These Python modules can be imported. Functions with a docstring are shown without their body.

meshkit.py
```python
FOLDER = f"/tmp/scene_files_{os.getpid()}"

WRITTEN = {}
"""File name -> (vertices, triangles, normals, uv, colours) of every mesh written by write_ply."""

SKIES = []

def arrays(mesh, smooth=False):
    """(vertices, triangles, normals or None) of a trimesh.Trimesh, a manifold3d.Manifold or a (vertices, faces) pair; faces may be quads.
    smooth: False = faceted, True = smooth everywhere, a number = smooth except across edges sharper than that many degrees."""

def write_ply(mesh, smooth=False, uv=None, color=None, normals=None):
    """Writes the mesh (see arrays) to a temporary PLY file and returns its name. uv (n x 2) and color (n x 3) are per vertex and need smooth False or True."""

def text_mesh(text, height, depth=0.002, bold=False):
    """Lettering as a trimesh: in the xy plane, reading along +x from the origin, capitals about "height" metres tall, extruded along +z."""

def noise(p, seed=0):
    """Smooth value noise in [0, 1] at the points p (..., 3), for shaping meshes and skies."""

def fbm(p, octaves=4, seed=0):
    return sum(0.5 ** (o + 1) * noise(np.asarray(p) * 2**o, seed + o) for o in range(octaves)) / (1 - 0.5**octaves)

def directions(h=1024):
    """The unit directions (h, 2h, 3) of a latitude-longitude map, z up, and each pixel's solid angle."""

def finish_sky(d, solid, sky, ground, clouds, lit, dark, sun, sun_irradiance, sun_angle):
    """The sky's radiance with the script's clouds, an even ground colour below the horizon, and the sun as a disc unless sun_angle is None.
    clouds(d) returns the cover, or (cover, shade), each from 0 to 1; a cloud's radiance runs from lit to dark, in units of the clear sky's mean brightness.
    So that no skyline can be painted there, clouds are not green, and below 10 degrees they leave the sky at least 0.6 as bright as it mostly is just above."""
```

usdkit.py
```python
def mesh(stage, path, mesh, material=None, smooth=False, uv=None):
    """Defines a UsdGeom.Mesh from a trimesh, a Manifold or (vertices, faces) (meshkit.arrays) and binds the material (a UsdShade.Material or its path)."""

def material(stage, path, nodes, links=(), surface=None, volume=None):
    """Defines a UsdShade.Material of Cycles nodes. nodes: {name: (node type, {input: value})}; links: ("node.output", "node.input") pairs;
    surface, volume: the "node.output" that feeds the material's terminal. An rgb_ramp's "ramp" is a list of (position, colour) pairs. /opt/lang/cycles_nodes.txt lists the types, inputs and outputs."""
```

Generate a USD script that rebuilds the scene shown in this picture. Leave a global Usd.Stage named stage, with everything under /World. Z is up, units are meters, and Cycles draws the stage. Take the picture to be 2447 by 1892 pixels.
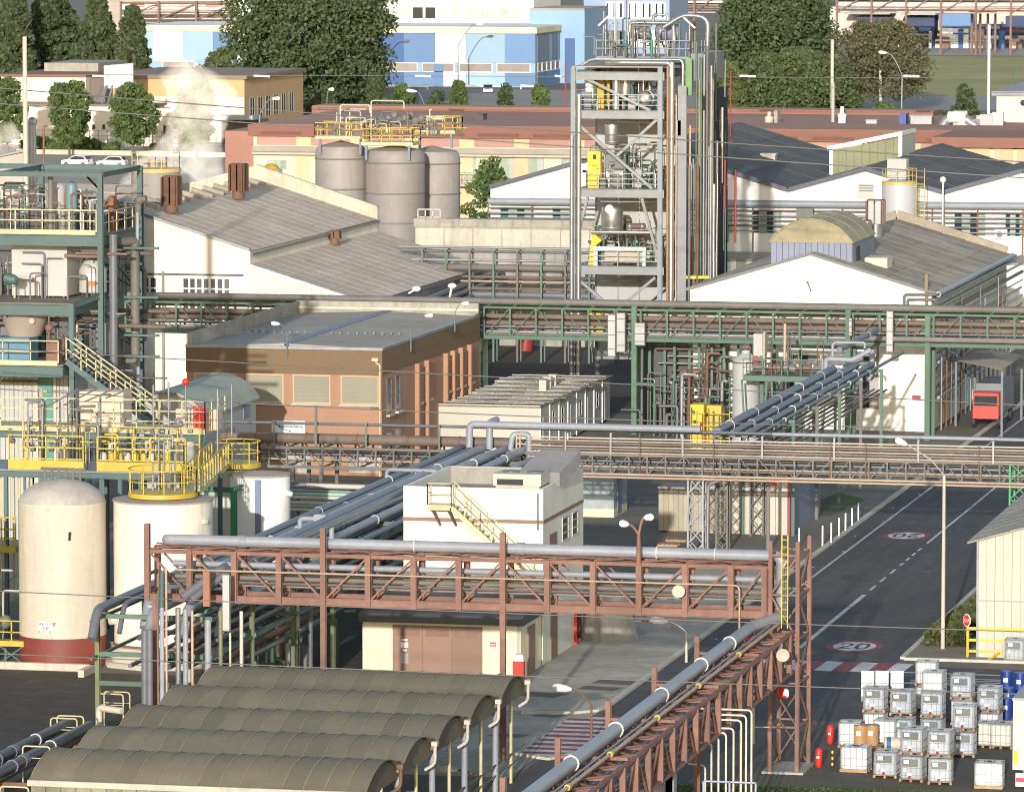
import math, random
import numpy as np
import usdkit, meshkit
from pxr import Usd, UsdGeom, UsdLux, UsdShade, Gf, Sdf, Vt

stage = Usd.Stage.CreateInMemory()
UsdGeom.SetStageUpAxis(stage, 'Z')
UsdGeom.Xform.Define(stage, '/World')
stage.SetDefaultPrim(stage.GetPrimAtPath('/World'))
UsdGeom.Scope.Define(stage, '/World/Looks')

# ---------------------------------------------------------------- camera, sky, sun, exposure
# x runs along the pipe racks, y along the road; the camera stands on a hill 38 m above the plant
F, CX, CY, YH, CAMH = 13109.0, 1223.5, 946.0, -280.0, 38.0
HEAD, PITCH = math.radians(12.5), math.atan((946.0 + 280.0) / 13109.0)
_fh = np.array([-math.sin(HEAD), math.cos(HEAD), 0.0])
RT = np.array([math.cos(HEAD), math.sin(HEAD), 0.0])
FW = math.cos(PITCH) * _fh - math.sin(PITCH) * np.array([0, 0, 1.0])
UPV = math.sin(PITCH) * _fh + math.cos(PITCH) * np.array([0, 0, 1.0])
EYE = np.array([0.0, 0.0, CAMH])
cam = UsdGeom.Camera.Define(stage, '/World/camera')
m = Gf.Matrix4d(*RT, 0, *UPV, 0, *(-FW), 0, *EYE, 1)
cam.AddTransformOp().Set(m)
cam.CreateHorizontalApertureAttr(36.0)
cam.CreateFocalLengthAttr(36.0 * F / 2447.0)
cam.CreateClippingRangeAttr(Gf.Vec2f(1.0, 20000.0))
cam.GetPrim().CreateAttribute('exposure', Sdf.ValueTypeNames.Float).Set(0.52)

SUN_EL, SUN_AZ = math.radians(10.0), math.radians(-84.5)     # azimuth in the x-y plane
SUN = np.array([math.cos(SUN_EL) * math.cos(SUN_AZ), math.cos(SUN_EL) * math.sin(SUN_AZ), math.sin(SUN_EL)])
dome = UsdLux.DomeLight.Define(stage, '/World/sky')
skym = usdkit.material(stage, '/World/Looks/sky_look', {
    's': ('sky_texture', {'sky_type': 'single_scattering', 'sun_disc': False, 'sun_elevation': SUN_EL, 'sun_rotation': math.atan2(SUN[0], SUN[1]), 'aerosol_density': 1.0}),
    'b': ('background_shader', {'strength': 0.15})}, [('s.color', 'b.color')], surface='b.background')
UsdShade.MaterialBindingAPI.Apply(dome.GetPrim()).Bind(skym)
dome.GetPrim().SetCustomDataByKey('kind', 'structure')
sun = UsdLux.DistantLight.Define(stage, '/World/sun')
sun.CreateIntensityAttr(0.85); sun.CreateAngleAttr(0.5); sun.CreateColorAttr(Gf.Vec3f(1.0, 0.945, 0.85)); sun.CreateNormalizeAttr(True)
_z = SUN; _x = np.cross([0, 0, 1.0], _z); _x /= np.linalg.norm(_x); _y = np.cross(_z, _x)
sun.AddTransformOp().Set(Gf.Matrix4d(*_x, 0, *_y, 0, *_z, 0, 0, 0, 200, 1))

# ---------------------------------------------------------------- surveying: photograph pixel -> point of the plant
CELL = {r + str(i + 1): (x, y) for r, y in zip('TUML', (0, 470, 940, 1412)) for i, x in enumerate((0, 600, 1220, 1827))}
def c(cell, X, Y):
    x, y = CELL[cell]
    return (x + X / 3.519, y + Y / 3.519)
def d(X, Y): return (X * 1.12042, Y * 1.12042)
def _ray(p): return FW + RT * (p[0] - CX) / F + UPV * (CY - p[1]) / F
def G(p, z=0.0):                 # on the level z
    r = _ray(p); return EYE + r * ((z - CAMH) / r[2])
def V(p, v):                     # on the plane y = v
    r = _ray(p); return EYE + r * (v / r[1])
def U(p, u):                     # on the plane x = u
    r = _ray(p); return EYE + r * (u / r[0])

# ---------------------------------------------------------------- mesh builder
class MB:
    """Collects shapes of one mesh. Hard edges have their own vertices, so vertex normals shade flat and round shapes alike."""
    def __init__(s): s.v, s.f, s.n, s.k = [], [], [], 0
    def add(s, v, f):
        v = np.asarray(v, float).reshape(-1, 3); f = np.asarray(f, int)
        if f.shape[1] == 4: f = np.vstack([f[:, [0, 1, 2]], f[:, [0, 2, 3]]])
        s.v.append(v); s.f.append(f + s.k); s.k += len(v); return s
    def quad(s, a, b, c_, d_): return s.add([a, b, c_, d_], [[0, 1, 2, 3]])
    def poly(s, pts):            # convex polygon
        n = len(pts); return s.add(pts, [[0, i, i + 1] for i in range(1, n - 1)])
    def hexa(s, p):              # 8 corners: bottom 4 ccw, top 4 ccw
        p = np.asarray(p, float)
        q = [[3, 2, 1, 0], [4, 5, 6, 7], [0, 1, 5, 4], [1, 2, 6, 5], [2, 3, 7, 6], [3, 0, 4, 7]]
        return s.add(np.concatenate([p[i] for i in q]), np.arange(24).reshape(6, 4))
    def box(s, x0, x1, y0, y1, z0, z1):
        x0, x1 = min(x0, x1), max(x0, x1); y0, y1 = min(y0, y1), max(y0, y1); z0, z1 = min(z0, z1), max(z0, z1)
        return s.hexa([(x0, y0, z0), (x1, y0, z0), (x1, y1, z0), (x0, y1, z0), (x0, y0, z1), (x1, y0, z1), (x1, y1, z1), (x0, y1, z1)])
    def cbox(s, c_, a, b, h): return s.box(c_[0] - a / 2, c_[0] + a / 2, c_[1] - b / 2, c_[1] + b / 2, c_[2], c_[2] + h)
    def bar(s, p, q, w, h=None):  # rectangular bar from p to q
        p, q = np.asarray(p, float), np.asarray(q, float); h = h or w
        t = q - p; t = t / (np.linalg.norm(t) + 1e-9)
        a = np.cross(t, [0, 0, 1.0] if abs(t[2]) < 0.98 else [0, 1.0, 0]); a /= np.linalg.norm(a); b = np.cross(a, t)
        a, b = a * w / 2, b * h / 2
        return s.hexa([p - a - b, p + a - b, q + a - b, q - a - b, p - a + b, p + a + b, q + a + b, q - a + b])
    def ibeam(s, p, q, w, h, t=None):  # web and two flanges
        t = t or max(0.012, min(w, h) * 0.12)
        p, q = np.asarray(p, float), np.asarray(q, float)
        tt = q - p; tt = tt / np.linalg.norm(tt)
        a = np.cross(tt, [0, 0, 1.0] if abs(tt[2]) < 0.98 else [0, 1.0, 0]); a /= np.linalg.norm(a); b = np.cross(a, tt)
        o = b * (h / 2 - t / 2)
        s.bar(p + o, q + o, w, t); s.bar(p - o, q - o, w, t); return s.bar(p, q, t, h - 2 * t - 0.002)
    def tube(s, pts, r, n=8, bend=0.0, cap=True):
        p = [np.asarray(x, float) for x in pts]
        if bend and len(p) > 2:
            o = [p[0]]
            for i in range(1, len(p) - 1):
                a, b = p[i - 1] - p[i], p[i + 1] - p[i]; la, lb = np.linalg.norm(a), np.linalg.norm(b); k = min(bend, la * .45, lb * .45)
                A, B = p[i] + a / la * k, p[i] + b / lb * k
                for t in (0, .25, .5, .75, 1): o.append((1 - t) ** 2 * A + 2 * t * (1 - t) * p[i] + t * t * B)
            o.append(p[-1]); p = o
        p = np.array(p); T = np.gradient(p, axis=0) if len(p) > 2 else np.repeat([p[1] - p[0]], 2, 0)
        if len(p) > 2:
            e = np.diff(p, axis=0); e /= np.linalg.norm(e, axis=1, keepdims=True) + 1e-12
            T = np.vstack([e[:1], e[1:] + e[:-1], e[-1:]])
        T = T / (np.linalg.norm(T, axis=1, keepdims=True) + 1e-12)
        a = np.cross(T[0], [0, 0, 1.0] if abs(T[0][2]) < 0.9 else [0, 1.0, 0]); a /= np.linalg.norm(a)
        R = np.broadcast_to(r, (len(p),)); ang = np.arange(n) * 2 * math.pi / n; V_ = []
        for i in range(len(p)):
            a = a - T[i] * (a @ T[i]); a /= np.linalg.norm(a) + 1e-12; b = np.cross(T[i], a)
            V_.append(p[i] + R[i] * (np.cos(ang)[:, None] * a + np.sin(ang)[:, None] * b))
        V_ = np.array(V_); fs = []
        for i in range(len(p) - 1):
            for j in range(n): fs.append([i * n + j, i * n + (j + 1) % n, (i + 1) * n + (j + 1) % n, (i + 1) * n + j])
        s.add(V_.reshape(-1, 3), fs)
        if cap: s.poly(V_[0][::-1]); s.poly(V_[-1])
        return s
    def lathe(s, x, y, prof, n=24, a0=0.0, a1=2 * math.pi):   # prof: (radius, z) upward; a None in it makes a hard edge
        full = abs(a1 - a0 - 2 * math.pi) < 1e-6; k = n if full else n + 1
        ang = a0 + np.arange(k) * (a1 - a0) / n
        runs, cur = [], []
        for q in prof:
            if q is None: runs.append(cur); cur = [cur[-1]]
            else: cur.append(q)
        runs.append(cur)
        for run in runs:
            vs = np.array([[(x + r * math.cos(t), y + r * math.sin(t), z) for t in ang] for r, z in run]).reshape(-1, 3); fs = []
            for i in range(len(run) - 1):
                for j in range(n): fs.append([i * k + j, i * k + (j + 1) % k, (i + 1) * k + (j + 1) % k, (i + 1) * k + j])
            s.add(vs, fs)
        return s
    def disc(s, x, y, z, r, n=24): return s.poly([(x + r * math.cos(t), y + r * math.sin(t), z) for t in np.arange(n) * 2 * math.pi / n])
    def ball(s, c_, r, n=10):
        rx, ry, rz = np.broadcast_to(r, (3,)); k = max(4, n // 2); vs, fs = [], []
        for i in range(k + 1):
            for j in range(n):
                t, q = math.pi * i / k - math.pi / 2, 2 * math.pi * j / n
                vs.append((c_[0] + rx * math.cos(t) * math.cos(q), c_[1] + ry * math.cos(t) * math.sin(q), c_[2] + rz * math.sin(t)))
        for i in range(k):
            for j in range(n): fs.append([i * n + j, i * n + (j + 1) % n, (i + 1) * n + (j + 1) % n, (i + 1) * n + j])
        return s.add(vs, fs)
    def extr(s, pts, vec):       # convex or simple polygon swept by vec; closed
        import shapely.geometry as sg, trimesh
        p = np.asarray(pts, float); vec = np.asarray(vec, float); n = len(p)
        e1 = p[1] - p[0]; e1 /= np.linalg.norm(e1); nn = np.zeros(3)
        for i in range(n): nn += np.cross(p[i] - p[0], p[(i + 1) % n] - p[0])
        nn /= np.linalg.norm(nn); e2 = np.cross(nn, e1)
        if n <= 4: tri = [[0, i, i + 1] for i in range(1, n - 1)]; pp = p
        else:
            P2 = np.stack([(p - p[0]) @ e1, (p - p[0]) @ e2], 1)
            v2, tri = trimesh.creation.triangulate_polygon(sg.Polygon(P2), engine='earcut')
            pp = p[0] + v2[:, :1] * e1 + v2[:, 1:2] * e2
        tri = np.asarray(tri)
        s.add(pp, tri[:, ::-1]); s.add(pp + vec, tri)
        for i in range(n):
            a, b = p[i], p[(i + 1) % n]; s.quad(a, b, b + vec, a + vec)
        return s
    def tri(s, v, f): return s.add(v, f)
    def rail(s, pts, h=1.1, r=0.024, post=1.4, rails=(1.0, 0.5), toe=0.0):   # hand rail along a polyline, posts and bars
        pts = [np.asarray(p, float) for p in pts]
        for p, q in zip(pts, pts[1:]):
            L = np.linalg.norm(q - p); k = max(1, round(L / post))
            for i in range(k + 1):
                a = p + (q - p) * i / k; s.bar(a, a + [0, 0, h], r * 2)
            for f in rails: s.bar(p + [0, 0, h * f], q + [0, 0, h * f], r * 2)
            if toe: s.bar(p + [0, 0, toe / 2], q + [0, 0, toe / 2], 0.012, toe)
        return s
    def arrays(s):
        if not s.v: return np.zeros((0, 3)), np.zeros((0, 3), int)
        return np.vstack(s.v), np.vstack(s.f)
    def moved(s, M, t):
        o = MB(); v, f = s.arrays(); o.add(v @ np.asarray(M).T + t, f); return o

_count = {}
def _fresh(parent, name):
    k = (parent, name); i = _count.get(k, -1) + 1; _count[k] = i
    return f'{parent}/{name}' + (f'_{i:03d}' if i else '')

def _mesh(path, mb, mat):
    v, f = mb.arrays()
    keep, inv = np.unique(f, return_inverse=True); v, f = v[keep], inv.reshape(-1, 3)
    e = np.cross(v[f[:, 1]] - v[f[:, 0]], v[f[:, 2]] - v[f[:, 0]])
    n = np.zeros_like(v)
    for k in range(3): np.add.at(n, f[:, k], e)
    L = np.linalg.norm(n, axis=1, keepdims=True); n = np.where(L > 1e-12, n / np.maximum(L, 1e-12), [0, 0, 1.0])
    me = UsdGeom.Mesh.Define(stage, path)
    me.CreatePointsAttr(Vt.Vec3fArray.FromNumpy(v.astype(np.float32)))
    me.CreateFaceVertexCountsAttr(Vt.IntArray.FromNumpy(np.full(len(f), 3, np.int32)))
    me.CreateFaceVertexIndicesAttr(Vt.IntArray.FromNumpy(f.astype(np.int32).ravel()))
    me.CreateSubdivisionSchemeAttr('none')
    me.CreateNormalsAttr(Vt.Vec3fArray.FromNumpy(n.astype(np.float32))); me.SetNormalsInterpolation('vertex')
    UsdShade.MaterialBindingAPI.Apply(me.GetPrim()).Bind(mat)
    return me.GetPrim()

class Part:
    def __init__(s, path, org): s.path, s.org = path, np.asarray(org, float)
    def p(s, name, mb, mat, label=None, kind=None):
        path = _fresh(s.path, name)
        v, f = mb.arrays()
        if not len(v): return None
        q = MB(); q.add(v - s.org, f)
        pr = _mesh(path, q, mat)
        if label: pr.SetCustomDataByKey('label', label)
        if kind: pr.SetCustomDataByKey('kind', kind)
        return Part(path, s.org)

class Thing(Part):
    """One thing of the scene: an Xform directly under /World, its parts below it."""
    def __init__(s, name, label, cat, org=(0, 0, 0), group=None, kind=None, rz=0.0):
        path = _fresh('/World', name); x = UsdGeom.Xform.Define(stage, path)
        s.path, s.org, s.name, s.rz = path, np.asarray(org, float), name, rz
        x.AddTranslateOp().Set(Gf.Vec3d(*map(float, org))); x.AddRotateZOp().Set(float(rz))
        s.x, s.prim = x, x.GetPrim(); s.tags(label, cat, group, kind)
    def tags(s, label, cat, group=None, kind=None):
        for k, val in (('label', label), ('category', cat), ('group', group), ('kind', kind)):
            if val: s.prim.SetCustomDataByKey(k, val)
    def lp(s, name, mb, mat, label=None, kind=None):     # a part given in the thing's own frame
        o = s.org; s.org = np.zeros(3)
        try: return s.p(name, mb, mat, label, kind)
        finally: s.org = o
    def copy(s, org, label, rz=0.0, scale=1.0, group=None, cat=None):
        path = _fresh('/World', s.name); x = UsdGeom.Xform.Define(stage, path)
        x.GetPrim().GetReferences().AddInternalReference(s.path)
        x.GetPrim().SetInstanceable(True)
        x.ClearXformOpOrder()
        x.GetPrim().GetAttribute('xformOp:translate').Set(Gf.Vec3d(*map(float, org)))
        x.GetPrim().GetAttribute('xformOp:rotateZ').Set(float(rz))
        ops = [UsdGeom.XformOp(x.GetPrim().GetAttribute('xformOp:translate')), UsdGeom.XformOp(x.GetPrim().GetAttribute('xformOp:rotateZ'))]
        if np.ndim(scale) or scale != 1.0:
            o = x.AddScaleOp(); o.Set(Gf.Vec3f(*map(float, np.broadcast_to(scale, (3,))))); ops.append(o)
        x.SetXformOpOrder(ops)
        o = Thing.__new__(Thing); o.path, o.org, o.name, o.x, o.prim = path, np.asarray(org, float), s.name, x, x.GetPrim()
        was = s.prim.GetCustomData()
        o.tags(label, cat or was['category'], group or was.get('group')); return o

def single(name, mb, mat, label, cat=None, group=None, kind=None):      # a thing that is one mesh
    pr = _mesh(_fresh('/World', name), mb, mat)
    for k, val in (('label', label), ('category', cat), ('group', group), ('kind', kind)):
        if val: pr.SetCustomDataByKey(k, val)
    return pr

# ---------------------------------------------------------------- materials
_mats = {}
def M(name, rgb, rough=0.6, metal=0.0, var=0.18, patch=0.35, streak=0.0, dirt=(0.09, 0.075, 0.06), dirty=0.0, piece=0.10, fine=3.0, bump=0.0, rust=0.0, track=0.0):
    """Weathered surface: patches of tone, fine grain, streaks running down, dirt and rust spots, and a tone of its own for each piece."""
    if name in _mats: return _mats[name]
    N = {'g': ('geometry', {}), 'oi': ('object_info', {}),
         'n1': ('noise_texture', {'scale': patch, 'detail': 5.0, 'roughness': 0.6}), 'n2': ('noise_texture', {'scale': fine, 'detail': 4.0, 'roughness': 0.65}),
         'm1': ('map_range', {'from_min': 0.3, 'from_max': 0.7, 'to_min': 1 - var, 'to_max': 1 + var * .6}), 'm2': ('map_range', {'from_min': 0.25, 'from_max': 0.75, 'to_min': 1 - var * .6, 'to_max': 1 + var * .5}),
         'm3': ('map_range', {'from_min': 0, 'from_max': 1, 'to_min': 1 - piece, 'to_max': 1 + piece}),
         'k1': ('math', {'math_type': 'multiply'}), 'k2': ('math', {'math_type': 'multiply'}),
         'cc': ('vector_math', {'math_type': 'scale', 'vector1': rgb}), 'p': ('principled_bsdf', {'roughness': rough, 'metallic': metal})}
    L = [('g.position', 'n1.vector'), ('g.position', 'n2.vector'), ('n1.fac', 'm1.value'), ('n2.fac', 'm2.value'), ('oi.random', 'm3.value'),
         ('m1.result', 'k1.value1'), ('m2.result', 'k1.value2'), ('k1.value', 'k2.value1'), ('m3.result', 'k2.value2'), ('k2.value', 'cc.scale')]
    last = 'cc.vector'
    def over(tag, src, lo, hi, amt, col):
        nonlocal last
        N['r' + tag] = ('map_range', {'from_min': lo, 'from_max': hi, 'to_min': 0.0, 'to_max': amt, 'clamp': True}); N['x' + tag] = ('mix_color', {'b': col})
        L.extend([(src, f'r{tag}.value'), (f'r{tag}.result', f'x{tag}.fac'), (last, f'x{tag}.a')]); last = f'x{tag}.result'
    if streak:
        N['mp'] = ('mapping', {'scale': (2.2, 2.2, 0.16)}); N['ns'] = ('noise_texture', {'scale': 1.0, 'detail': 5.0, 'roughness': 0.7})
        L.extend([('g.position', 'mp.vector'), ('mp.vector', 'ns.vector')]); over('s', 'ns.fac', 0.5, 0.75, streak, dirt)
    if track:
        N['mt'] = ('mapping', {'scale': (1.1, 0.035, 1.0)}); N['nt'] = ('noise_texture', {'scale': 1.0, 'detail': 5.0, 'roughness': 0.7})
        L.extend([('g.position', 'mt.vector'), ('mt.vector', 'nt.vector')]); over('t', 'nt.fac', 0.45, 0.7, track, tuple(x * .45 for x in rgb))
    if dirty:
        N['nd'] = ('noise_texture', {'scale': 0.9, 'detail': 7.0, 'roughness': 0.72}); L.append(('g.position', 'nd.vector')); over('d', 'nd.fac', 0.48, 0.72, dirty, dirt)
    if rust:
        N['nr'] = ('noise_texture', {'scale': 2.3, 'detail': 6.0, 'roughness': 0.7}); L.append(('g.position', 'nr.vector')); over('r', 'nr.fac', 0.56, 0.66, rust, (0.16, 0.06, 0.03))
    L.append((last, 'p.base_color'))
    if bump:
        N['b'] = ('bump', {'strength': 0.5, 'distance': bump}); L.extend([('n2.fac', 'b.height'), ('b.normal', 'p.normal')])
    _mats[name] = usdkit.material(stage, '/World/Looks/' + name, N, L, surface='p.BSDF'); return _mats[name]
# ---------------------------------------------------------------- palette
RUSTRED = M('red_lead_steel', (0.215, 0.108, 0.084), .62, dirty=.55, dirt=(.1, .05, .04), var=.28, streak=.3)
RUSTDARK = M('rusted_steel', (0.17, 0.09, 0.06), .8, dirty=.4, var=.3)
GREYPIPE = M('grey_pipe_paint', (0.25, 0.27, 0.32), .45, streak=.12, var=.12, dirty=.12)
GREYDARK = M('dark_grey_pipe_paint', (0.13, 0.14, 0.17), .42, streak=.1, var=.15)
BLACKPIPE = M('blue_black_pipe_wrap', (0.045, 0.05, 0.065), .38, var=.15)
BANDW = M('pale_pipe_band', (0.55, 0.55, 0.5), .5)
GALV = M('galvanised_steel', (0.25, 0.26, 0.275), .42, .45, var=.15, patch=.8)
STAINLESS = M('brushed_stainless', (0.55, 0.55, 0.54), .27, .85, var=.1)
WEATHER = M('weathered_grey_steel', (0.15, 0.145, 0.135), .65, dirty=.35, rust=.35, var=.2)
BROWNPIPE = M('brown_insulated_pipe', (0.145, 0.11, 0.09), .7, dirty=.3, var=.25)
TANPIPE = M('tan_copper_pipe', (0.42, 0.31, 0.24), .5, dirty=.2)
GREEN = M('green_paint_steel', (0.075, 0.15, 0.11), .55, rust=.25, dirty=.25)
TEAL = M('teal_paint_steel', (0.06, 0.115, 0.12), .5, rust=.12, dirty=.2)
BRIGHTGREEN = M('bright_green_paint', (0.03, 0.2, 0.09), .5, dirty=.15)
PALEGREEN = M('pale_green_paint', (0.32, 0.52, 0.4), .55, dirty=.2)
YELLOW = M('yellow_paint', (0.5, 0.37, 0.045), .5, dirty=.2, dirt=(.3, .2, .05))
YELLOWV = M('strong_yellow_paint', (0.72, 0.46, 0.02), .5, dirty=.12, dirt=(.25, .14, .02))
CREAMRAIL = M('cream_rail_paint', (0.5, 0.45, 0.27), .5, dirty=.15, dirt=(.3, .24, .12))
WHITEWALL = M('white_render', (0.74, 0.72, 0.64), .85, var=.09, streak=.3, dirt=(.36, .33, .27), dirty=.06)
CREAMWALL = M('cream_render', (0.72, 0.66, 0.46), .85, var=.08, streak=.12, dirt=(.3, .26, .18))
WHITEPAINT = M('white_paint', (0.8, 0.8, 0.78), .45, var=.05)
TANKWHITE = M('cream_tank_paint', (0.52, 0.48, 0.41), .5, var=.09, streak=.55, dirt=(.3, .25, .19), patch=.5, dirty=.12)
TANKWHITE2 = M('white_tank_paint', (0.62, 0.595, 0.535), .5, var=.07, streak=.4, dirt=(.36, .31, .24), patch=.5, dirty=.1)
TANKGREY = M('grey_tank_steel', (0.29, 0.265, 0.25), .6, var=.14, streak=.45, dirt=(.18, .15, .13), patch=.4)
DOME = M('peeling_tank_top', (0.42, 0.4, 0.37), .6, dirty=.5, dirt=(.2, .19, .22), var=.2)
BROWNRED = M('oxide_red_coat', (0.2, 0.045, 0.035), .6, streak=.2, dirt=(.09, .03, .02))
CONCRETE = M('old_concrete', (0.35, 0.33, 0.29), .9, streak=.6, dirt=(.12, .11, .1), dirty=.3, var=.22)
CONCLIGHT = M('pale_concrete', (0.5, 0.47, 0.4), .9, streak=.4, dirt=(.2, .18, .15), dirty=.25)
ASPHALT = M('road_asphalt', (0.072, 0.070, 0.074), .85, var=.3, patch=.12, fine=1.2, dirty=.45, dirt=(.12, .112, .1), track=.8)
YARD = M('yard_asphalt', (0.2, 0.185, 0.16), .92, var=.3, patch=.1, fine=.9, dirty=.5, dirt=(.075, .07, .064))
YARDLIGHT = M('worn_concrete_yard', (0.44, 0.40, 0.33), .92, var=.35, patch=.15, fine=1.1, dirty=.45, dirt=(.28, .25, .21))
DIRT = M('site_ground', (0.15, 0.137, 0.117), .95, var=.3, patch=.06, fine=.5, dirty=.4, dirt=(.07, .062, .052))
ROADPAINT = M('worn_road_paint', (0.55, 0.55, 0.56), .7, dirty=.75, dirt=(.1, .1, .1), var=.2)
REDROAD = M('worn_red_road_paint', (0.24, 0.05, 0.05), .75, dirty=.5, dirt=(.09, .05, .05))
GRASSM = M('grass_ground', (0.075, 0.10, 0.03), .95, var=.35, patch=.2, fine=2, dirty=.4, dirt=(.13, .12, .05))
DRYGRASS = M('dry_lawn', (0.30, 0.275, 0.10), .95, var=.3, patch=.03, fine=.25, dirty=.5, dirt=(.2, .2, .075))
BARREL = M('olive_fibre_sheet', (0.165, 0.15, 0.108), .8, var=.14, patch=.3, dirty=.2, dirt=(.1, .09, .07), piece=.12)
FIBRE = M('fibre_cement_roof', (0.56, 0.47, 0.385), .88, var=.16, patch=.13, dirty=.35, dirt=(.36, .3, .24), piece=.05)
FIBREOLD = M('mossy_fibre_roof', (0.34, 0.295, 0.24), .9, var=.28, patch=.2, dirty=.6, dirt=(.15, .125, .1), piece=.1)
DARKROOF = M('dark_felt_roof', (0.085, 0.087, 0.093), .85, var=.2, piece=.15, dirty=.3, dirt=(.1, .1, .09))
GREYROOF = M('grey_flat_roof', (0.34, 0.305, 0.27), .9, var=.14, dirty=.3, dirt=(.2, .19, .18), patch=.2)
BROWNWALL = M('brown_cladding', (0.17, 0.113, 0.06), .75, var=.07)
ORANGEWALL = M('salmon_render', (0.38, 0.215, 0.14), .85, var=.08, streak=.08)
SHUTTER = M('khaki_blind', (0.27, 0.25, 0.19), .7, var=.06)
BROWNDOOR = M('brown_door_paint', (0.23, 0.135, 0.095), .55, var=.07, streak=.1)
DARKGLASS = M('dark_window_glass', (0.03, 0.035, 0.045), .12, var=.3, piece=.3)
GREYPANE = M('blind_window_pane', (0.34, 0.32, 0.30), .3, var=.1, piece=.2)
TEALFRAME = M('turquoise_window_frame', (0.16, 0.42, 0.42), .5)
TERRA = M('terracotta_fascia', (0.235, 0.11, 0.085), .8, var=.1, patch=.08, dirty=.12, dirt=(.22, .1, .08))
PINK = M('pink_panel', (0.40, 0.225, 0.19), .8, var=.08)
PEACH = M('peach_render', (0.62, 0.43, 0.27), .85, var=.08)
CREAMPALE = M('pale_cream_wall', (0.70, 0.61, 0.50), .85, var=.07, streak=.08)
BLUEL = M('light_blue_panel', (0.27, 0.40, 0.54), .6, var=.05)
BLUEM = M('mid_blue_panel', (0.11, 0.21, 0.40), .6, var=.05)
BLUED = M('deep_blue_panel', (0.04, 0.11, 0.29), .6, var=.05)
BLUEGREY = M('blue_grey_sheet', (0.17, 0.20, 0.29), .6, var=.06, piece=.06)
BLUEDRUM = M('blue_plastic', (0.015, 0.045, 0.24), .4, var=.1)
CYANTOTE = M('pale_blue_paint', (0.085, 0.2, 0.28), .55, dirty=.2)
GREYSHEET = M('pale_grey_sheet', (0.38, 0.39, 0.39), .6, var=.06, streak=.15, dirt=(.3, .28, .26), piece=.05)
OFFSHEET = M('off_white_sheet', (0.48, 0.45, 0.39), .65, var=.07, streak=.15, dirt=(.35, .31, .25), piece=.05)
IBCW = M('tote_plastic', (0.35, 0.40, 0.48), .35, var=.06, piece=.08)
IBCG = M('tote_cage', (0.2, 0.21, 0.23), .5, .2)
IBCP = M('tote_plate', (0.12, 0.13, 0.13), .5, piece=.15)
WOOD = M('pallet_wood', (0.36, 0.24, 0.14), .8, var=.25, piece=.2)
CARDBOARD = M('brown_fibre_drum', (0.42, 0.24, 0.11), .7, var=.12)
REDP = M('red_plastic', (0.55, 0.03, 0.02), .4, var=.08)
REDD = M('dark_red_paint', (0.3, 0.03, 0.03), .5, var=.12)
BLACK = M('black_rubber', (0.02, 0.02, 0.022), .7)
PAPER = M('white_paper', (0.78, 0.78, 0.74), .7, var=.05)
INK = M('dark_ink', (0.04, 0.045, 0.06), .7)
ORANGE = M('amber_marker', (0.9, 0.42, 0.02), .35)
TRUCKGREY = M('trailer_sheet', (0.47, 0.46, 0.45), .5, var=.06)
CABLE = M('cable_sheath', (0.13, 0.125, 0.13), .5, var=.05)
STEELPOLE = M('pale_pole', (0.45, 0.42, 0.37), .7, var=.12, streak=.2, dirt=(.25, .2, .15))
LAMPSHELL = M('lamp_shell', (0.72, 0.71, 0.68), .4, var=.04)
CARGREY = M('silver_car_paint', (0.33, 0.35, 0.36), .25, .5, var=.03)
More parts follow.
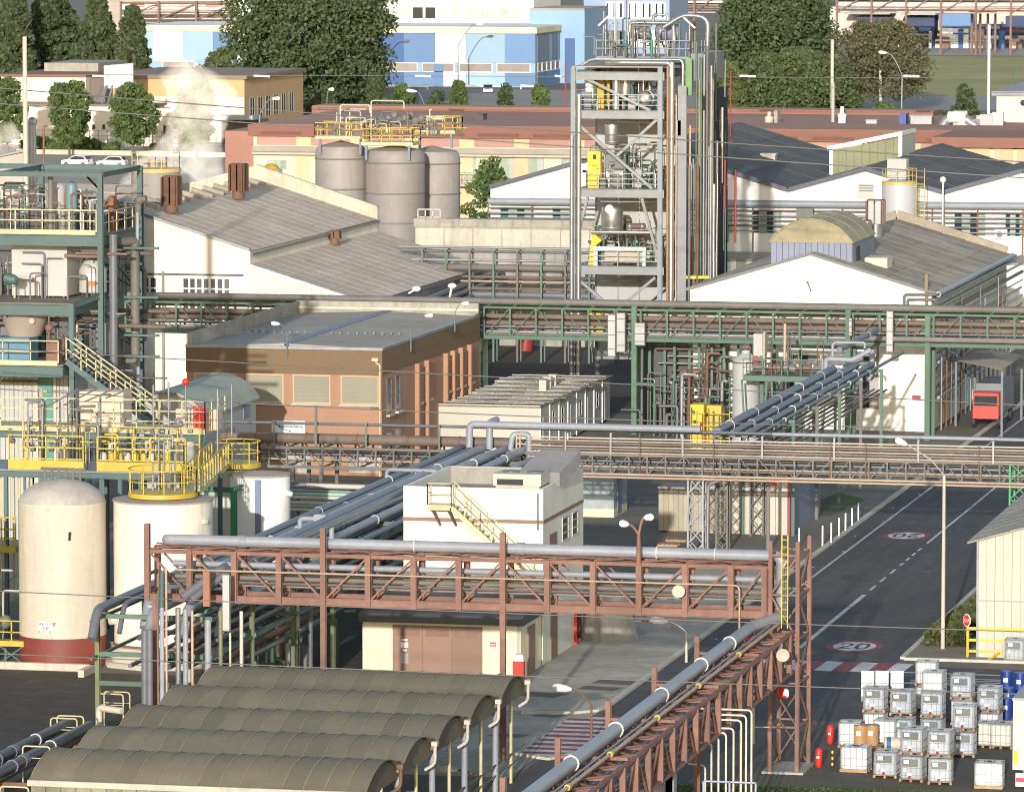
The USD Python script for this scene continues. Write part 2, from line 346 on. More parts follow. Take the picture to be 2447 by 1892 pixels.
CARWHITE = M('white_car_paint', (0.75, 0.76, 0.78), .25, var=.03)
HESSIAN = M('pale_pink_block', (0.55, 0.45, 0.38), .85, var=.1)

def road_sheet(name, pts, z, mat):      # flat sheet of the setting
    mb = MB(); import trimesh, shapely.geometry as sg
    v2, tri = trimesh.creation.triangulate_polygon(sg.Polygon(pts), engine='earcut')
    mb.add(np.c_[v2, np.full(len(v2), z)], tri); return single(name, mb, mat, None, kind='structure')
def strip(mb, x0, x1, y0, y1, z): return mb.quad((x0, y0, z), (x1, y0, z), (x1, y1, z), (x0, y1, z))

# ---------------------------------------------------------------- ground, roads, markings
mb = MB()
xs = np.concatenate([[-6000, -2500], np.linspace(-700, 300, 21), [2500, 6000]]); ys = np.concatenate([[-800, 100], np.linspace(180, 1500, 34), [3000, 9000]])
gx, gy = np.meshgrid(xs, ys); nx, ny = len(xs), len(ys); iq = [[j * nx + i, j * nx + i + 1, (j + 1) * nx + i + 1, (j + 1) * nx + i] for j in range(ny - 1) for i in range(nx - 1)]
mb.add(np.c_[gx.ravel(), gy.ravel(), np.zeros(gx.size)], iq)
single('ground', mb, DIRT, None, kind='structure')
road_sheet('main_road', [(-50, 256), (-39.2, 263), (-39.2, 540), (-50, 540)], .004, ASPHALT)
road_sheet('front_road', [(-50, 175), (-42.6, 175), (-42.6, 244), (-33, 246), (-25, 246), (-25, 262.8), (-39.3, 262.8), (-50, 255.9)], .008, ASPHALT)
road_sheet('stair_yard', [(-59, 226), (-50.25, 226), (-50.25, 300), (-56.0, 300), (-56.0, 254)], .004, YARDLIGHT)
road_sheet('container_yard', [(-41.2, 215), (-22, 215), (-22, 244), (-33, 245), (-41.2, 240.5)], .004, M('yard_dark', (0.085, 0.077, 0.066), .9, var=.3, dirty=.4, dirt=(.14, .12, .1), patch=.2))
road_sheet('tank_yard', [(-110, 190), (-68.5, 190), (-68.5, 252.2), (-110, 252.2)], .004, M('tank_yard_look', (0.042, 0.038, 0.035), .85, var=.3, dirty=.5, dirt=(.12, .1, .085), patch=.15))
road_sheet('rack_floor', [(-71.5, 229.5), (-64.2, 229.5), (-64.2, 301), (-71.5, 301)], .012, M('oily_floor', (.05, .042, .034), .9, var=.4, dirty=.4, patch=.3))  # dark sheet: deep shade under the pipe rack is put into its colour
road_sheet('rack_yard', [(-50.4, 301), (-56, 301), (-64, 330), (-64, 372), (-50.4, 372)], .004, YARD)
road_sheet('tower_yard', [(-92, 385), (-70, 385), (-70, 470), (-110, 470)], .004, M('tower_yard_look', (0.055, 0.05, 0.052), .85, var=.25, dirty=.3))
mb = MB()      # kerb beside the road: a real step
mb.box(-50.3, -50.02, 247, 400, 0, .13)
a = [(-50.02 + 0 , 247), (-50.25, 245.2), (-51.2, 244.3), (-53.5, 243.8)]
for p, q in zip(a, a[1:]): mb.bar((p[0] - .14, p[1], .06), (q[0] - .14, q[1], .06), .26, .12)
single('kerb', mb, CONCLIGHT, None, kind='structure')
mb = MB(); mb.box(-39.25, -39.0, 265.2, 400, 0, .13); mb.box(-39.0, -25, 264.9, 265.15, 0, .13); mb.bar((-51.4, 232.2, .06), (-49.6, 231, .06), .2, .12); mb.bar((-49.6, 231, .06), (-48.9, 232.4, .06), .2, .12)
single('kerb', mb, CONCLIGHT, None, kind='structure')
road_sheet('pavement', [(-39.0, 265.2), (-25, 265.2), (-25, 330), (-39.0, 330)], .06, M('pavement_look', (.22, .195, .16), .95, var=.25, dirty=.5, dirt=(.12, .11, .09)))
mb = MB(); strip(mb, -48.75, -48.6, 264, 400, .012)
single('road_line', mb, ROADPAINT, None, kind='structure')
mb = MB(); strip(mb, -44.85, -44.6, 268, 289, .012)
for k in range(3): strip(mb, -44.8, -44.65, 291 + k * 3.6, 293 + k * 3.6, .012)
for k in range(4): strip(mb, -44.8, -44.65, 302 + k * 2.3, 303.3 + k * 2.3, .012)
strip(mb, -44.8, -44.65, 312.5, 400, .012)
single('road_line', mb, ROADPAINT, None, kind='structure')
mb = MB()
for yy in (246.6, 243): strip(mb, -38.5, -30, yy + 14, yy + 14.25, .012)
for k in range(4): strip(mb, -38 + .3 * k, -33.5 + .3 * k, 257.4 + k * .55, 257.6 + k * .55, .012)
strip(mb, -100, -72, 219.0, 219.2, .012); strip(mb, -100, -75, 207.6, 207.8, .012)
single('road_line', mb, ROADPAINT, None, kind='structure')
t = Thing('speed_hump_marking', 'zebra of worn red and white bars painted beside the kerb', 'road marking', (0, 0, 0))
for k in range(10):
    y = 231.9 + k * 1.22; mb = MB(); strip(mb, -50.0 - (1.2 if k < 9 else 0.3), -48.55, y, y + .6, .016); t.p('white_bar', mb, ROADPAINT)
    mb = MB(); strip(mb, -50.0 - (1.2 if k < 9 else 0.3), -48.5, y + .6, y + 1.22, .016); t.p('red_bar', mb, REDROAD)
t = Thing('crossing_marking', 'red and white blocks painted across the road below the speed number', 'road marking', (0, 0, 0))
for k in range(9):
    x = -46.2 + k * .86; mb = MB(); mb.quad((x, 260.4, .016), (x + .86, 260.3, .016), (x + .98, 263.6, .016), (x + .12, 263.7, .016)); t.p('white_block' if k % 2 == 0 else 'red_block', mb, ROADPAINT if k % 2 == 0 else REDROAD)
def speed_oval(p, turned, label):
    g = G(p); t = Thing('speed_marking', label, 'road marking', g, rz=180 if turned else 0)
    def ring(r0, r1, z):
        mb = MB(); n = 40
        for i in range(n):
            a, b = 2 * math.pi * i / n, 2 * math.pi * (i + 1) / n; P = lambda r, q: (1.42 * r * math.cos(q), 2.1 * r * math.sin(q), z)
            mb.quad(P(r0, a), P(r1, a), P(r1, b), P(r0, b))
        return mb
    t.lp('red_ring', ring(.76, 1, .016), REDROAD); t.lp('white_field', ring(.001, .755, .018), ROADPAINT)
    tm = meshkit.text_mesh('20', 1.0, .001, True); v = np.array(tm.vertices); v -= (v.max(0) + v.min(0)) / 2; v *= [.95, 1.9, 1]; v[:, 2] += .024
    t.lp('digits', MB().add(v, np.array(tm.faces)), INK)
PR = random.Random(17); PM = [M('tar_patch', (.04, .04, .042), .7, var=.2), M('pale_patch', (.12, .115, .105), .9, dirty=.4), M('tar_patch', (.04, .04, .042))]
for k in range(16):
    x, y, w, l = PR.uniform(-49.5, -40.5), PR.uniform(200, 350), PR.uniform(.4, 1.5), PR.uniform(.8, 6); road_sheet('road_patch', [(x, y), (x + w, y + PR.uniform(-.2, .2)), (x + w * .9, y + l), (x - .1, y + l * .95)], .0098, PM[k % 3])
for k in range(12):
    x, y, w = PR.uniform(-58.5, -51), PR.uniform(231, 256), PR.uniform(.3, 1.2); road_sheet('yard_patch', [(x, y), (x + w * 2, y - .3), (x + w * 2.4, y + w), (x + .2, y + w * 1.2)], .0075, [M('oil_stain', (.13, .12, .1), .8, dirty=.4), M('white_wear', (.5, .47, .41), .9, dirty=.6)][k % 2])
mb = MB()
for k in range(14): x = -49.4 + .5 * (k % 2); y = 240 + k * 7.5; strip(mb, x, x + .12, y, y + .35, .014)
single('road_line', mb, ROADPAINT, None, kind='structure')
speed_oval((2042, 1544), False, 'oval 20 speed limit painted on the road by the red and white blocks')
speed_oval((2166, 1280), True, 'oval 20 speed limit painted upside down farther up the road')
road_sheet('verge', [(-38.8, 270.5), (-36.2, 269.6), (-36.2, 292), (-38.0, 292)], .07, GRASSM)
road_sheet('lawn_edge', [(-46, 190), (-22, 190), (-22, 226.3), (-38.9, 227.2), (-46, 225)], .006, GRASSM)
road_sheet('bank_grass', [(-55, 325), (-52.4, 325), (-51.6, 334), (-54, 338)], .01, GRASSM)
# far roads and lawn
road_sheet('far_road', [tuple(G((1000, 262))[:2]), tuple(G((2600, 265))[:2]), tuple(G((2600, 232))[:2]), tuple(G((1000, 212))[:2])], .02, M('far_asphalt', (.26, .24, .23), .9, var=.15, patch=.03))
road_sheet('far_lawn', [tuple(G((2040, 228))[:2]), tuple(G((2600, 232))[:2]), tuple(G((2600, 137))[:2]), tuple(G((2040, 134))[:2])], .03, DRYGRASS)
road_sheet('far_pavement', [tuple(G((1980, 132))[:2]), tuple(G((2600, 135))[:2]), tuple(G((2600, 60))[:2]), tuple(G((1980, 60))[:2])], .03, M('far_paving', (.3, .28, .26), .9, var=.12, patch=.02))
road_sheet('left_road', [tuple(G((-100, 440))[:2]), tuple(G((700, 440))[:2]), tuple(G((700, 345))[:2]), tuple(G((-100, 345))[:2])], .02, M('left_paving', (.33, .3, .26), .9, var=.12, patch=.03))
# ---------------------------------------------------------------- barrel vaulted shed in front
def arc_sheet(mb, x0, x1, y0, span, zv, rise, n=12, th=.03, waves=True):
    R = (span * span / 4 + rise * rise) / (2 * rise); a = math.asin(span / 2 / R); zc = zv + rise - R; yc = y0 + span / 2
    P = [(yc + R * math.sin(-a + 2 * a * i / n), zc + R * math.cos(-a + 2 * a * i / n)) for i in range(n + 1)]
    xs = np.linspace(x0, x1, 7); vs = []
    for i, x in enumerate(xs):
        o = .018 if i % 2 else 0.0
        for (y, z) in P: vs.append((x, y, z - o))
    k = n + 1; fs = [[i * k + j, i * k + j + 1, (i + 1) * k + j + 1, (i + 1) * k + j] for i in range(6) for j in range(n)]
    mb.add(vs, [q[::-1] for q in fs])
    for x in (x0, x1): mb.add([(x, y, z) for y, z in P] + [(x, y, z - th) for y, z in P], [[j, j + 1, k + j + 1, k + j] for j in range(n)])
    return P
SX0, SX1 = -62.9, -49.6
shed = Thing('barrel_vault_shed', 'open shed under five olive corrugated barrel vaults in the front', 'shed', (SX0, 200, 0))
for b in range(5):
    y0 = 198.45 + b * 5.75
    roof = MB(); roof.box(SX0 + .1, SX1 - .1, y0 - .2, y0 + .2, 3.46, 3.58)
    br = shed.p('barrel_roof', roof, BARREL)
    n = 16; w = (SX1 - SX0) / n
    for i in range(n):
        q = MB(); x = SX0 + i * w; arc_sheet(q, x + .015, x + w - .02, y0 + .03, 5.69, 3.6, .74, n=10)
        br.p('roof_sheet', q, BARREL)
        q = MB()
        R_ = (5.69 ** 2 / 4 + .76 ** 2) / (2 * .76); a_ = math.asin(5.69 / 2 / R_)
        q.tube([(x, y0 + 2.875 + R_ * math.sin(t), 3.6 + .765 - R_ + R_ * math.cos(t)) for t in np.linspace(-a_, a_, 9)], .022, 4, cap=False)
        br.p('seam', q, M('seam_edge', (.30, .25, .15), .7))
    for x, s in ((SX1 - .25, 1), (SX0 + .25, -1)):
        q = MB(); R = (5.69 ** 2 / 4 + .7 ** 2) / 1.4; a = math.asin(2.845 / R); pts = [(x, y0 + 2.875 + R * math.sin(t), 3.56 + .7 - R + R * math.cos(t)) for t in np.linspace(-a, a, 11)]
        q.extr([(x, y0, 3.2)] + [(x, y0 + 5.75, 3.2)] + pts[::-1], (.04 * s, 0, 0)); shed.p('gable_sheet', q, BARREL)
    q = MB(); q.tube([(SX1 + .1, y0 + 5.0, 3.75), (SX1 + .1, y0 + 5.0, 3.0), (SX1 - .3, y0 + 4.9, 2.75)], .07, 8, .2); q.box(SX1 - .02, SX1 + .22, y0 + 4.85, y0 + 5.15, 3.72, 3.9); shed.p('downpipe', q, OFFSHEET if b else RUSTDARK)
    for yy, mat_, r in ((y0 + .2, GREYPIPE, .13), (y0 + 3.2, CREAMRAIL, .07)):
        q = MB(); q.tube([(SX1 - .25, yy, -.28), (SX1 - .25, yy, 3.25)], r, 10); shed.p('post', q, mat_)
    q = MB(); q.tube([(SX0 + .3, y0 + .2, -.28), (SX0 + .3, y0 + .2, 3.3)], .12, 8); shed.p('post', q, GREYPIPE)
    q = MB(); q.bar((SX1 - .2, y0 + .2, 1.0), (SX1 - .2, y0 + 5.8, 1.0), .05); q.bar((SX1 - .2, y0 + .2, .55), (SX1 - .2, y0 + 5.8, .55), .04); shed.p('rail', q, WEATHER)
q = MB(); q.box(SX0, SX1, 198.2, 198.32, 3.42, 3.64); shed.p('front_gutter', q, M('pale_gutter', (.42, .41, .34), .7, dirty=.3))
for i in range(22):
    x = SX0 + .1 + i * .6; q = MB(); q.box(x + .01, x + .585, 198.35, 198.41, -.2, 3.4); shed.p('front_panel', q, M('mossy_front_sheet', (.25, .24, .17), .85, var=.3, dirty=.5, patch=.5, streak=.4))
q = MB(); q.bar((SX0, 227.25, 3.62), (SX1, 227.25, 3.62), .16, .1); shed.p('back_gutter', q, M('pale_gutter', (.4, .39, .33), .7))
shed.x.GetPrim().GetAttribute('xformOp:translate').Set(Gf.Vec3d(SX0, 200, .28))
for x in (SX1 - 3, SX1 - 7.5, SX0 + 2.5):       # a few stored things glimpsed in the dark
    q = MB(); q.box(x, x + 1.2, 203, 204.2, 0, 1.1); single('crate', q, IBCP, f'dim grey crate standing under the vaulted shed, {["nearest to its right edge", "in its middle", "nearest to its left edge"][[SX1 - 3, SX1 - 7.5, SX0 + 2.5].index(x)]}', 'crate')
q = MB(); q.box(-50.9, -50.5, 209.2, 210.2, 1.0, 2.0)
single('notice_board', q, PAPER, 'pale notice board hung at the edge of the vaulted shed', 'notice board')

# ---------------------------------------------------------------- red pipe bridge across the road
VA, VB_ = 230.2, 231.8
def ux(x, y=1400, v=VA): return V((x, y), v)[0]
bridge = Thing('pipe_bridge', 'rust red lattice pipe bridge crossing the yard with a grey pipe on top', 'pipe bridge', (-53, VA, 0))
ZL, ZU = 6.6, 8.85
UL, UR = ux(357), ux(1848)
px = [353, 453.5, 560.7, 667, 773, 880, 989, 1097, 1202, 1308, 1417.5, 1527, 1638, 1747, 1827]
P = [ux(x) for x in px]
for v, tag_ in ((VA, 'front'), (VB_, 'rear')):
    for z, h in ((ZL + .16, .34), (ZU - .06, .16)):
        q = MB(); q.ibeam((UL, v, z), (UR, v, z), .2, h, .03); bridge.p('chord', q, RUSTRED)
    for i, x in enumerate(P):
        tall = px[i] in (353, 773, 1202) and v == VA
        q = MB(); q.ibeam((x, v - .02, 0 if tall and i else ZL - .02), (x, v - .02, 10.0 if tall else ZU + .02), .24, .26, .03); bridge.p('post', q, RUSTRED)
    for i in range(len(P) - 1):
        up = i in (4, 5, 6, 7, 11, 12, 13)
        z0, z1 = (ZL + .3, ZU - .15) if up else (ZU - .15, ZL + .3)
        q = MB(); q.bar((P[i] + .1, v + .06, z0), (P[i + 1] - .1, v + .06, z1), .08); bridge.p('brace', q, RUSTRED)
for i, x in enumerate(P):
    for z in (ZL + .35, 7.75, ZU - .2):
        q = MB(); q.bar((x, VA + .14, z), (x, VB_ - .14, z), .12); bridge.p('cross_beam', q, RUSTRED)
for i in range(len(P) - 1):
    q = MB(); q.bar((P[i], VA + .1, ZU + .04), (P[i + 1], VB_ - .1, ZU + .04), .07); q.bar((P[i], VB_ - .1, ZU + .12), (P[i + 1], VA + .1, ZU + .12), .07); bridge.p('wind_brace', q, RUSTRED)
q = MB(); q.ibeam((P[0] + .35, VA, 0), (P[0] + .35, VA, ZL), .24, .24); bridge.p('leg', q, RUSTRED)
for r, y, z, x0, x1, m_ in ((.14, VA + 1.0, 8.15, P[0] + .9, UR - .2, GREYPIPE), (.12, VA + .7, 7.62, P[0] + .4, UR - .6, WEATHER), (.09, VA + 1.25, 7.25, P[0] + .3, UR - .4, GREYPIPE), (.07, VA + .4, 7.45, P[0] + .6, UR - .3, BROWNPIPE), (.1, VA + 1.2, 7.8, P[1], UR - .5, WEATHER)):
    q = MB(); q.tube([(x0, y, z), (x1, y, z)], r, 10); bridge.p('pipe', q, m_)
q = MB(); q.tube([(P[0] + 1.3, VA - .2, 8.02), (P[13] + .4, VA - .2, 8.02), (P[13] + .4, VA - .2, 4.3)], .045, 8, .25); bridge.p('pipe', q, TANPIPE)
ZT = 9.22
q = MB(); q.tube([(ux(385), VA + 1.4, ZT - .1), (ux(385), VA + .8, ZT), (-39.35, VA + .8, ZT), (-39.35, VA + .8, 6.75)], .24, 14, .35); top = bridge.p('top_pipe', q, GREYPIPE)
for x in (560, 980, 1225, 1560, 1700):
    xx = ux(x); q = MB(); q.tube([(xx, VA + .8, ZT), (xx + (.35 if x in (560, 1225) else .05), VA + .8, ZT)], .275, 14); top.p('band', q, GREYPIPE if x in (560, 1225) else BANDW)
q = MB(); q.bar((UL, VA - .35, 9.0), (UR, VA - .35, 9.0), .03)

# corner tower of the bridge
tw = Thing('lattice_tower', 'rust red lattice tower standing where the two red pipe bridges meet', 'tower', (-38.9, 230, 0))
A_, B_, C_, D_ = (-39.6, 229.7), (-38.42, 229.7), (-38.3, 232.0), (-39.6, 232.0)
for k, (x, y) in enumerate((A_, B_, C_, D_)):
    q = MB(); q.ibeam((x, y, 0), (x, y, 10.0 if k != 3 else 9.4), .16, .2, .02); tw.p('leg', q, RUSTRED)
zz = [0.1, 2.0, 3.9, 5.8, 7.7, 9.4]
for i in range(5):
    for a, b in ((A_, B_), (B_, C_), (C_, D_), (D_, A_)):
        if i % 2: a, b = b, a
        q = MB(); q.bar((*a, zz[i]), (*b, zz[i + 1]), .07); tw.p('brace', q, RUSTDARK if i < 3 else RUSTRED)
        q = MB(); q.bar((*a, zz[i + 1]), (*b, zz[i + 1]), .08); tw.p('strut', q, RUSTRED)
q = MB()
for s in (-.13, .13): q.bar((-38.95 + s, 229.5, 6.3), (-38.95 + s, 229.5, 10.3), .045)
for k in range(13): q.bar((-39.08, 229.5, 6.5 + k * .3), (-38.82, 229.5, 6.5 + k * .3), .025)
tw.p('ladder', q, YELLOW)
q = MB(); q.tube([(-39.0, VA + .1, 9.1), (-39.15, VA - .1, 8.8), (-39.15, VA - .1, 6.4)], .05, 6, .1); tw.p('drain_pipe', q, OFFSHEET)
q = MB(); q.box(-39.9, -38.1, 229.4, 232.3, 0, .1); tw.p('footing', q, CONCRETE)
q = MB(); q.tube([(-40.3, 229.4, 1.3), (-40.3, 229.4, 3.6)], .1, 8); q.bar((-40.3, 229.4, 2.0), (-39.6, 229.6, 2.0), .04); tw.p('white_pipe', q, OFFSHEET)
# flag like red and white banner caught on the tower
rg = random.Random(4); q = MB(); pts = [(-39.2 + .11 * i, 229.3 + .1 * math.sin(i * 2.2), 3.9 - .05 * i) for i in range(5)]
for a, b in zip(pts, pts[1:]): q.quad((a[0], a[1], a[2] - .5 + .3 * (a[0] + 39.2)), (b[0], b[1], b[2] - .55 + .3 * (b[0] + 39.2)), b, a)
fl = single('banner', q, REDP, 'torn red and white banner hung on the foot of the red lattice tower', 'banner')
q = MB(); q.quad((-38.95, 229.22, 3.45), (-38.7, 229.2, 3.4), (-38.72, 229.2, 3.7), (-38.9, 229.22, 3.72)); single('rag', q, PAPER, 'small white rag on the red banner of the lattice tower', 'rag')

# ---------------------------------------------------------------- red pipe bridge running towards the camera
bb = Thing('pipe_bridge', 'rust red lattice pipe bridge running forward to the bottom edge with a thick grey pipe', 'pipe bridge', (-39.5, 215, 0))
XL, XR, ZB0, ZB1 = -40.75, -38.6, 4.45, 6.15
ys = [228.6 - 2.4 * i for i in range(22)]
for x in (XL, XR):
    for z in (ZB0, ZB1):
        q = MB(); q.bar((x, ys[-1], z), (x, 229.6, z), .15); bb.p('chord', q, RUSTRED)
    for i, y in enumerate(ys):
        q = MB(); q.bar((x, y, ZB0), (x, y, ZB1), .24, .22); bb.p('post', q, RUSTRED)
        if i < len(ys) - 1:
            a, b = (ZB0, ZB1) if i % 2 else (ZB1, ZB0)
            q = MB(); q.bar((x, y - .1, a), (x, y - 2.3, b), .09); bb.p('brace', q, RUSTRED)
for i, y in enumerate(ys):
    for z in (ZB0 + .2, ZB1 - .05): q = MB(); q.bar((XL, y, z), (XR, y, z), .13); bb.p('cross_beam', q, RUSTRED)
    if i < len(ys) - 1:
        q = MB(); q.bar((XL, y, ZB1 + .02), (XR, y - 2.4, ZB1 + .02), .07); q.bar((XR, y, ZB1 + .08), (XL, y - 2.4, ZB1 + .08), .07); bb.p('wind_brace', q, RUSTRED)
        for s in (0, 1): q = MB(); q.tube([(XL + .6 + .5 * s, y - .6, ZB1 + .1), (XL + .85 + .5 * s, y - 1.2, ZB1 + .18)], .06, 6); bb.p('pipe_clip', q, RUSTDARK)
for y in (230.4 - 9.2 * k for k in range(1, 6)):
    q = MB(); q.ibeam((-41.2, y, 0), (-41.2, y, 7.0), .2, .22, .03); bb.p('tall_post', q, RUSTRED)
    q = MB(); q.bar((-41.2, y, 6.3), (-38.6, y, 6.3), .12); bb.p('cross_beam', q, RUSTRED)
q = MB(); q.tube([(-39.35, VA + .8, 6.75), (-39.35, VA + .5, 6.62), (-40.05, VA - 3, 6.58), (-40.05, 175, 6.58)], .26, 14, .3); tp = bb.p('top_pipe', q, GREYPIPE)
for y in (222.4, 216, 207.6, 198.6, 190.5):
    q = MB(); q.tube([(-40.05, y, 6.58), (-40.05, y - .12, 6.58)], .31, 14); tp.p('band', q, BANDW)
q = MB(); q.tube([(-39.2, 229.5, 6.5), (-39.2, 175, 6.5)], .07, 8); bb.p('pipe', q, TANPIPE)
q = MB(); q.tube([(-39.45, 229.5, 6.5), (-39.45, 175, 6.5)], .05, 8); bb.p('pipe', q, GALV)
for y in (220, 211, 202.5, 193.5, 186): q = MB(); q.tube([(-39.2, y, 6.5), (-39.2, y - .3, 6.5)], .12, 8); bb.p('clamp', q, YELLOW)
for k, (x, z, r) in enumerate(((-40.3, 5.0, .1), (-39.9, 5.0, .13), (-39.4, 5.0, .1), (-40.1, 5.6, .08), (-39.6, 5.6, .1))):
    q = MB(); q.tube([(x, 229, z), (x, 175, z)], r, 8); bb.p('pipe', q, RUSTDARK if k % 2 else GREYDARK)

# black pipe bundle with cream pipes turning down to the ground, right of that bridge
w0 = V((1664, 1690), 212)
bundle = Thing('pipe_bundle', 'bundle of thin black pipes ending in cream pipes that bend down in steps', 'pipes', (w0[0], 212, 0))
steps = [(692, 1796), (705, 1783), (717, 1771), (737, 1753), (748, 1735), (759, 1717), (773, 1700)]
q = MB(); a, b = V((1667, 1688), 212), V((1667, 1785), 212); q.bar((a[0], 212.05, b[2]), (a[0], 212.05, a[2]), .1); q.bar((a[0], 212.3, 0), (a[0], 212.3, a[2]), .12); q.bar((a[0], 203, 0), (a[0], 203, a[2]), .12); q.bar((a[0] + 1.7, 212.3, 0), (a[0] + 1.7, 212.3, a[2] - .9), .12); bundle.p('bracket', q, RUSTDARK)
for y, x in steps:
    e = V((x, 1000 + y), 212); s = V((1668, 1000 + y), 212)
    q = MB(); q.tube([(s[0], 212, s[2]), (e[0], 212, s[2]), (e[0], 212, 0)], .042, 8, .18); bundle.p('cream_pipe', q, M('cream_pipe', (.6, .57, .48), .5, dirty=.2))
    q = MB(); q.tube([(s[0] - .06, 212.1, s[2]), (s[0] - .06, 178, s[2])], .065, 8); bundle.p('black_pipe', q, GREYDARK)
e = V((1685, 1828), 213); q = MB(); q.tube([V((1645, 1824), 213), e, (e[0], 213, 0)], .045, 8, .2); bundle.p('cream_pipe', q, M('cream_pipe', (.6, .57, .48)))
fr = [V((1681, 1865), 209), V((1806, 1870), 209)]
q = MB(); q.rail([(fr[0][0], 209, fr[0][2] - 1.1), (fr[1][0], 209, fr[0][2] - 1.1)], 1.1, .03, 1.1, (1.0,)); single('guard_rail', q, M('lavender_paint', (.36, .36, .6), .5), 'lavender painted guard rail at the feet of the bent cream pipes', 'rail')
# grey valve cabinets at the bottom edge
g = V((1545, 1892), 203)
cab = Thing('valve_station', 'grey valve cabinets with yellow caps on a grey pipe at the bottom edge', 'valve station', (g[0], 203, 0))
for (x0, y0, x1, dv, yel) in ((1544, 1826, 1580, .7, 1), (1590, 1818, 1607, .5, 1), (1540, 1862, 1557, .4, 0), (1586, 1845, 1610, .6, 0)):
    a, b = V((x0, y0), 203), V((x1, y0), 203)
    q = MB(); q.box(a[0], b[0], 203, 203 + dv, max(0, a[2] - 2.2), a[2]); cb = cab.p('cabinet', q, GREYPIPE)
    if yel: q = MB(); q.tube([((a[0] + b[0]) / 2, 203.2, a[2]), ((a[0] + b[0]) / 2, 203.2, a[2] + .28)], .06, 8); cb.p('yellow_cap', q, YELLOWV)
q = MB(); a = V((1410, 1887), 203); b = V((1535, 1889), 203); q.tube([a, b], .22, 12); cab.p('pipe', q, GREYPIPE)
q = MB(); q.tube([a, (a[0] + .8, 203, a[2])], .32, 12); cab.p('flange', q, GREYPIPE)
q = MB(); q.tube([b, (b[0] + .9, 203, b[2])], .3, 12); cab.p('flange', q, GREYPIPE)
for k in range(3): q = MB(); q.tube([(g[0] - 1 + k * 1.1, 203.1, 0), (g[0] - 1 + k * 1.1, 203.1, a[2])], .1, 8); cab.p('leg', q, GREYPIPE)

# ---------------------------------------------------------------- white stair building and its low electrical annex
st = Thing('stair_building', 'white rendered block with outside stair and red brown band above the yard', 'building', (-59.5, 259.6, 0))
X0, X1, Y0, Y1, ZP = -63.0, -56.0, 259.6, 269.2, 8.6
q = MB(); q.box(X0, X1, Y0, Y1, 0, 7.72)
for a in ((X0, X1, Y0, Y0 + .22), (X0, X1, Y1 - .22, Y1), (X0, X0 + .22, Y0 + .22, Y1 - .22), (X1 - .22, X1, Y0 + .22, Y1 - .22)): q.box(*a, 7.72, ZP)
st.p('wall', q, WHITEWALL)
q = MB(); q.box(X0 + .22, X1 - .22, Y0 + .22, Y1 - .22, 7.7, 7.75); q.box(X0 + .23, X1 - .22, Y1 - .3, Y1 - .22, 7.72, ZP - .02); st.p('roof', q, CONCRETE)
q = MB(); q.box(X0 - .02, X1 + .02, Y0 - .025, Y0 - .003, 6.9, 7.08); st.p('band', q, BROWNDOOR)
q = MB(); q.box(X1 + .003, X1 + .025, Y0 - .02, Y1, 6.9, 7.08); st.p('band', q, BROWNDOOR)
def window(parent, plane, k, a0, a1, z0, z1, frame, pane, nx=1, nz=2, out=.05, fw=.07, name='window'):
    """Framed window in a wall: plane 'y' faces -y at y=k, plane 'x' faces +x at x=k."""
    T = (lambda a, o, z: (a, k - o, z)) if plane == 'y' else (lambda a, o, z: (k + o, a, z))
    q = MB()
    def bx(a, b, z_, zz_, o0, o1):
        p, r = T(a, o0, z_), T(b, o1, zz_); q.box(p[0], r[0], p[1], r[1], z_, zz_)
    bx(a0, a1, z0, z0 + fw, .004, out); bx(a0, a1, z1 - fw, z1, .004, out)
    for i in range(nx + 1): m_ = a0 + fw / 2 + (a1 - a0 - fw) * i / nx; bx(m_ - fw / 2, m_ + fw / 2, z0 + fw, z1 - fw, .004, out - .003)
    for j in range(1, nz): m_ = z0 + (z1 - z0) * j / nz; bx(a0 + fw, a1 - fw, m_ - fw / 3, m_ + fw / 3, .004, out - .006)
    w = parent.p(name, q, frame)
    for i in range(nx):
        q = MB(); b0, b1 = a0 + fw + (a1 - a0 - fw) * i / nx, a0 + (a1 - a0 - fw) * (i + 1) / nx; bx(b0, b1, z0 + fw, z1 - fw, .002, .012)
        if isinstance(w, Part): w.p('pane', q, pane[i % len(pane)] if isinstance(pane, list) else pane) if len(w.path.split('/')) <= 4 else None
    return w
for a, b in ((264.0, 265.5), (266.4, 267.8)): window(st, 'x', X1, a, b, 5.5, 6.7, OFFSHEET, DARKGLASS, 1, 3)
q = MB(); q.box(X1 + .003, X1 + .05, 260.9, 262.6, 3.6, 6.2); dr = st.p('door', q, BROWNDOOR)
q = MB(); q.tube([(X1 - .25, Y0 - .06, 8.4), (X1 - .25, Y0 - .06, 6.6)], .04, 6); st.p('bracket', q, GREYDARK)
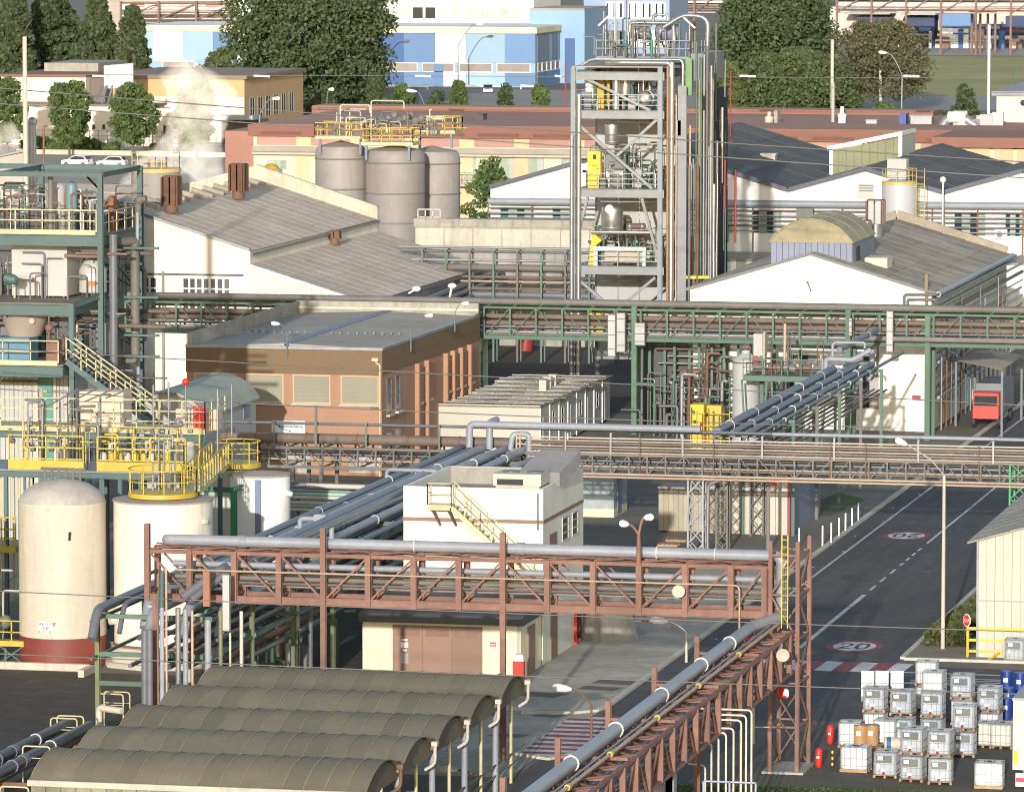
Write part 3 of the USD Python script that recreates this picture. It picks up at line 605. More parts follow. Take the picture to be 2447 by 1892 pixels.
# outside stair on the front
a = V(c('M2', 1490, 930), 258.9); b = V(c('M2', 1690, 940), 258.9); e = V(c('M2', 2100, 1310), 258.9)
ld = [(a[0], b[0], a[2])]
q = MB(); q.box(a[0], b[0], 258.7, Y0 - .01, a[2] - .1, a[2]); q.bar((a[0], 258.72, a[2] - .15), (b[0], 258.72, a[2] - .15), .06, .24); st.p('landing', q, CREAMRAIL)
q = MB()
for x in (a[0] + .2, b[0] - .2): q.bar((x, 258.8, a[2] - .2), (x + .25, Y0 - .02, a[2] - 1.1), .09)
st.p('strut', q, RUSTDARK)
e2 = (e[0] + 1.6, e[2] - 1.55)
for yy in (258.72, 259.5): q = MB(); q.bar((b[0], yy, a[2] - .12), (e2[0], yy, e2[1]), .06, .24); st.p('stringer', q, CREAMRAIL)
n = 16
for i in range(n): q = MB(); f = (i + .5) / n; x, z = b[0] + (e2[0] - b[0]) * f, a[2] + (e2[1] - a[2]) * f; q.box(x - .13, x + .13, 258.75, 259.47, z - .03, z); st.p('tread', q, GALV)
q = MB(); q.rail([(a[0], 259.5, a[2]), (a[0], 258.72, a[2]), (b[0], 258.72, a[2]), (e2[0], 258.72, e2[1])], 1.05, .022, .9); q.rail([(b[0], 259.5, a[2]), (e2[0], 259.5, e2[1])], 1.05, .022, 1.2); st.p('hand_rail', q, CREAMRAIL)
# roof unit
r = V(c('M2', 2050, 790), 261); s = V(c('M3', 270, 790), 261)
ac = Thing('air_unit', 'cream ventilation unit with round fans on the white stair building', 'air conditioner', (r[0], 261, 7.75))
q = MB(); q.box(r[0], s[0], 260.6, 262.6, 8.62, 9.2); q.box(r[0] + .1, s[0] - .1, 260.75, 262.4, 7.75, 8.62); ac.p('casing', q, OFFSHEET)
q = MB(); q.box(r[0] + .2, r[0] + 1.5, 260.57, 260.6, 8.66, 8.95); q.box(r[0] + 2.2, r[0] + 2.7, 260.56, 260.6, 8.0, 8.5); ac.p('grille', q, BLACK)
for k in (.7, 1.9): q = MB(); q.tube([(r[0] + k, 261.6, 9.2), (r[0] + k, 261.6, 9.26)], .42, 16); ac.p('fan', q, IBCP)
q = MB(); q.extr([(r[0] + .8, 262.65, 9.1), (s[0] + .5, 262.65, 9.1), (s[0] + 1.1, 264.8, 10.0), (r[0] + 1.5, 264.8, 10.0)], (0, .05, -.7)); ac.p('duct', q, M('dull_duct', (.2, .205, .225), .75))

an = Thing('electrical_annex', 'low cream annex with wide brown doors under the white stair building', 'building', (-59.9, 254.5, 0))
q = MB(); q.box(-63.8, -56.0, 254.5, 259.58, 0, 2.56); an.p('wall', q, CREAMWALL)
q = MB(); q.extr([(-63.95, 254.35, 2.58), (-63.95, 259.57, 2.58), (-63.95, 259.57, 3.6), (-63.95, 254.35, 2.98)], (8.1, 0, 0)); an.p('roof', q, DARKROOF)
dx0, dx1 = -62.25, -57.92
q = MB(); q.box(dx0 - .05, dx1 + .05, 254.46, 254.49, 0, 2.47); dr = an.p('door_frame', q, BROWNDOOR)
for i in range(3): q = MB(); w = (dx1 - dx0) / 3; q.box(dx0 + i * w + .02, dx0 + (i + 1) * w - .02, 254.42, 254.455, .05, 2.4); dl = an.p('door', q, BROWNDOOR); q = MB(); q.box(dx0 + i * w + .15, dx0 + (i + 1) * w - .15, 254.405, 254.418, 1.95, 2.3); dl.p('louvre', q, M('door_louvre', (.2, .11, .08), .6))
for x, z, w, h, m_ in ((-61.7, 1.75, .3, .1, PAPER), (-61.7, 1.5, .36, .26, PAPER), (-61.7, 1.25, .22, .1, PAPER), (-61.7, .85, .38, .5, GREYPANE)): q = MB(); q.box(x - w / 2, x + w / 2, 254.4, 254.415, z - h / 2, z + h / 2); an.p('notice', q, m_)
q = MB(); q.box(-57.5, -57.2, 254.47, 254.495, 1.55, 1.75); sg_ = an.p('red_sign', q, REDP); q = MB(); q.box(-57.47, -57.23, 254.46, 254.468, 1.62, 1.68); sg_.p('white_bar', q, PAPER)
q = MB(); q.tube([(-56.1, 254.42, 2.55), (-56.1, 254.42, 0)], .05, 6); an.p('downpipe', q, OFFSHEET)
q = MB(); q.box(-56.0, -55.93, 256.0, 257.5, 0, 2.3); an.p('side_door', q, BROWNDOOR)
sw = MB(); sw.box(-56.0 + .003, -55.97, 259.6, 266.2, 0, 2.9); st.p('side_plinth', sw, WHITEWALL)
q = MB(); q.box(-55.968, -55.92, 259.2, 259.8, 0, 2.9); st.p('pilaster', q, CREAMWALL)
q = MB(); q.box(-55.968, -55.93, 261.2, 262.7, .02, 2.6); st.p('side_door', q, BROWNDOOR)
# red hose reel and hydrant
g = G(c('L3', 500, 440))
h = Thing('hose_box', 'red fire hose box on the side wall of the white stair building', 'hose box', g)
q = MB(); q.cbox(g, .8, .5, 1.5); h.p('cabinet', q, REDP); q = MB(); q.cbox((g[0] - .75, g[1], 1.0), .6, .5, 1.4); h.p('upper_cabinet', q, REDD); q = MB(); q.tube([(g[0] + .5, g[1], .3), (g[0] + .5, g[1], 1.5)], .1, 8); q.cbox((g[0] - .75, g[1], 0), .5, .4, 1.0); h.p('post', q, BLACK)
g = G(c('L3', 70, 840))
h = Thing('hydrant_box', 'red and white hose hydrant standing by the foot of the red bridge post', 'hydrant', g)
q = MB(); q.cbox((g[0], g[1], .35), .52, .35, 1.1); h.p('body', q, REDP)
q = MB(); q.extr([(g[0] - .26, g[1] - .17, 1.45), (g[0] + .26, g[1] - .17, 1.45), (g[0] + .2, g[1] - .17, 1.75), (g[0] - .2, g[1] - .17, 1.75)], (0, .34, 0)); h.p('hood', q, PAPER)
for s in (-.15, .15): q = MB(); q.tube([(g[0] + s, g[1], 0), (g[0] + s, g[1], .4)], .05, 6); h.p('leg', q, GALV)

# ---------------------------------------------------------------- lamps
def lamp(foot, H, reach, label, head=(.62, .2), pole=STEELPOLE, r=.075, name='street_lamp', curve=.55, arms=None, group=None):
    f = np.asarray(foot, float); t = Thing(name, label, 'street lamp', f, group=group)
    for rx in arms or [reach]:
        rx = np.asarray(rx, float); L = np.linalg.norm(rx[:2]); u_ = rx / max(L, 1e-6)
        pts = [f + [0, 0, H * (1 - curve * .45)] ] + [f + np.array([u_[0], u_[1], 0]) * L * s + np.array([0, 0, H * (1 - curve * .45) + (H * curve * .45 + rx[2]) * math.sin(s * math.pi / 2)]) for s in (.12, .3, .5, .75, 1)]
        q = MB(); q.tube(pts, r * .62, 8); arm = t.p('arm', q, pole)
        e = pts[-1]; dd = np.array([u_[0], u_[1], .08]); q = MB(); q.tube([e, e + dd * head[0] * .3, e + dd * head[0] * .75, e + dd * head[0]], [head[1] * .35, head[1] * .8, head[1], head[1] * .6], 8); t.p('lamp_head', q, LAMPSHELL)
    q = MB(); q.tube([f, f + [0, 0, H * (1 - curve * .45)]], [r * 1.25, r * .8], 10); t.p('post', q, pole)
    return t
g = G((1413, 1772)); top = V((1345, 1648), g[1])
lamp(g, top[2] - .05, (V((1366, 1655), g[1])[0] - g[0], 0, .1), 'curved rusty street lamp rising over the zebra bars beside the kerb', head=(.85, .2), pole=RUSTDARK, r=.06)
g = G((1640, 1582)); top = V((1577, 1484), g[1])
lamp(g, top[2], (V((1596, 1494), g[1])[0] - g[0], 0, 0), 'curved street lamp beside the kerb under the red bridge', head=(.85, .2), r=.06)
g = G((1150, 1905)); top = V((1062, 1838), g[1])
lamp(g, top[2], (V((1094, 1853), g[1])[0] - g[0], 0, 0), 'street lamp at the bottom edge with its head over the vaulted shed', head=(.85, .2), pole=RUSTDARK, r=.06)
g = G((2253, 1552)); top = V((2140, 1052), g[1]); nk = V((2253, 1135), g[1])
lt = Thing('street_lamp', 'tall concrete street lamp on the pavement beside the road', 'street lamp', g); lt.p('post', MB().tube([g, (g[0], g[1], nk[2])], [.11, .075], 10), STEELPOLE); hp_ = V((2168, 1063), g[1]); lt.p('arm', MB().tube([(g[0], g[1], nk[2]), V((2225, 1098), g[1]), hp_], .035, 8), GALV); lt.p('lamp_head', MB().tube([hp_, V((2160, 1059), g[1]), V((2146, 1053), g[1]), top], [.06, .15, .19, .1], 8), LAMPSHELL)
b0 = np.array([ux(1527), VA - .1, 8.8]); 
lamp(b0, 1.75, None, 'twin headed lamp fixed on a post of the red bridge', arms=[(.2, .1, .25), (-.45, .1, -.05)], head=(.42, .17), pole=RUSTRED, r=.1, curve=.6)
def horn(p, label, mat_=CREAMRAIL):
    p = np.asarray(p, float); t = Thing('horn_speaker', label, 'loudspeaker', p); q = MB()
    dr = np.array([.25, -.9, -.12]); q.tube([p, p + dr * .25, p + dr * .45, p + dr * .5], [.09, .16, .27, .29], 16, cap=False); q.tube([p + dr * .42, p + dr * .44], .26, 16); t.p('horn', q, OFFSHEET)
    q = MB(); q.tube([p - dr * .3, p], .1, 10); t.p('driver', q, LAMPSHELL); q = MB(); q.bar(p - dr * .2, p - dr * .2 + [0, .25, .25], .05); t.p('bracket', q, GALV)
horn(V((1619, 1406), VA - .35), 'cream round horn loudspeaker fixed on the front of the red bridge')
horn(U((1868, 1558), -38.35) + [0, 0, 0], 'cream round horn loudspeaker fixed on the forward red bridge near the tower')

# ---------------------------------------------------------------- blue black pipes on the ground, left of the shed
gp = Thing('ground_pipes', 'thick blue black wrapped pipes running diagonally along the vaulted shed', 'pipes', (-68, 215, 0))
for k, (pa, pb, z, r) in enumerate(((c('L1', 1310, 705), c('L1', 0, 1440), 1.25, .25), (c('L1', 1540, 715), c('L1', 0, 1545), 1.2, .25), (c('L1', 1250, 820), c('L1', 300, 1300), 1.0, .17), (c('L1', 1050, 830), c('L1', 0, 1380), 1.2, .1), (c('L1', 1180, 760), c('L1', 0, 1405), 1.2, .09), (c('L1', 1600, 730), c('L1', 100, 1560), .85, .13))):
    a, b = G(pa, z), G(pb, z); x = (a[0] + b[0]) / 2
    q = MB(); q.tube([(x, 228.5 if k < 2 else 227, z), (x, 185, z)], r, 12); pp = gp.p('pipe', q, BLACKPIPE)
    if r > .15:
        for j in range(5):
            y = 224 - j * 5.4 - k * 1.3; q = MB(); q.tube([(x, y, z), (x, y - .12, z)], r + .045, 12); pp.p('band', q, BANDW if j % 2 == 0 else GREYDARK)
        for j in range(4):
            y = 221 - j * 6.1 - k * 2; q = MB(); q.tube([(x, y, z), (x, y - .5, z)], r + .03, 12); pp.p('sleeve', q, GREYDARK)
xm = -68.0
for j in range(8): q = MB(); y = 226 - j * 5; q.box(xm - 2.0, xm + 2.6, y - .1, y + .1, .6, .75); q.bar((xm - 1.6, y, 0), (xm - 1.6, y, .6), .12); q.bar((xm + 2.2, y, 0), (xm + 2.2, y, .6), .12); gp.p('sleeper', q, RUSTDARK)
for j in range(16): q = MB(); rr = random.Random(j); x = xm + rr.uniform(.3, 2.8); y = 226 - rr.random() * 30; q.tube([(x, y, .5), (x, y - 3, .5), (x + .6, y - 3.6, .4)], .06, 6, .2); gp.p('small_pipe', q, RUSTDARK)
for k, (X, Y) in enumerate(((820, 860), (875, 843), (425, 1065), (480, 1045), (190, 1300), (0, 1640))):
    a = G(c('L1', X, Y), 1.75); b = a + [1.2, 0, 0]
    hp = Thing('hoop_barrier', ['far front cream hoop over the blue black pipes nearest the white tanks', 'cream hoop close behind the hoop nearest the white tanks', 'cream hoop over the blue black pipes halfway along them', 'cream hoop close behind the halfway hoop over the pipes', 'low cream hoop over the pipes near the left edge', 'cream hoop over the pipes at the bottom left corner'][k], 'hoop', (a[0], a[1], 0), group='cream hoops over the blue black pipes')
    q = MB(); q.tube([(a[0], a[1], 0), (a[0], a[1], 1.75), (a[0] + 1.2, a[1], 1.75), (a[0] + 1.2, a[1], 0)], .035, 8, .15); hp.p('hoop', q, CREAMRAIL)
    q = MB(); q.bar((a[0], a[1], 1.25), (a[0] + 1.2, a[1], 1.25), .03); hp.p('cross_bar', q, CREAMRAIL)
# risers by the foot of the red bridge
VR = 229.0
rs = Thing('riser_pipes', 'upright grey pipes rising to the left end of the red bridge', 'pipes', (-65, VR, 0))
k5 = lambda X, Y: (340 + X / 5.46, 1260 + Y / 5.46)
for x, y0, y1, r, m_ in ((255, 1030, 1640, .11, GREYPIPE), (465, 1050, 1640, .12, GALV), (562, 1060, 1640, .12, GREYPIPE), (855, 1200, 1640, .15, GREYPIPE), (1292, 1090, 1640, .08, OFFSHEET), (310, 520, 1640, .05, TANPIPE), (1145, 1370, 1640, .05, OFFSHEET), (650, 1080, 1640, .06, TANPIPE), (200, 880, 1640, .05, BROWNPIPE), (30, 1340, 1640, .16, GREYDARK), (95, 1330, 1640, .14, GREYDARK), (1020, 1080, 1640, .09, M('olive_pipe', (.2, .21, .12), .6))):
    a = V(k5(x, y0), VR); q = MB(); q.tube([(a[0], VR, .3), (a[0], VR, a[2])], r, 10); rs.p('riser', q, m_)
a, b = V(k5(255, 560), VR), V(k5(255, 1040), VR); q = MB(); q.tube([(a[0], VR, b[2]), (a[0], VR, a[2])], .13, 10); rs.p('teal_sleeve', q, TEAL)
for x, y0, y1, m_ in ((835, 575, 1030, BROWNDOOR), (1090, 620, 1350, GALV)):
    a, b = V(k5(x - 44, y0), VR - .3), V(k5(x + 44, y1), VR - .3); q = MB(); q.box(a[0], b[0], VR - .3, VR - .05, b[2], a[2]); rs.p('cable_tray', q, M('brown_tray', (.30, .14, .08), .6) if m_ is BROWNDOOR else GREYSHEET)
for k in range(2):
    a = V(k5(520 + k * 120, 920 + k * 30), VR + .4); q = MB(); q.tube([(a[0], VR + .4, a[2]), (a[0] + 1.5 - .1 * k, VR + 1.6, a[2] + 1.2), (a[0] + 1.6, 262, a[2] + 1.3)], .2 - .03 * k, 10, .5); rs.p('bend', q, GREYDARK)
# ---------------------------------------------------------------- tanks on the left
def ring_rail(mb, x, y, z, r, h=1.1, n=16, a0=0, a1=2 * math.pi, rr=.025):
    ang = np.linspace(a0, a1, n + 1); P = [np.array((x + r * math.cos(t), y + r * math.sin(t), z)) for t in ang]
    for i, p in enumerate(P): 
        if i % 2 == 0: mb.bar(p, p + [0, 0, h], rr * 2)
    for f in (1, .5):
        for p, q in zip(P, P[1:]): mb.bar(p + [0, 0, h * f], q + [0, 0, h * f], rr * 2)
    return mb
TX, TY, TR = -79.02, 255.0, 2.13
t = Thing('storage_tank', 'cream domed tank with an oxide red foot and a small white sign', 'tank', (TX, TY, 0))
q = MB(); q.lathe(TX, TY, [(TR, 1.45), (TR, 7.95)], 40); t.p('shell', q, TANKWHITE)
q = MB(); q.lathe(TX, TY, [(TR + .006, -.05), (TR + .006, 1.46)], 40); t.p('foot', q, BROWNRED)
q = MB(); q.lathe(TX, TY, [(TR, 7.95), (TR * .97, 8.2), (TR * .85, 8.5), (TR * .62, 8.82), (TR * .32, 9.02), (.01, 9.08)], 40); t.p('dome', q, DOME)
q = MB(); q.lathe(TX, TY, [(TR + .02, 7.9), (TR + .02, 7.97)], 40); q.lathe(TX, TY, [(TR + .012, 4.6), (TR + .012, 4.63)], 40); t.p('weld_ring', q, TANKWHITE)
ang = math.radians(-96)
def on_tank(cx, cy, r, a, da, z0, z1, out=.02):
    q = MB(); n = 6; aa = np.linspace(a - da, a + da, n + 1); P = lambda t, z: (cx + (r + out) * math.cos(t), cy + (r + out) * math.sin(t), z)
    for u, w in zip(aa, aa[1:]): q.quad(P(u, z0), P(w, z0), P(w, z1), P(u, z1))
    return q
sgn = t.p('sign', on_tank(TX, TY, TR, ang, .18, 1.72, 2.32, .03), PAPER)
ltr = MB()
for i, (s, h) in enumerate((('BRES AT BTHT', .13), ('80 M³', .13), ('N 1026 SOL', .13))):
    tm = meshkit.text_mesh(s.replace('³', '3'), h * 1.15, .001, True); v = np.array(tm.vertices); v[:, 0] -= v[:, 0].mean(); v[:, 0] *= .6; z0 = 2.12 - i * .19
    a = ang + v[:, 0] / (TR + .04); ltr.add(np.c_[TX + (TR + .04) * np.cos(a), TY + (TR + .04) * np.sin(a), z0 + v[:, 1]], np.array(tm.faces))
sgn.p('lettering', ltr, INK)
q = MB()
for k in range(6): a = math.radians(-150 + 55 * k); q.tube([(TX + .8 * math.cos(a), TY + .8 * math.sin(a), 8.6), (TX + .8 * math.cos(a), TY + .8 * math.sin(a), 9.5 + .2 * (k % 3))], .07, 8)
for k in range(6): t.p('nozzle', MB().tube([(TX - .9 + .36 * k, TY + .1, 8.9), (TX - .9 + .36 * k, TY + .1, 9.6)], .06, 8), WEATHER)
t.p('header_pipe', MB().tube([(TX - 1.1, TY + .1, 9.55), (TX + 1.2, TY + .1, 9.5)], .07, 8), WEATHER)
t.p('lug', MB().bar((TX + .95, TY - 1.95, 6.3), (TX + 1.0, TY - 2.05, 6.7), .09), BLACK)
UX2, UY2, R2 = -74.25, 256.2, 2.42
t = Thing('storage_tank', 'wide white flat topped tank with a yellow railed platform on a concrete plinth', 'tank', (UX2, UY2, 0))
q = MB(); q.lathe(UX2, UY2, [(R2, .9), (R2, 8.05)], 44); t.p('shell', q, TANKWHITE2)
q = MB(); q.lathe(UX2, UY2, [(R2 + .05, 8.0), (R2 + .05, 8.08), None, (.01, 8.25)], 44); t.p('roof', q, GREYROOF)
q = MB(); q.lathe(UX2, UY2, [(R2 + .35, 0), (R2 + .35, .95), None, (.5, .97)], 8); q.lathe(UX2, UY2, [(R2 + .7, 0), (R2 + .7, .25), None, (.5, .26)], 8); t.p('plinth', q, CONCLIGHT)
q = MB(); q.lathe(UX2, UY2, [(R2 + .05, .97), (R2 + .05, 1.1)], 44); t.p('base_ring', q, RUSTDARK)
q = MB(); q.lathe(UX2, UY2, [(1.7, 8.2), (1.7, 8.42), None, (.01, 8.5)], 28); t.p('platform', q, YELLOW)
t.p('platform_rail', ring_rail(MB(), UX2, UY2, 8.42, 1.68, 1.15, 20), YELLOW)
q = MB(); a = math.radians(-150); q.tube([(UX2 + R2 * math.cos(a), UY2 + R2 * math.sin(a), 2.4), (UX2 + (R2 + .3) * math.cos(a), UY2 + (R2 + .3) * math.sin(a), 2.4)], .42, 18); mh = t.p('manhole', q, TANKWHITE2)
q = MB(); a = math.radians(-20); q.tube([(UX2 + R2 * math.cos(a), UY2 + R2 * math.sin(a), 7.1), (UX2 + (R2 + .2) * math.cos(a), UY2 + (R2 + .2) * math.sin(a), 7.1)], .12, 10); t.p('nozzle', q, TANKWHITE2)
for k in range(5): t.p('vent_pipe', MB().tube([(UX2 - .5 + .28 * k, UY2 + .2 * (k % 2), 8.4), (UX2 - .5 + .28 * k, UY2 + .2 * (k % 2), 9.8 + .5 * (k % 3))], .055, 8), GALV)
t.p('vent_pipe', MB().tube([(UX2 - .2, UY2, 8.4), (UX2 - .2, UY2, 11.2), (UX2 + .5, UY2, 11.2), (UX2 + .5, UY2, 10.6)], .05, 8, .15), GALV)
# third, smaller tank behind with green frame
g3 = V((505, 1130), 272); b3 = V((652, 1120), 272)
cx3, r3 = (g3[0] + b3[0]) / 2 + .7, 1.55
t = Thing('storage_tank', 'smaller white tank standing behind the green portal frame', 'tank', (cx3, 273, 0))
q = MB(); q.lathe(cx3, 273, [(r3, 0), (r3, 7.5)], 32); t.p('shell', q, WHITEPAINT)
q = MB(); q.lathe(cx3, 273, [(r3 + .03, 7.45), (r3 + .03, 7.55), None, (.01, 7.72)], 32); t.p('roof', q, GREYROOF)
t.p('nozzle', MB().tube([(cx3 + r3 - .1, 272.6, 6.6), (cx3 + r3 + .25, 272.4, 6.6)], .13, 10), WHITEPAINT)
t.p('ladder', MB().bar((cx3 + .3, 271.4, 0), (cx3 + .3, 271.4, 7.4), .3, .04), BLUEGREY)
q = MB(); q.lathe(cx3 - 2.2, 274.5, [(1.15, 7.3), (1.15, 7.6), None, (.01, 7.7)], 24); q.lathe(cx3 - 2.2, 274.5, [(1.1, 0), (1.1, 7.3)], 24)
t2 = Thing('storage_tank', 'white tank with a round yellow railed top left of the smaller white tank', 'tank', (cx3 - 2.2, 274.5, 0))
t2.p('shell', q, TANKWHITE2); q = MB(); q.lathe(cx3 - 1.6, 274.5, [(1.2, 7.7), (1.2, 7.95), None, (.01, 8.0)], 24); t2.p('platform', q, YELLOW); t2.p('platform_rail', ring_rail(MB(), cx3 - 1.6, 274.5, 7.95, 1.18, 1.1, 16), YELLOW)
gf = Thing('portal_frame', 'bright green steel portal frame between the white tanks', 'frame', (-76, 268, 0))
A1, A2, A3, A4 = V(c('M1', 1800, 740), 270)[0], V(c('M1', 1965, 740), 270)[0], V(c('M1', 2125, 665), 273.5)[0], 7.0
for x, y in ((A2, 270), (A3, 273.5)): q = MB(); q.ibeam((x, y, 0), (x, y, A4 + .1), .28, .28, .03); gf.p('post', q, BRIGHTGREEN)
for p_, r_ in (((A1 - .6, 270, A4), (A2, 270, A4)), ((A2, 270, A4), (A3, 273.5, A4)), ((A1 + .2, 273.5, A4 + .1), (A3, 273.5, A4 + .1))): q = MB(); q.ibeam(p_, r_, .2, .26, .03); gf.p('beam', q, BRIGHTGREEN)
t = Thing('storage_tank', 'brown tank just showing at the left edge beside the domed tank', 'tank', (-84.2, 253.5, 0))
q = MB(); q.lathe(-84.3, 253.2, [(2.1, 0), (2.1, 7.2), None, (.01, 7.9)], 36); t.p('shell', q, M('brown_tank', (.33, .27, .19), .6, var=.2, streak=.3))
q = MB(); q.lathe(-84.3, 253.2, [(2.12, 6.9), (2.12, 7.0)], 36); t.p('weld_ring', q, TANKGREY)
# small yellow stage at the left foot
g = G((70, 1590)); st2 = Thing('work_platform', 'small yellow railed stage on green braced legs at the left edge', 'platform', g)
x0, x1, y0, y1, zt = g[0] - 3.0, g[0] - .1, g[1] - .2, g[1] + 1.2, 1.1
for x in (x0 + .1, (x0 + x1) / 2, x1 - .1): 
    for y in (y0 + .1, y1 - .1): q = MB(); q.bar((x, y, 0), (x, y, zt - .05), .11); st2.p('leg', q, GREEN)
for a, b in ((x0 + .1, (x0 + x1) / 2), ((x0 + x1) / 2, x1 - .1)):
    for s in (0, 1): q = MB(); q.bar((a, y0 + .1, (.05, zt - .1)[s]), (b, y0 + .1, (zt - .1, .05)[s]), .05); st2.p('brace', q, GREEN)
q = MB(); q.box(x0, x1, y0, y1, zt - .05, zt); q.box(x0, x1, y0 - .03, y0, zt - .15, zt + .12); st2.p('deck', q, YELLOW)
q = MB(); q.rail([(x0, y0, zt), (x1, y0, zt), (x1, y1, zt)], 1.1, .028, .8); st2.p('hand_rail', q, YELLOW)
q = MB(); q.tube([(x0 + 1.0, y1 - .4, zt + .3), (x0 + 1.0, y1 - .4, zt + 1.1)], .32, 12); q.ball((x0 + 1.5, y1 - .3, zt + .9), .35); pm = Thing('pump', 'grey green pump standing on the small yellow stage', 'pump', (x0 + 1, y1 - .4, zt)); pm.p('body', q, M('pump_green', (.13, .16, .13), .5)); pm.p('riser', MB().tube([(x0 + 1.1, y1 - .3, zt + 1.1), (x0 + 1.1, y1 - .3, 5.5)], .16, 10), M('pump_green', (.13, .16, .13)))
for k in range(3): pm.p('small_pipe', MB().tube([(x0 + .4 + .9 * k, y1, zt), (x0 + .4 + .9 * k, y1, 4.5 - k), (x0 + 1.8 + .4 * k, y1, 4.5 - k)], .05, 6, .2), OFFSHEET)
q = MB()
bund = MB(); bund.box(-100, -76.7, 252.4, 252.7, 0, .35); bund.box(-76.9, -76.6, 250.5, 252.7, 0, .35)
single('bund_wall', bund, CONCLIGHT, 'low worn concrete bund wall in front of the tanks', 'wall')

# ---------------------------------------------------------------- yellow railed platforms behind the tanks
yp = Thing('pipe_platform', 'long green platform with yellow rails and valves behind the cream tanks', 'platform', (-80, 264, 0))
VY = 263.0
a = V((-10, 1125), VY); e = V((393, 1130), VY); ZD = a[2] + .1
q = MB(); q.box(a[0] - 2, e[0] + .3, VY, VY + 4.5, ZD - .06, ZD); dk = yp.p('deck', q, GALV)
for y in (VY, VY + 4.5): q = MB(); q.ibeam((a[0] - 2, y, ZD - .22), (e[0] + .3, y, ZD - .22), .16, .32, .02); yp.p('beam', q, TEAL)
for (x0, x1) in ((V(c('M1', 75, 630), VY)[0], V(c('M1', 700, 640), VY)[0]), (V(c('M1', 820, 620), VY)[0], V(c('M1', 1560, 620), VY)[0])):
    q = MB(); q.box(x0, x1, VY - .05, VY - .01, ZD + .02, ZD + .5); yp.p('toe_board', q, YELLOW)
    q = MB(); q.rail([(x0, VY, ZD), (x1, VY, ZD)], 1.75, .03, .95, (1, .66, .33)); yp.p('hand_rail', q, YELLOW)
    q = MB(); q.rail([(x0, VY + 2.6, ZD), (x1, VY + 2.6, ZD)], 2.0, .03, 1.1, (1, .6)); yp.p('hand_rail', q, YELLOW)
for k in range(7):
    x = a[0] - 1.5 + k * 2.0
    for y in (VY + .1, VY + 4.4): q = MB(); q.ibeam((x, y, 0), (x, y, ZD - .38), .2, .2); yp.p('leg', q, TEAL)
rg = random.Random(21)
vm = [GALV, WEATHER, YELLOW, OFFSHEET, TANPIPE, BROWNPIPE]
for k in range(46):      # crowd of thin risers, valves and conduits on the platform
    x = a[0] + rg.uniform(0, 9.3); y = VY + rg.uniform(.4, 4.2); h = rg.uniform(1.0, 3.9) if x < a[0] + 5.2 else rg.uniform(.7, 2.2)
    q = MB(); q.tube([(x, y, ZD), (x, y, ZD + h), (x + rg.uniform(-1, 1), y + rg.uniform(-.3, .3), ZD + h)], rg.choice([.03, .04, .055, .075]), 6, .15); yp.p('riser_pipe', q, rg.choice(vm))
for k in range(26):
    x = a[0] + rg.uniform(0, 9.3); y = VY + rg.uniform(.4, 4.2); z = ZD + rg.uniform(.2, 2.4)
    q = MB(); q.tube([(x, y, z), (x + .25, y, z)], .12, 8); q.tube([(x + .12, y, z), (x + .12, y, z + .3)], .05, 6); q.tube([(x + .12, y, z + .3), (x + .12, y, z + .33)], .14, 10); yp.p('valve', q, rg.choice([WEATHER, GALV, GREYDARK, BROWNPIPE]))
for k in range(9):
    x = a[0] + 5.3 + k * .42; q = MB(); q.tube([(x, VY + 1.2, ZD), (x, VY + 1.2, ZD + .7)], .17, 10); q.ball((x, VY + 1.2, ZD + .7), .17); yp.p('cylinder', q, YELLOW if k % 3 else OFFSHEET)
for k in range(4): q = MB(); x = a[0] + 2.2 + 1.1 * k; q.bar((x, VY + 1, ZD + 3.0 + .2 * k), (x + 1.5, VY + 2, ZD + 3.9 + .1 * k), .16, .05); yp.p('cable_tray', q, WEATHER)
for k in range(8): q = MB(); x = a[0] - .5 + k * .32; q.tube([(x, VY + .4, 2), (x, VY + .4, ZD)], .05 + .02 * (k % 2), 6); yp.p('drop_pipe', q, CREAMRAIL if k % 3 else TEAL)
q = MB(); q.box(a[0] - 1, a[0] + 1.2, VY - .6, VY, 4.4, 4.7); q.rail([(a[0] - 1, VY - .6, 4.7), (a[0] + 1.2, VY - .6, 4.7)], 1.5, .03, .5, (1, .6, .3)); yp.p('side_stage', q, YELLOW)
# gangway from the tank top to the round railed top
gw = Thing('gangway', 'sloping yellow railed gangway between the flat topped tank and the small tanks', 'gangway', (UX2 + 1.2, 262, 8))
p0, p1 = np.array((UX2 + 1.0, 257.6, 8.35)), np.array((cx3 - 2.2, 273.2, 8.0))
q = MB(); q.bar(p0, p1, .9, .06); gw.p('deck', q, GALV)
for s in (-.45, .45): q = MB(); q.bar(p0 + [s, 0, -.1], p1 + [s, 0, -.1], .06, .2); gw.p('beam', q, YELLOW); q = MB(); q.rail([p0 + [s, 0, 0], p1 + [s, 0, 0]], 1.1, .03, 1.5, (1,)); gw.p('hand_rail', q, YELLOW)
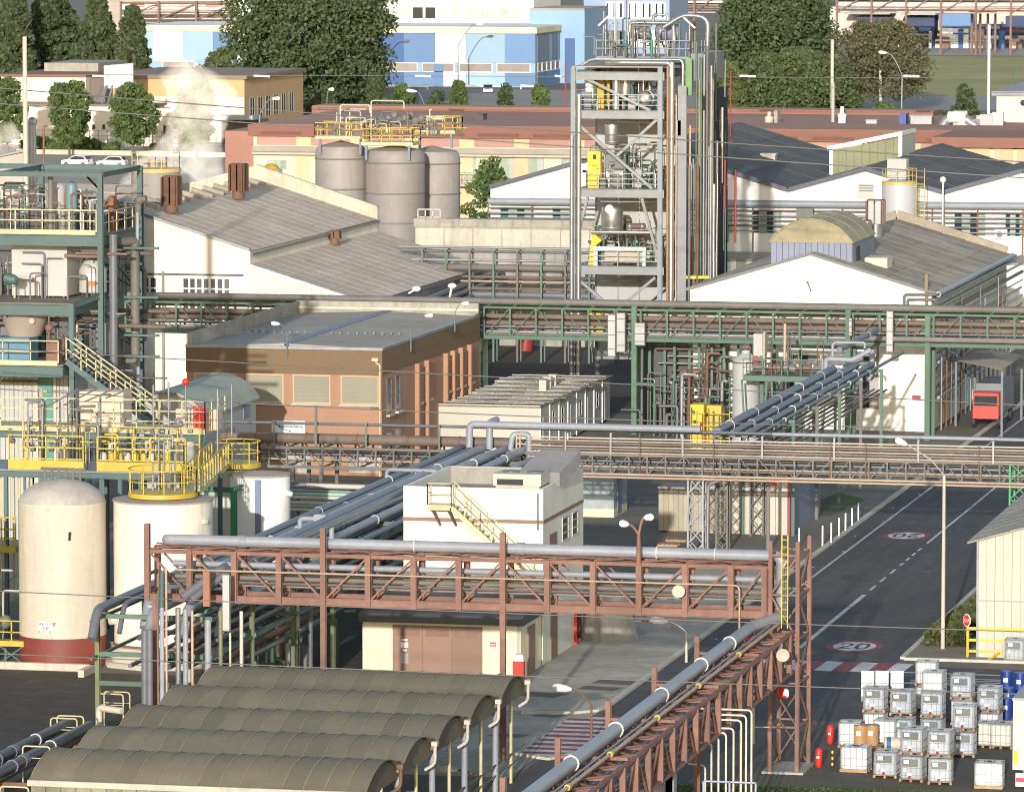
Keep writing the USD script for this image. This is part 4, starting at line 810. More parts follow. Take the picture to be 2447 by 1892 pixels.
# second cream railed level with pale block, behind the yellow one
cp = Thing('upper_platform', 'cream railed green platform carrying a pale block behind the yellow rails', 'platform', (-84, 280, 0))
V2 = 282.0; a = V((-10, 1035), V2); e = V((490, 1040), V2); Z2 = V((300, 1030), V2)[2]
q = MB(); q.box(a[0] - 1, e[0], V2, V2 + 4, Z2 - .06, Z2); q.box(a[0] - 1, e[0], V2 - .04, V2, Z2 - .1, Z2 + .16); cp.p('deck', q, CREAMRAIL)
q = MB(); q.ibeam((a[0] - 1, V2, Z2 - .3), (e[0], V2, Z2 - .3), .2, .36, .03); cp.p('beam', q, TEAL)
q = MB(); q.rail([(a[0] - 1, V2, Z2), (e[0], V2, Z2), (e[0], V2 + 4, Z2)], 1.7, .028, 1.3, (1, .66, .33)); cp.p('hand_rail', q, CREAMRAIL)
for k in range(6): q = MB(); x = a[0] + k * 2.6; q.ibeam((x, V2 + .1, 0), (x, V2 + .1, Z2 - .5), .22, .22); cp.p('leg', q, TEAL)
b0, b1 = V((190, 985), V2 + 2), V((295, 985), V2 + 2)
q = MB(); q.box(b0[0], b1[0], V2 + 2, V2 + 3.6, Z2, Z2 + 1.9); single('insulated_box', q, HESSIAN, 'large pale pink insulated box on the cream railed platform', 'box')
b0, b1 = V((420, 990), V2 + 1.6), V((520, 990), V2 + 1.6)
q = MB(); q.box(b0[0], b1[0], V2 + 1.6, V2 + 2.6, Z2, Z2 + 1.1); single('insulated_box', q, HESSIAN, 'small pale pink insulated box right on the cream railed platform', 'box')
ex = V(c('M1', 1640, 240), V2 + .6)
for k in range(3):
    q = MB(); q.tube([(ex[0] + k * .25, V2 + .6, Z2 + .2), (ex[0] + k * .25, V2 + .6, Z2 + 1.3)], .1, 10); q.ball((ex[0] + k * .25, V2 + .6, Z2 + 1.3), .1)
    single('gas_bottle', q, REDP, f'red gas bottle on the cream railed platform, {["left", "middle", "right"][k]} of three', 'bottle', 'red gas bottles on the platform')
mpole = Thing('beacon_pole', 'thin pole with a red and white beacon above the cream railed platform', 'pole', (ex[0] - .4, V2 + .2, Z2))
q = MB(); q.tube([(ex[0] - .4, V2 + .2, Z2 - 3), (ex[0] - .4, V2 + .2, Z2 + 2.9)], .05, 8); mpole.p('pole', q, GALV); q = MB(); q.ball((ex[0] - .4, V2 + .2, Z2 + 2.7), .2); mpole.p('beacon', q, REDP)
for i, (X, Y, h) in enumerate(((1420, 400, 3.0), (1830, 520, 3.4), (1950, 350, 2.6), (1290, 390, 2.8))):
    a2 = V(c('M1', X, Y), 268); q = MB(); q.tube([a2, a2 + [0, 0, h]], .05, 8)
    single('mast', q, GALV, f'thin grey mast rising above the yellow platforms, {["between the pale boxes", "beside the gangway", "right of the gangway", "beside the tank pipes"][i]}', 'mast')

# ---------------------------------------------------------------- green steel process tower at the left
VT = 300.0; X1T = V((241, 600), VT)[0]; X0T = X1T - 11.5
T = Thing('process_tower', 'open green steel process tower with cream rails and vessels at the left edge', 'process tower', (X1T - 4, VT, 0))
def zt(y, v=VT, x=120): return V((x, y), v)[2]
ZR, Z1, Z2t, Z3 = zt(412), zt(558), zt(718), zt(860)
DT = 8.0
for x, y in ((X1T, VT), (X1T, VT + DT), (X1T - 6.0, VT + DT), (X0T, VT), (X0T, VT + DT)):
    q = MB(); q.ibeam((x, y, 0), (x, y, ZR), .3, .3, .03); T.p('column', q, TEAL)
xc2 = V((172, 800), VT - 2)[0]; q = MB(); q.ibeam((xc2, VT - 2, 0), (xc2, VT - 2, Z2t), .28, .28, .03); T.p('column', q, TEAL)
for y in (VT, VT + DT): q = MB(); q.ibeam((X0T, y, ZR - .1), (X1T, y, ZR - .1), .2, .3, .02); T.p('roof_beam', q, TEAL)
for x in (X0T, X1T - 6.0, X1T): q = MB(); q.ibeam((x, VT, ZR - .12), (x, VT + DT, ZR - .12), .2, .28, .02); T.p('roof_beam', q, TEAL)
for z, v0, xr in ((Z1, VT, X1T), (Z2t, VT - 2, xc2 + .1), (Z3, VT - 3, V((150, 870), VT - 3)[0])):
    q = MB(); q.box(X0T, xr, v0 + .1, VT + DT, z - .08, z); T.p('deck', q, M('deck_grating', (.17, .15, .13), .8, dirty=.3))
    q = MB(); q.ibeam((X0T, v0 - .02, z - .4), (xr, v0 - .02, z - .4), .25, .62, .03); T.p('deck_beam', q, TEAL)
    q = MB(); q.ibeam((xr, v0, z - .4), (xr, VT + DT, z - .4), .2, .5, .03); T.p('deck_beam', q, TEAL)
    if z != Z2t:
        q = MB(); q.box(X0T, xr - .3, v0 - .06, v0 - .02, z - .06, z + .22); T.p('toe_board', q, CREAMRAIL)
        q = MB(); q.rail([(X0T, v0 - .03, z + .1), (xr - .25, v0 - .03, z + .1)], 1.25, .032, 1.65, (1, .52)); T.p('hand_rail', q, CREAMRAIL)
q = MB(); q.rail([(X0T, VT + DT, Z1), (X1T, VT + DT, Z1), (X1T, VT, Z1)], 1.2, .03, 1.6); T.p('hand_rail', q, CREAMRAIL)
q = MB(); q.ibeam((xc2, VT - 2, Z2t - .15), (X1T, VT, Z2t + .35), .18, .3, .02); T.p('raker', q, TEAL)
for (x0, z0, x1, z1) in ((X1T, Z1 - .7, X1T, Z2t), (X1T, Z2t - .5, X1T, Z3)):
    q = MB(); q.bar((X1T, VT + .2, z0), (X1T, VT + DT - .2, z1), .14); T.p('brace', q, TEAL)
    q = MB(); q.bar((X1T - 6, VT + DT, z0), (X1T, VT + DT, z1), .12); T.p('brace', q, TEAL)
for s in (-1, 1): q = MB(); q.bar((X1T, VT, ZR - 1.0), (X1T + s * .0 - .8, VT, ZR - .2), .1); T.p('knee', q, CREAMRAIL)
# long stair down to the right
a = V(c('U1', 560, 1385), VT - 3); b = V(c('U1', 1190, 1840), VT - 3)
for yy in (VT - 3, VT - 2.0): q = MB(); q.bar((a[0], yy, a[2]), (b[0] + .8, yy, b[2] - .6), .08, .34); T.p('stair_stringer', q, TEAL)
for i in range(18): q = MB(); f = i / 17; x, z = a[0] + (b[0] - a[0]) * f, a[2] + (b[2] - a[2]) * f + .1; q.box(x - .14, x + .14, VT - 2.95, VT - 2.05, z, z + .04); T.p('stair_tread', q, GREYDARK)
for yy in (VT - 3.03, VT - 1.97): q = MB(); q.rail([(a[0], yy, a[2] + .1), (b[0] + .8, yy, b[2] - .5)], 1.25, .035, 1.1, (1, .5)); T.p('stair_rail', q, CREAMRAIL)
# steps between the middle decks
for i in range(12): q = MB(); z = Z3 + .25 + i * .27; x = X1T - 2.6 + i * .08; q.box(x, x + .9, VT + 1 + i * .22, VT + 1.3 + i * .22, z, z + .04); T.p('stair_tread', q, GALV)
# vessels and boxes on the tower
def tow(name, mb, mat, label, cat): return single(name, mb, mat, label, cat)
x0, x1 = V((28, 600), VT + 2)[0], V((160, 600), VT + 2)[0]
q = MB(); q.box(x0, x1, VT + 2, VT + 4.6, Z2t + .1, zt(578, VT + 2)); bx_ = Thing('control_box', 'big pale grey cabin on the middle deck of the green tower', 'cabin', (x0, VT + 2, Z2t)); bx_.p('wall', q, GREYSHEET); q = MB(); q.box(x0 - .03, x1 + .03, VT + 1.97, VT + 4.63, zt(578, VT + 2), zt(578, VT + 2) + .08); bx_.p('roof', q, GALV)
q = MB(); x = V((44, 760), VT - 1)[0]; q.lathe(x, VT + .2, [(.95, Z3 + 1.35), (1.42, Z2t - .75), None, (1.42, Z2t - .7)], 28); hp = Thing('hopper', 'conical brown grey hopper under the middle deck of the green tower', 'hopper', (x, VT, Z3)); hp.p('cone', q, M('hopper_grey', (.33, .29, .255), .5, var=.1))
q = MB(); q.tube([(x - .75, VT - 1.1, Z3 + 3.2), (x - .75, VT - 1.1, Z3 + 2.5)], .14, 8); hp.p('vibrator', q, GALV); hp.p('port', MB().tube([(x + .75, VT - .7, Z3 + 2.3), (x + .78, VT - .95, Z3 + 2.3)], .17, 12), M('hopper_grey', (.33, .29, .255)))
x0, x1 = V((-20, 820), VT - 1.5)[0], V((70, 820), VT - 1.5)[0]
q = MB(); q.box(x0, x1, VT - 1.5, VT + .2, Z3, Z3 + 1.35); tow('vat', q, CYANTOTE, 'pale blue steel vat on the lowest railed deck of the green tower', 'vat')
x0, x1 = V((110, 830), VT - 2.2)[0], V((139, 830), VT - 2.2)[0]
q = MB(); q.box(x0, x1, VT - 2.2, VT - 1.5, Z3, Z3 + 1.35); tow('red_cabinet', q, RUSTRED, 'dull red cabinet at the head of the green tower stair', 'cabinet')
q = MB(); q.ball(((x0 + x1) / 2 - .3, VT - 1.8, Z3 + 2.0), .26); q.tube([((x0 + x1) / 2 - .3, VT - 1.8, Z3 + 1.35), ((x0 + x1) / 2 - .3, VT - 1.8, Z3 + 2.7)], .06, 8); tow('red_float', q, RUSTRED, 'red ball valve standing above the dull red cabinet', 'valve')
q = MB(); x = V((222, 640), VT + 3)[0]; q.lathe(x, VT + 3, [(.8, Z2t + .3), (.8, Z2t + 1.6), (.5, Z2t + 2.1), (.12, Z2t + 2.3)], 20); vs = Thing('small_vessel', 'grey vessel with a white and orange label on the green tower', 'vessel', (x, VT + 3, Z2t)); vs.p('shell', q, GREYSHEET); vs.p('label', on_tank(x, VT + 3, .8, math.radians(-80), .35, Z2t + .7, Z2t + 1.4), PAPER); vs.p('label_strip', on_tank(x, VT + 3, .8, math.radians(-80), .35, Z2t + .7, Z2t + 1.0, .03), M('orange_label', (.6, .16, .05)))
q = MB(); x = V((32, 668), VT - .5)[0]; q.tube([(x - .5, VT - .5, Z2t + 1.3), (x, VT - .5, Z2t + 1.2)], .3, 16); q.ball((x, VT - .5, Z2t + 1.2), .3); tow('teal_pump', q, TEAL, 'teal horizontal drum on the middle deck of the green tower', 'drum')
for i, (xa, xb, ya, yb, m_, lab) in enumerate(((105, 150, 440, 545, GREYSHEET, 'grey upright vessel on the top deck of the green tower, left of a pair'), (154, 180, 438, 545, M('teal_vessel', (.12, .2, .23), .45), 'teal shaded upright vessel on the top deck of the green tower'))):
    p0, p1 = V((xa, yb), VT + 2.5), V((xb, ya), VT + 2.5); r = (p1[0] - p0[0]) / 2; q = MB(); q.lathe(p0[0] + r, VT + 2.5 + r, [(r, Z1), (r, p1[2] - .2), (r * .7, p1[2]), (.02, p1[2] + .1)], 20); s = Thing('upright_vessel', lab, 'vessel', (p0[0] + r, VT + 2.5 + r, Z1)); s.p('shell', q, m_); s.p('band', MB().lathe(p0[0] + r, VT + 2.5 + r, [(r + .02, Z1 + 1.2), (r + .02, Z1 + 1.28)], 20), GALV)
q = MB(); x = V((128, 600), VT + 2)[0]; q.tube([(x, VT + 1.5, Z1), (x, VT + 1.5, ZR - .3)], .16, 10); T.p('vent_pipe', q, WEATHER)
q = MB(); x = V((268, 480), VT + 5)[0]; q.lathe(x, VT + 5, [(.3, Z1), (.45, Z1 + .5), (.45, Z1 + 1.5), (.15, Z1 + 1.9)], 14); tow('rusty_vessel', q, M('rust_orange', (.2, .09, .055), .8, dirty=.5, dirt=(.5, .4, .35)), 'rusty orange vessel at the right end of the top deck', 'vessel')
rg = random.Random(5)
for k in range(190):
    lv = rg.choice([Z1, Z1, Z2t, Z2t, Z3]); x = X1T - rg.uniform(.2, 8.5); y = VT + rg.uniform(.2, 7.5); h = rg.uniform(.8, 2.6)
    q = MB(); q.tube([(x, y, lv), (x, y, lv + h), (x + rg.uniform(-1.4, 1.4), y, lv + h)], rg.choice([.035, .05, .07]), 6, .2); T.p('pipe', q, rg.choice([GREYDARK, WEATHER, TEAL, BROWNPIPE, OFFSHEET, RUSTDARK, GREYDARK]))
for k in range(30):
    x = X1T - rg.uniform(0, 9); y = VT + rg.uniform(1, 7); z = rg.choice([Z3, Z2t, Z1]) - rg.uniform(.6, 1.6); q = MB(); q.tube([(x, y, z), (x + rg.uniform(1.5, 4), y, z)], rg.choice([.05, .08, .12]), 8); T.p('pipe', q, rg.choice([GALV, WEATHER, BROWNPIPE]))
for k in range(26): x = X1T - rg.uniform(.6, 9); y = VT + rg.uniform(3, 7.5); q = MB(); q.cbox((x, y, rg.choice([Z3, Z2t, Z1])), rg.uniform(.4, 1.1), .7, rg.uniform(.6, 2.0)); T.p('machine', q, rg.choice([GREYDARK, DARKROOF, TEAL, WEATHER]))
# pipes and ducts down its right side
PW = Thing('vent_ducts', 'thick grey ducts running down the right side of the green tower', 'duct', (X1T + 1, VT + 3, 0))
for xs_, r, ya, yb, vv, m_ in ((270, .24, 560, 900, VT + 1.5, GREYDARK), (322, .26, 575, 850, VT + 4, WEATHER), (328, .11, 478, 950, VT + 6, GREYPIPE), (345, .14, 645, 815, VT + 7, GREYDARK)):
    a, b = V((xs_, ya), vv), V((xs_, yb), vv); q = MB(); q.tube([(a[0], vv, b[2]), (a[0], vv, a[2])], r, 14); PW.p('duct', q, m_)
a = V((322, 575), VT + 4); q = MB(); q.tube([(a[0], VT + 4, a[2] - .6), (a[0], VT + 4, a[2]), (a[0] - 1.2, VT + 2.3, a[2] - .05)], .26, 14, .7); PW.p('elbow', q, WEATHER)
a = V((330, 478), VT + 6); q = MB(); q.tube([(a[0], VT + 6, a[2] - .7), (a[0], VT + 6, a[2]), (a[0] + .5, VT + 6, a[2] + .1)], .2, 12, .3); q.ball((a[0] + .1, VT + 6, a[2]), .3); PW.p('cowl', q, WEATHER)
a, b = V((345, 640), VT + 7), V((300, 640), VT + 7); q = MB(); q.tube([(a[0], VT + 7, a[2] - 1), (a[0], VT + 7, a[2]), (b[0], VT + 7, a[2])], .14, 10, .3); PW.p('elbow', q, GREYDARK)
a = V((322, 850), VT + 4); q = MB(); q.tube([a, a - [0, 0, .3], a - [.8, 0, .3]], .18, 12, .3); PW.p('elbow', q, WEATHER)
for z in (Z1 - 1, Z2t, Z2t - 2.2, Z3): q = MB(); q.bar((X1T, VT + 3.5, z), (X1T + 2.4, VT + 3.5, z), .25, .12); PW.p('support', q, TEAL)
# sheet shed under the tower
x0, x1 = V((-20, 930), VT + 3)[0], V((175, 930), VT + 3)[0]
us = Thing('sheet_shed', 'pale ribbed sheet shed with a green door under the green tower', 'shed', (x0, VT + 3, 0))
for i in range(18): q = MB(); w = (x1 - x0) / 18; q.box(x0 + i * w, x0 + (i + 1) * w - .03, VT + 3 - (.0 if i % 2 else .04), VT + 6, 0, Z3 - .9); us.p('wall_sheet', q, GREYSHEET)
a, b = V((93, 900), VT + 2.9)[0], V((127, 900), VT + 2.9)[0]
q = MB(); q.box(a, b, VT + 2.8, VT + 2.94, 0, V((110, 900), VT + 2.8)[2]); dr = us.p('door', q, M('teal_door', (.07, .25, .2), .5))
for x in (a - .12, b + .12): q = MB(); q.box(x - .08, x + .08, VT + 2.76, VT + 2.94, 0, V((110, 900), VT + 2.8)[2]); us.p('door_frame', q, OFFSHEET)
# small shed with a segmental roof, right of the tower foot
x0, x1 = V((315, 1000), 318)[0], V((487, 1000), 318)[0]; ze = V((487, 997), 318)[2]
ss = Thing('vaulted_hut', 'pale grey hut with a low curved green grey roof left of the salmon building', 'hut', (x0, 318, 0))
q = MB(); q.box(x0, x1, 318, 330, 0, ze); ss.p('wall', q, GREYSHEET)
cxm = (x0 + x1) / 2; R = ((x1 - x0 + .4) ** 2 / 4 + 1.5 ** 2) / 3.0; aa = math.asin((x1 - x0 + .4) / 2 / R)
n = 10; an_ = np.linspace(-aa, aa, n + 1)
for i in range(n):
    q = MB(); P_ = [(cxm + R * math.sin(t), ze + 1.5 - R + R * math.cos(t)) for t in (an_[i], an_[i + 1])]
    q.hexa([(P_[0][0], 317.6, P_[0][1]), (P_[1][0] - .02, 317.6, P_[1][1]), (P_[1][0] - .02, 330.3, P_[1][1]), (P_[0][0], 330.3, P_[0][1]), (P_[0][0], 317.6, P_[0][1] + .08), (P_[1][0] - .02, 317.6, P_[1][1] + .08), (P_[1][0] - .02, 330.3, P_[1][1] + .08), (P_[0][0], 330.3, P_[0][1] + .08)])
    ss.p('roof_sheet', q, M('green_grey_sheet', (.34, .36, .30), .6, piece=.05))
q = MB(); q.extr([(cxm + R * math.sin(t), 318.02, ze + 1.5 - R + R * math.cos(t)) for t in an_], (0, .1, 0)); ss.p('gable', q, GREYSHEET)
q = MB(); q.box(x1 + .003, x1 + .05, 323, 324.6, ze - 2.2, ze - 1.2); ss.p('vent', q, DARKGLASS)
q = MB(); q.box(x1 + .003, x1 + .05, 327, 328.2, ze - .9, ze - .1); ss.p('vent', q, BLUEGREY)
# ---------------------------------------------------------------- salmon and brown office building
BX0, BX1, BY0, BY1, BZ = -97.1, -84.1, 340.7, 368.9, 8.3
ob = Thing('office_building', 'salmon building with a deep brown top band and a flat grey roof', 'building', (-90, BY0, 0))
zb = V((811, 896), BY0)[2]; zw = V((811, 965), BY0)[2]
q = MB(); q.box(BX0, BX1, BY0, BY1, 0, zb + .02); ob.p('wall', q, ORANGEWALL)
q = MB(); q.box(BX0 - .04, BX1 + .04, BY0 - .04, BY1 + .04, zb + .03, BZ - .22); q.box(BX1 - .8, BX1 - .004, BY0 - .02, BY0 - .003, zw - .3, zb + .02); ob.p('band', q, BROWNWALL)
for k in range(6): q = MB(); y = BY0 + 4.7 * k; q.box(BX1 + .045, BX1 + .055, y + .02, y + 4.66, zb + .75, zb + .78); ob.p('cladding_joint', q, RUSTDARK)
q = MB(); q.box(BX0, BX1, BY0, BY1, BZ - .215, BZ - .15); rf = ob.p('roof', q, GREYROOF)
for k in range(6):
    for s in (0, 1):
        q = MB(); w = (BX1 - BX0) / 2; x = BX0 + s * w; y = BY0 + .25 + k * 4.6; q.hexa([(x + .1, y, BZ - .14), (x + w - .02, y, BZ - .14), (x + w - .02, y + 4.56, BZ - .14), (x + .1, y + 4.56, BZ - .14)] + [(x + .1, y, BZ - .1 + .22 * s), (x + w - .02, y, BZ - .1 + .22 * (1 - s)), (x + w - .02, y + 4.56, BZ - .1 + .22 * (1 - s)), (x + .1, y + 4.56, BZ - .1 + .22 * s)]); rf.p('roof_panel', q, GREYROOF)
q = MB(); q.box((BX0 + BX1) / 2 - .35, (BX0 + BX1) / 2 + .35, BY0 + .3, BY1 - .4, BZ + .12, BZ + .17); rf.p('ridge_strip', q, BLUEGREY)
for k in range(9):
    for s in (-1, 1): q = MB(); q.cbox(((BX0 + BX1) / 2 + s * (.9 + .55 * k), BY0 + 9 + .1 * k, BZ + .02), .14, .14, .2); rf.p('vent_cap', q, GREYDARK)
q = MB(); q.box(BX0, BX1, BY1 - .3, BY1, BZ - .14, BZ + .75); q.box(BX0 - .02, BX0 + .28, BY0 + .3, BY1 - .3, BZ - .14, BZ + .7); ob.p('parapet', q, CONCRETE)
q = MB(); q.box(BX0, BX1 + .05, BY1 - .5, BY1 - .302, BZ + .2, BZ + .4); ob.p('coping', q, CONCLIGHT)
q = MB(); q.box(BX0 - .06, BX1 + .06, BY0 - .07, BY0 + .22, BZ - .2, BZ - .02); q.box(BX1 - .2, BX1 + .07, BY0 + .23, BY1, BZ - .2, BZ - .02); ob.p('roof_edge', q, GALV)
for xa, xb in ((415, 505), (525, 605), (625, 705), (727, 808)):
    a, b = V(d(xa, 800), BY0)[0], V(d(xb, 800), BY0)[0]
    w = window(ob, 'y', BY0 - .04, a, b, zw, zb - .02, PEACH, SHUTTER, 1, 1, .03, .06); w.p('sill', MB().box(a - .1, b + .1, BY0 - .2, BY0 - .045, zw - .12, zw - .02), CONCLIGHT)
    for j in range(7): q = MB(); z = zw + .12 + j * (zb - zw - .2) / 7; q.box(a + .1, b - .1, BY0 - .058, BY0 - .054, z, z + .02); w.p('blind_slat', q, M('blind_edge', (.3, .28, .2), .7)) 
for k, (x0, x1) in enumerate(((545, 600), (690, 740), (835, 905))):
    a, b = V((x0, 1100), BY0)[0], V((x1, 1100), BY0)[0]; window(ob, 'y', BY0 - .002, a, b, V((x0, 1128), BY0)[2], V((x0, 1075), BY0)[2], OFFSHEET, GREYPANE, 2, 1)
for y, w in ((342.0, 1.2), (344.4, 1.2), (350.3, 1.0), (353.0, 1.0), (358.5, 1.0), (360.6, 1.0), (363.0, 1.0), (365.6, 1.0)):
    ww = window(ob, 'x', BX1, y, y + w, 3.9, zb - .3, GREYDARK, DARKGLASS, 1, 2); ww.p('sill', MB().box(BX1 + .004, BX1 + .25, y - .1, y + w + .1, 3.72, 3.86), CONCLIGHT)
    window(ob, 'x', BX1, y, y + w, .9, 2.7, GREYDARK, DARKGLASS, 1, 2)
    if y > 349:
        q = MB(); q.box(BX1 + .003, BX1 + .3, y - .5, y - .12, 0, zb); ob.p('pier', q, ORANGEWALL)
q = MB(); q.tube([(BX1 - .35, BY0 - .12, zb + 1.0), (BX1 - .35, BY0 - .12, zb + .85), (BX1 - .1, BY0 - .12, zb + .7), (BX1 - .1, BY0 - .12, 0)], .06, 8, .1); q.box(BX1 - .6, BX1 - .2, BY0 - .25, BY0 - .05, zb + .95, zb + 1.15); ob.p('downpipe', q, PEACH)
# company board on the wall
a, b = V((649, 1004), BY0 - .1), V((729, 1038), BY0 - .1)
sg = Thing('wall_sign', 'white board with green lettering and a curved stroke on the salmon wall', 'sign', (a[0], BY0 - .1, b[2]))
q = MB(); q.box(a[0], b[0], BY0 - .1, BY0 - .05, b[2], a[2]); sg.p('board', q, PAPER)
tm = meshkit.text_mesh('Intermédiaires', .3, .002, True); v = np.array(tm.vertices); v[:, 0] -= v[:, 0].min(); sc = (b[0] - a[0] - .6) / np.ptp(v[:, 0]); v[:, :2] *= [sc, min(1.2, sc * 1.1)]
sg.p('lettering', MB().add(np.c_[a[0] + .5 + v[:, 0], np.full(len(v), BY0 - .105), b[2] + .42 + v[:, 1]], np.array(tm.faces)), M('sign_green', (.05, .3, .27), .6))
q = MB(); q.tube([(a[0] + .12 + .13 * i, BY0 - .105, b[2] + .75 - .55 * math.sin(i / 9 * 1.5)) for i in range(10)], .03, 5); sg.p('stroke', q, M('sign_blue', (.04, .1, .28), .6))
# lamps on the edges of that roof
def head_lamp(base, e, label, pole=GREYDARK): return lamp(base, abs(e[2]) + .35, (e[0], e[1], 0), label, head=(.55, .16), pole=pole, r=.05, curve=.7)
g = V((686, 850), BY0 - .15); head_lamp(g, (-.45, -.1, 1.7), 'lamp on a bent pole at the front edge of the brown topped roof')
g = U((982, 840), BX1 + .15); head_lamp(g, (.9, .1, 2.0), 'lamp on a bent pole at the right edge of the brown topped roof')
g = U((1087, 795), BX1 + .15); head_lamp(g, (.4, .1, 1.6), 'small lamp on the far right edge of the brown topped roof')

# ---------------------------------------------------------------- row of site cabins
for k in range(8):
    y0 = 356.6 + k * 2.95; x0, x1 = -84.2 + .25 * (k % 3), -77.15
    cb = Thing('site_cabin', ['off white flat site cabin nearest in the row beside the salmon building'] [0] if k == 0 else f'off white flat site cabin, {["", "second", "third", "fourth", "fifth", "sixth", "seventh", "farthest"][k]} in the row beside the salmon building', 'site cabin', (x0, y0, 0), group='row of site cabins')
    q = MB(); q.box(x0, x1, y0, y0 + 2.85, .15, 3.05); cb.p('wall', q, OFFSHEET if k < 2 else GREYSHEET)
    q = MB(); q.box(x0 - .06, x1 + .06, y0 - .03, y0 + 2.88, 3.05, 3.16); CAB = M('cabin_roof', (.2, .18, .15), .9, dirty=.5, var=.3); rf = cb.p('roof', q, CAB)
    for j in range(6): q = MB(); x = x0 + .3 + j * 1.15; q.box(x, x + 1.02, y0 + .08, y0 + 2.76, 3.16, 3.2 + .012 * (j % 3)); rf.p('roof_sheet', q, CAB)
    q = MB(); q.bar((x0, y0, 3.2), (x1, y0, 3.2), .07); q.bar((x0, y0 + 1.45, 3.24), (x1, y0 + 1.45, 3.24), .05); cb.p('roof_edge', q, OFFSHEET)
    q = MB(); q.box(x1, x1 + .07, y0 - .02, y0 + .12, .1, 3.05); cb.p('corner_post', q, WHITEPAINT)
    if k in (1, 2, 4, 6): window(cb, 'x', x1, y0 + .9, y0 + 1.8, 1.3, 2.5, OFFSHEET, DARKGLASS, 1, 2)
    else: q = MB(); q.box(x1 + .003, x1 + .04, y0 + .9, y0 + 1.8, .2, 2.4); cb.p('door', q, GREYSHEET)
    q = MB(); q.box(x0 + .3, x1 - .3, y0 + .3, y0 + .6, 0, .15); q2 = MB(); q2.box(x0 + .3, x1 - .3, y0 + 2.2, y0 + 2.5, 0, .15); cb.p('skid', q, CONCRETE); cb.p('skid', q2, CONCRETE)
for k, (X, Y) in enumerate(((720, 900), (760, 880), (805, 860))):
    g = G((1100 + X * .27536, 680 + Y * .27536 + 5), 3.2); q = MB(); q.cbox(g, .5, .5, .75); q.cbox((g[0], g[1], g[2] + .75), .6, .6, .06); single('roof_vent', q, OFFSHEET, f'small white box vent on the site cabin roofs, {["nearest", "middle", "farthest"][k]} of three', 'roof vent')

# ---------------------------------------------------------------- grey pipe rack across the middle
VC = 302.0
C = Thing('pipe_rack', 'long grey steel pipe rack with many thin tan pipes crossing the whole middle', 'pipe rack', (-60, VC, 0))
def zc(p): return V(p, VC)
L0, R0 = V((600, 1000), VC)[0], V((2480, 1000), VC)[0]; LM = V((1262, 1060), VC)[0]
ZC0, ZC1 = 4.75, 5.85
for v in (VC, VC + 3.6):
    for z in (ZC0, ZC1): q = MB(); q.bar((L0, v, z), (R0, v, z), .12, .16); C.p('chord', q, WEATHER)
    n = int((R0 - L0) / 1.03)
    for i in range(n + 1):
        x = L0 + (R0 - L0) * i / n
        q = MB(); q.bar((x, v, ZC0), (x, v, ZC1), .09); C.p('post', q, WEATHER)
        if i < n: 
            x2 = x + (R0 - L0) / n; up = (i // 6) % 2; q = MB(); q.bar((x, v, ZC0 if up else ZC1), (x2, v, ZC1 if up else ZC0), .05); C.p('brace', q, WEATHER)
for i in range(0, n + 1, 2):
    x = L0 + (R0 - L0) * i / n
    for z in (ZC0, ZC1): q = MB(); q.bar((x, VC, z), (x, VC + 3.6, z), .09); C.p('cross_beam', q, WEATHER)
for z, r, dv, m_, x0 in ((4.6, .065, -.2, TANPIPE, -66), (4.78, .06, -.25, TANPIPE, -66), (5.0, .05, .4, WEATHER, -66), (5.95, .05, .1, TANPIPE, LM), (6.1, .09, .3, WEATHER, LM), (6.28, .045, .1, TANPIPE, LM), (6.42, .1, .5, WEATHER, LM), (6.6, .05, .1, TANPIPE, LM), (6.78, .045, .0, OFFSHEET, LM), (6.3, .07, 1.5, WEATHER, L0), (6.3, .1, 2.2, BROWNPIPE, L0), (6.2, .08, 3.0, GALV, L0), (5.6, .08, 1.0, BROWNPIPE, L0), (5.3, .12, 2.0, GREYDARK, L0), (7.12, .11, 1.0, GREYPIPE, V((1500, 1030), VC)[0]), (5.15, .05, .3, TANPIPE, L0)):
    q = MB(); q.tube([(x0, VC + dv, z), (R0, VC + dv, z)], r, 8); C.p('pipe', q, m_)
x0, x1 = L0 - 2, V((1225, 1040), VC)[0]
q = MB(); q.tube([(x0, VC + .9, 6.3), (x1, VC + .9, 6.3)], .3, 14); bp = C.p('big_pipe', q, BROWNPIPE)
for k in range(6): q = MB(); x = x0 + 2 + k * 3; q.tube([(x, VC + .9, 6.3), (x + .1, VC + .9, 6.3)], .33, 14); bp.p('band', q, RUSTDARK)
q = MB(); q.tube([(x0, VC + .5, 7.2), (V((1840, 1000), VC)[0], VC + .5, 7.2)], .085, 8); C.p('pipe', q, GREYDARK)
q = MB(); a = V((1123, 1068), VC); q.tube([(a[0], VC - .1, 6.0), (a[0], VC - .1, 7.42), (V((1675, 1028), VC)[0], VC - .1, 7.42)], .2, 12, .3); C.p('big_pipe', q, GREYPIPE)
q = MB(); a = V((1168, 1068), VC); q.tube([(a[0], VC + .2, 6.0), (a[0], VC + .2, 7.5), (a[0], VC + 2, 7.5)], .2, 12, .3); C.p('big_pipe', q, GREYPIPE)
q = MB(); a = V((1245, 1075), VC); q.tube([(a[0] - .6, VC, 6.0), (a[0] - .5, VC, 6.9), (a[0] + .4, VC + .3, 6.9), (a[0] + .4, VC + .3, 4.2)], .17, 12, .3); C.p('bend', q, GREYPIPE)
q = MB(); a = V((1235, 1045), VC); q.tube([(a[0], VC - .1, 6.9), (a[0], VC - .1, 4.5)], .06, 8); q.tube([(a[0] + .2, VC - .1, 6.9), (a[0] + .2, VC - .1, 4.5)], .06, 8); C.p('bend', q, TANPIPE)
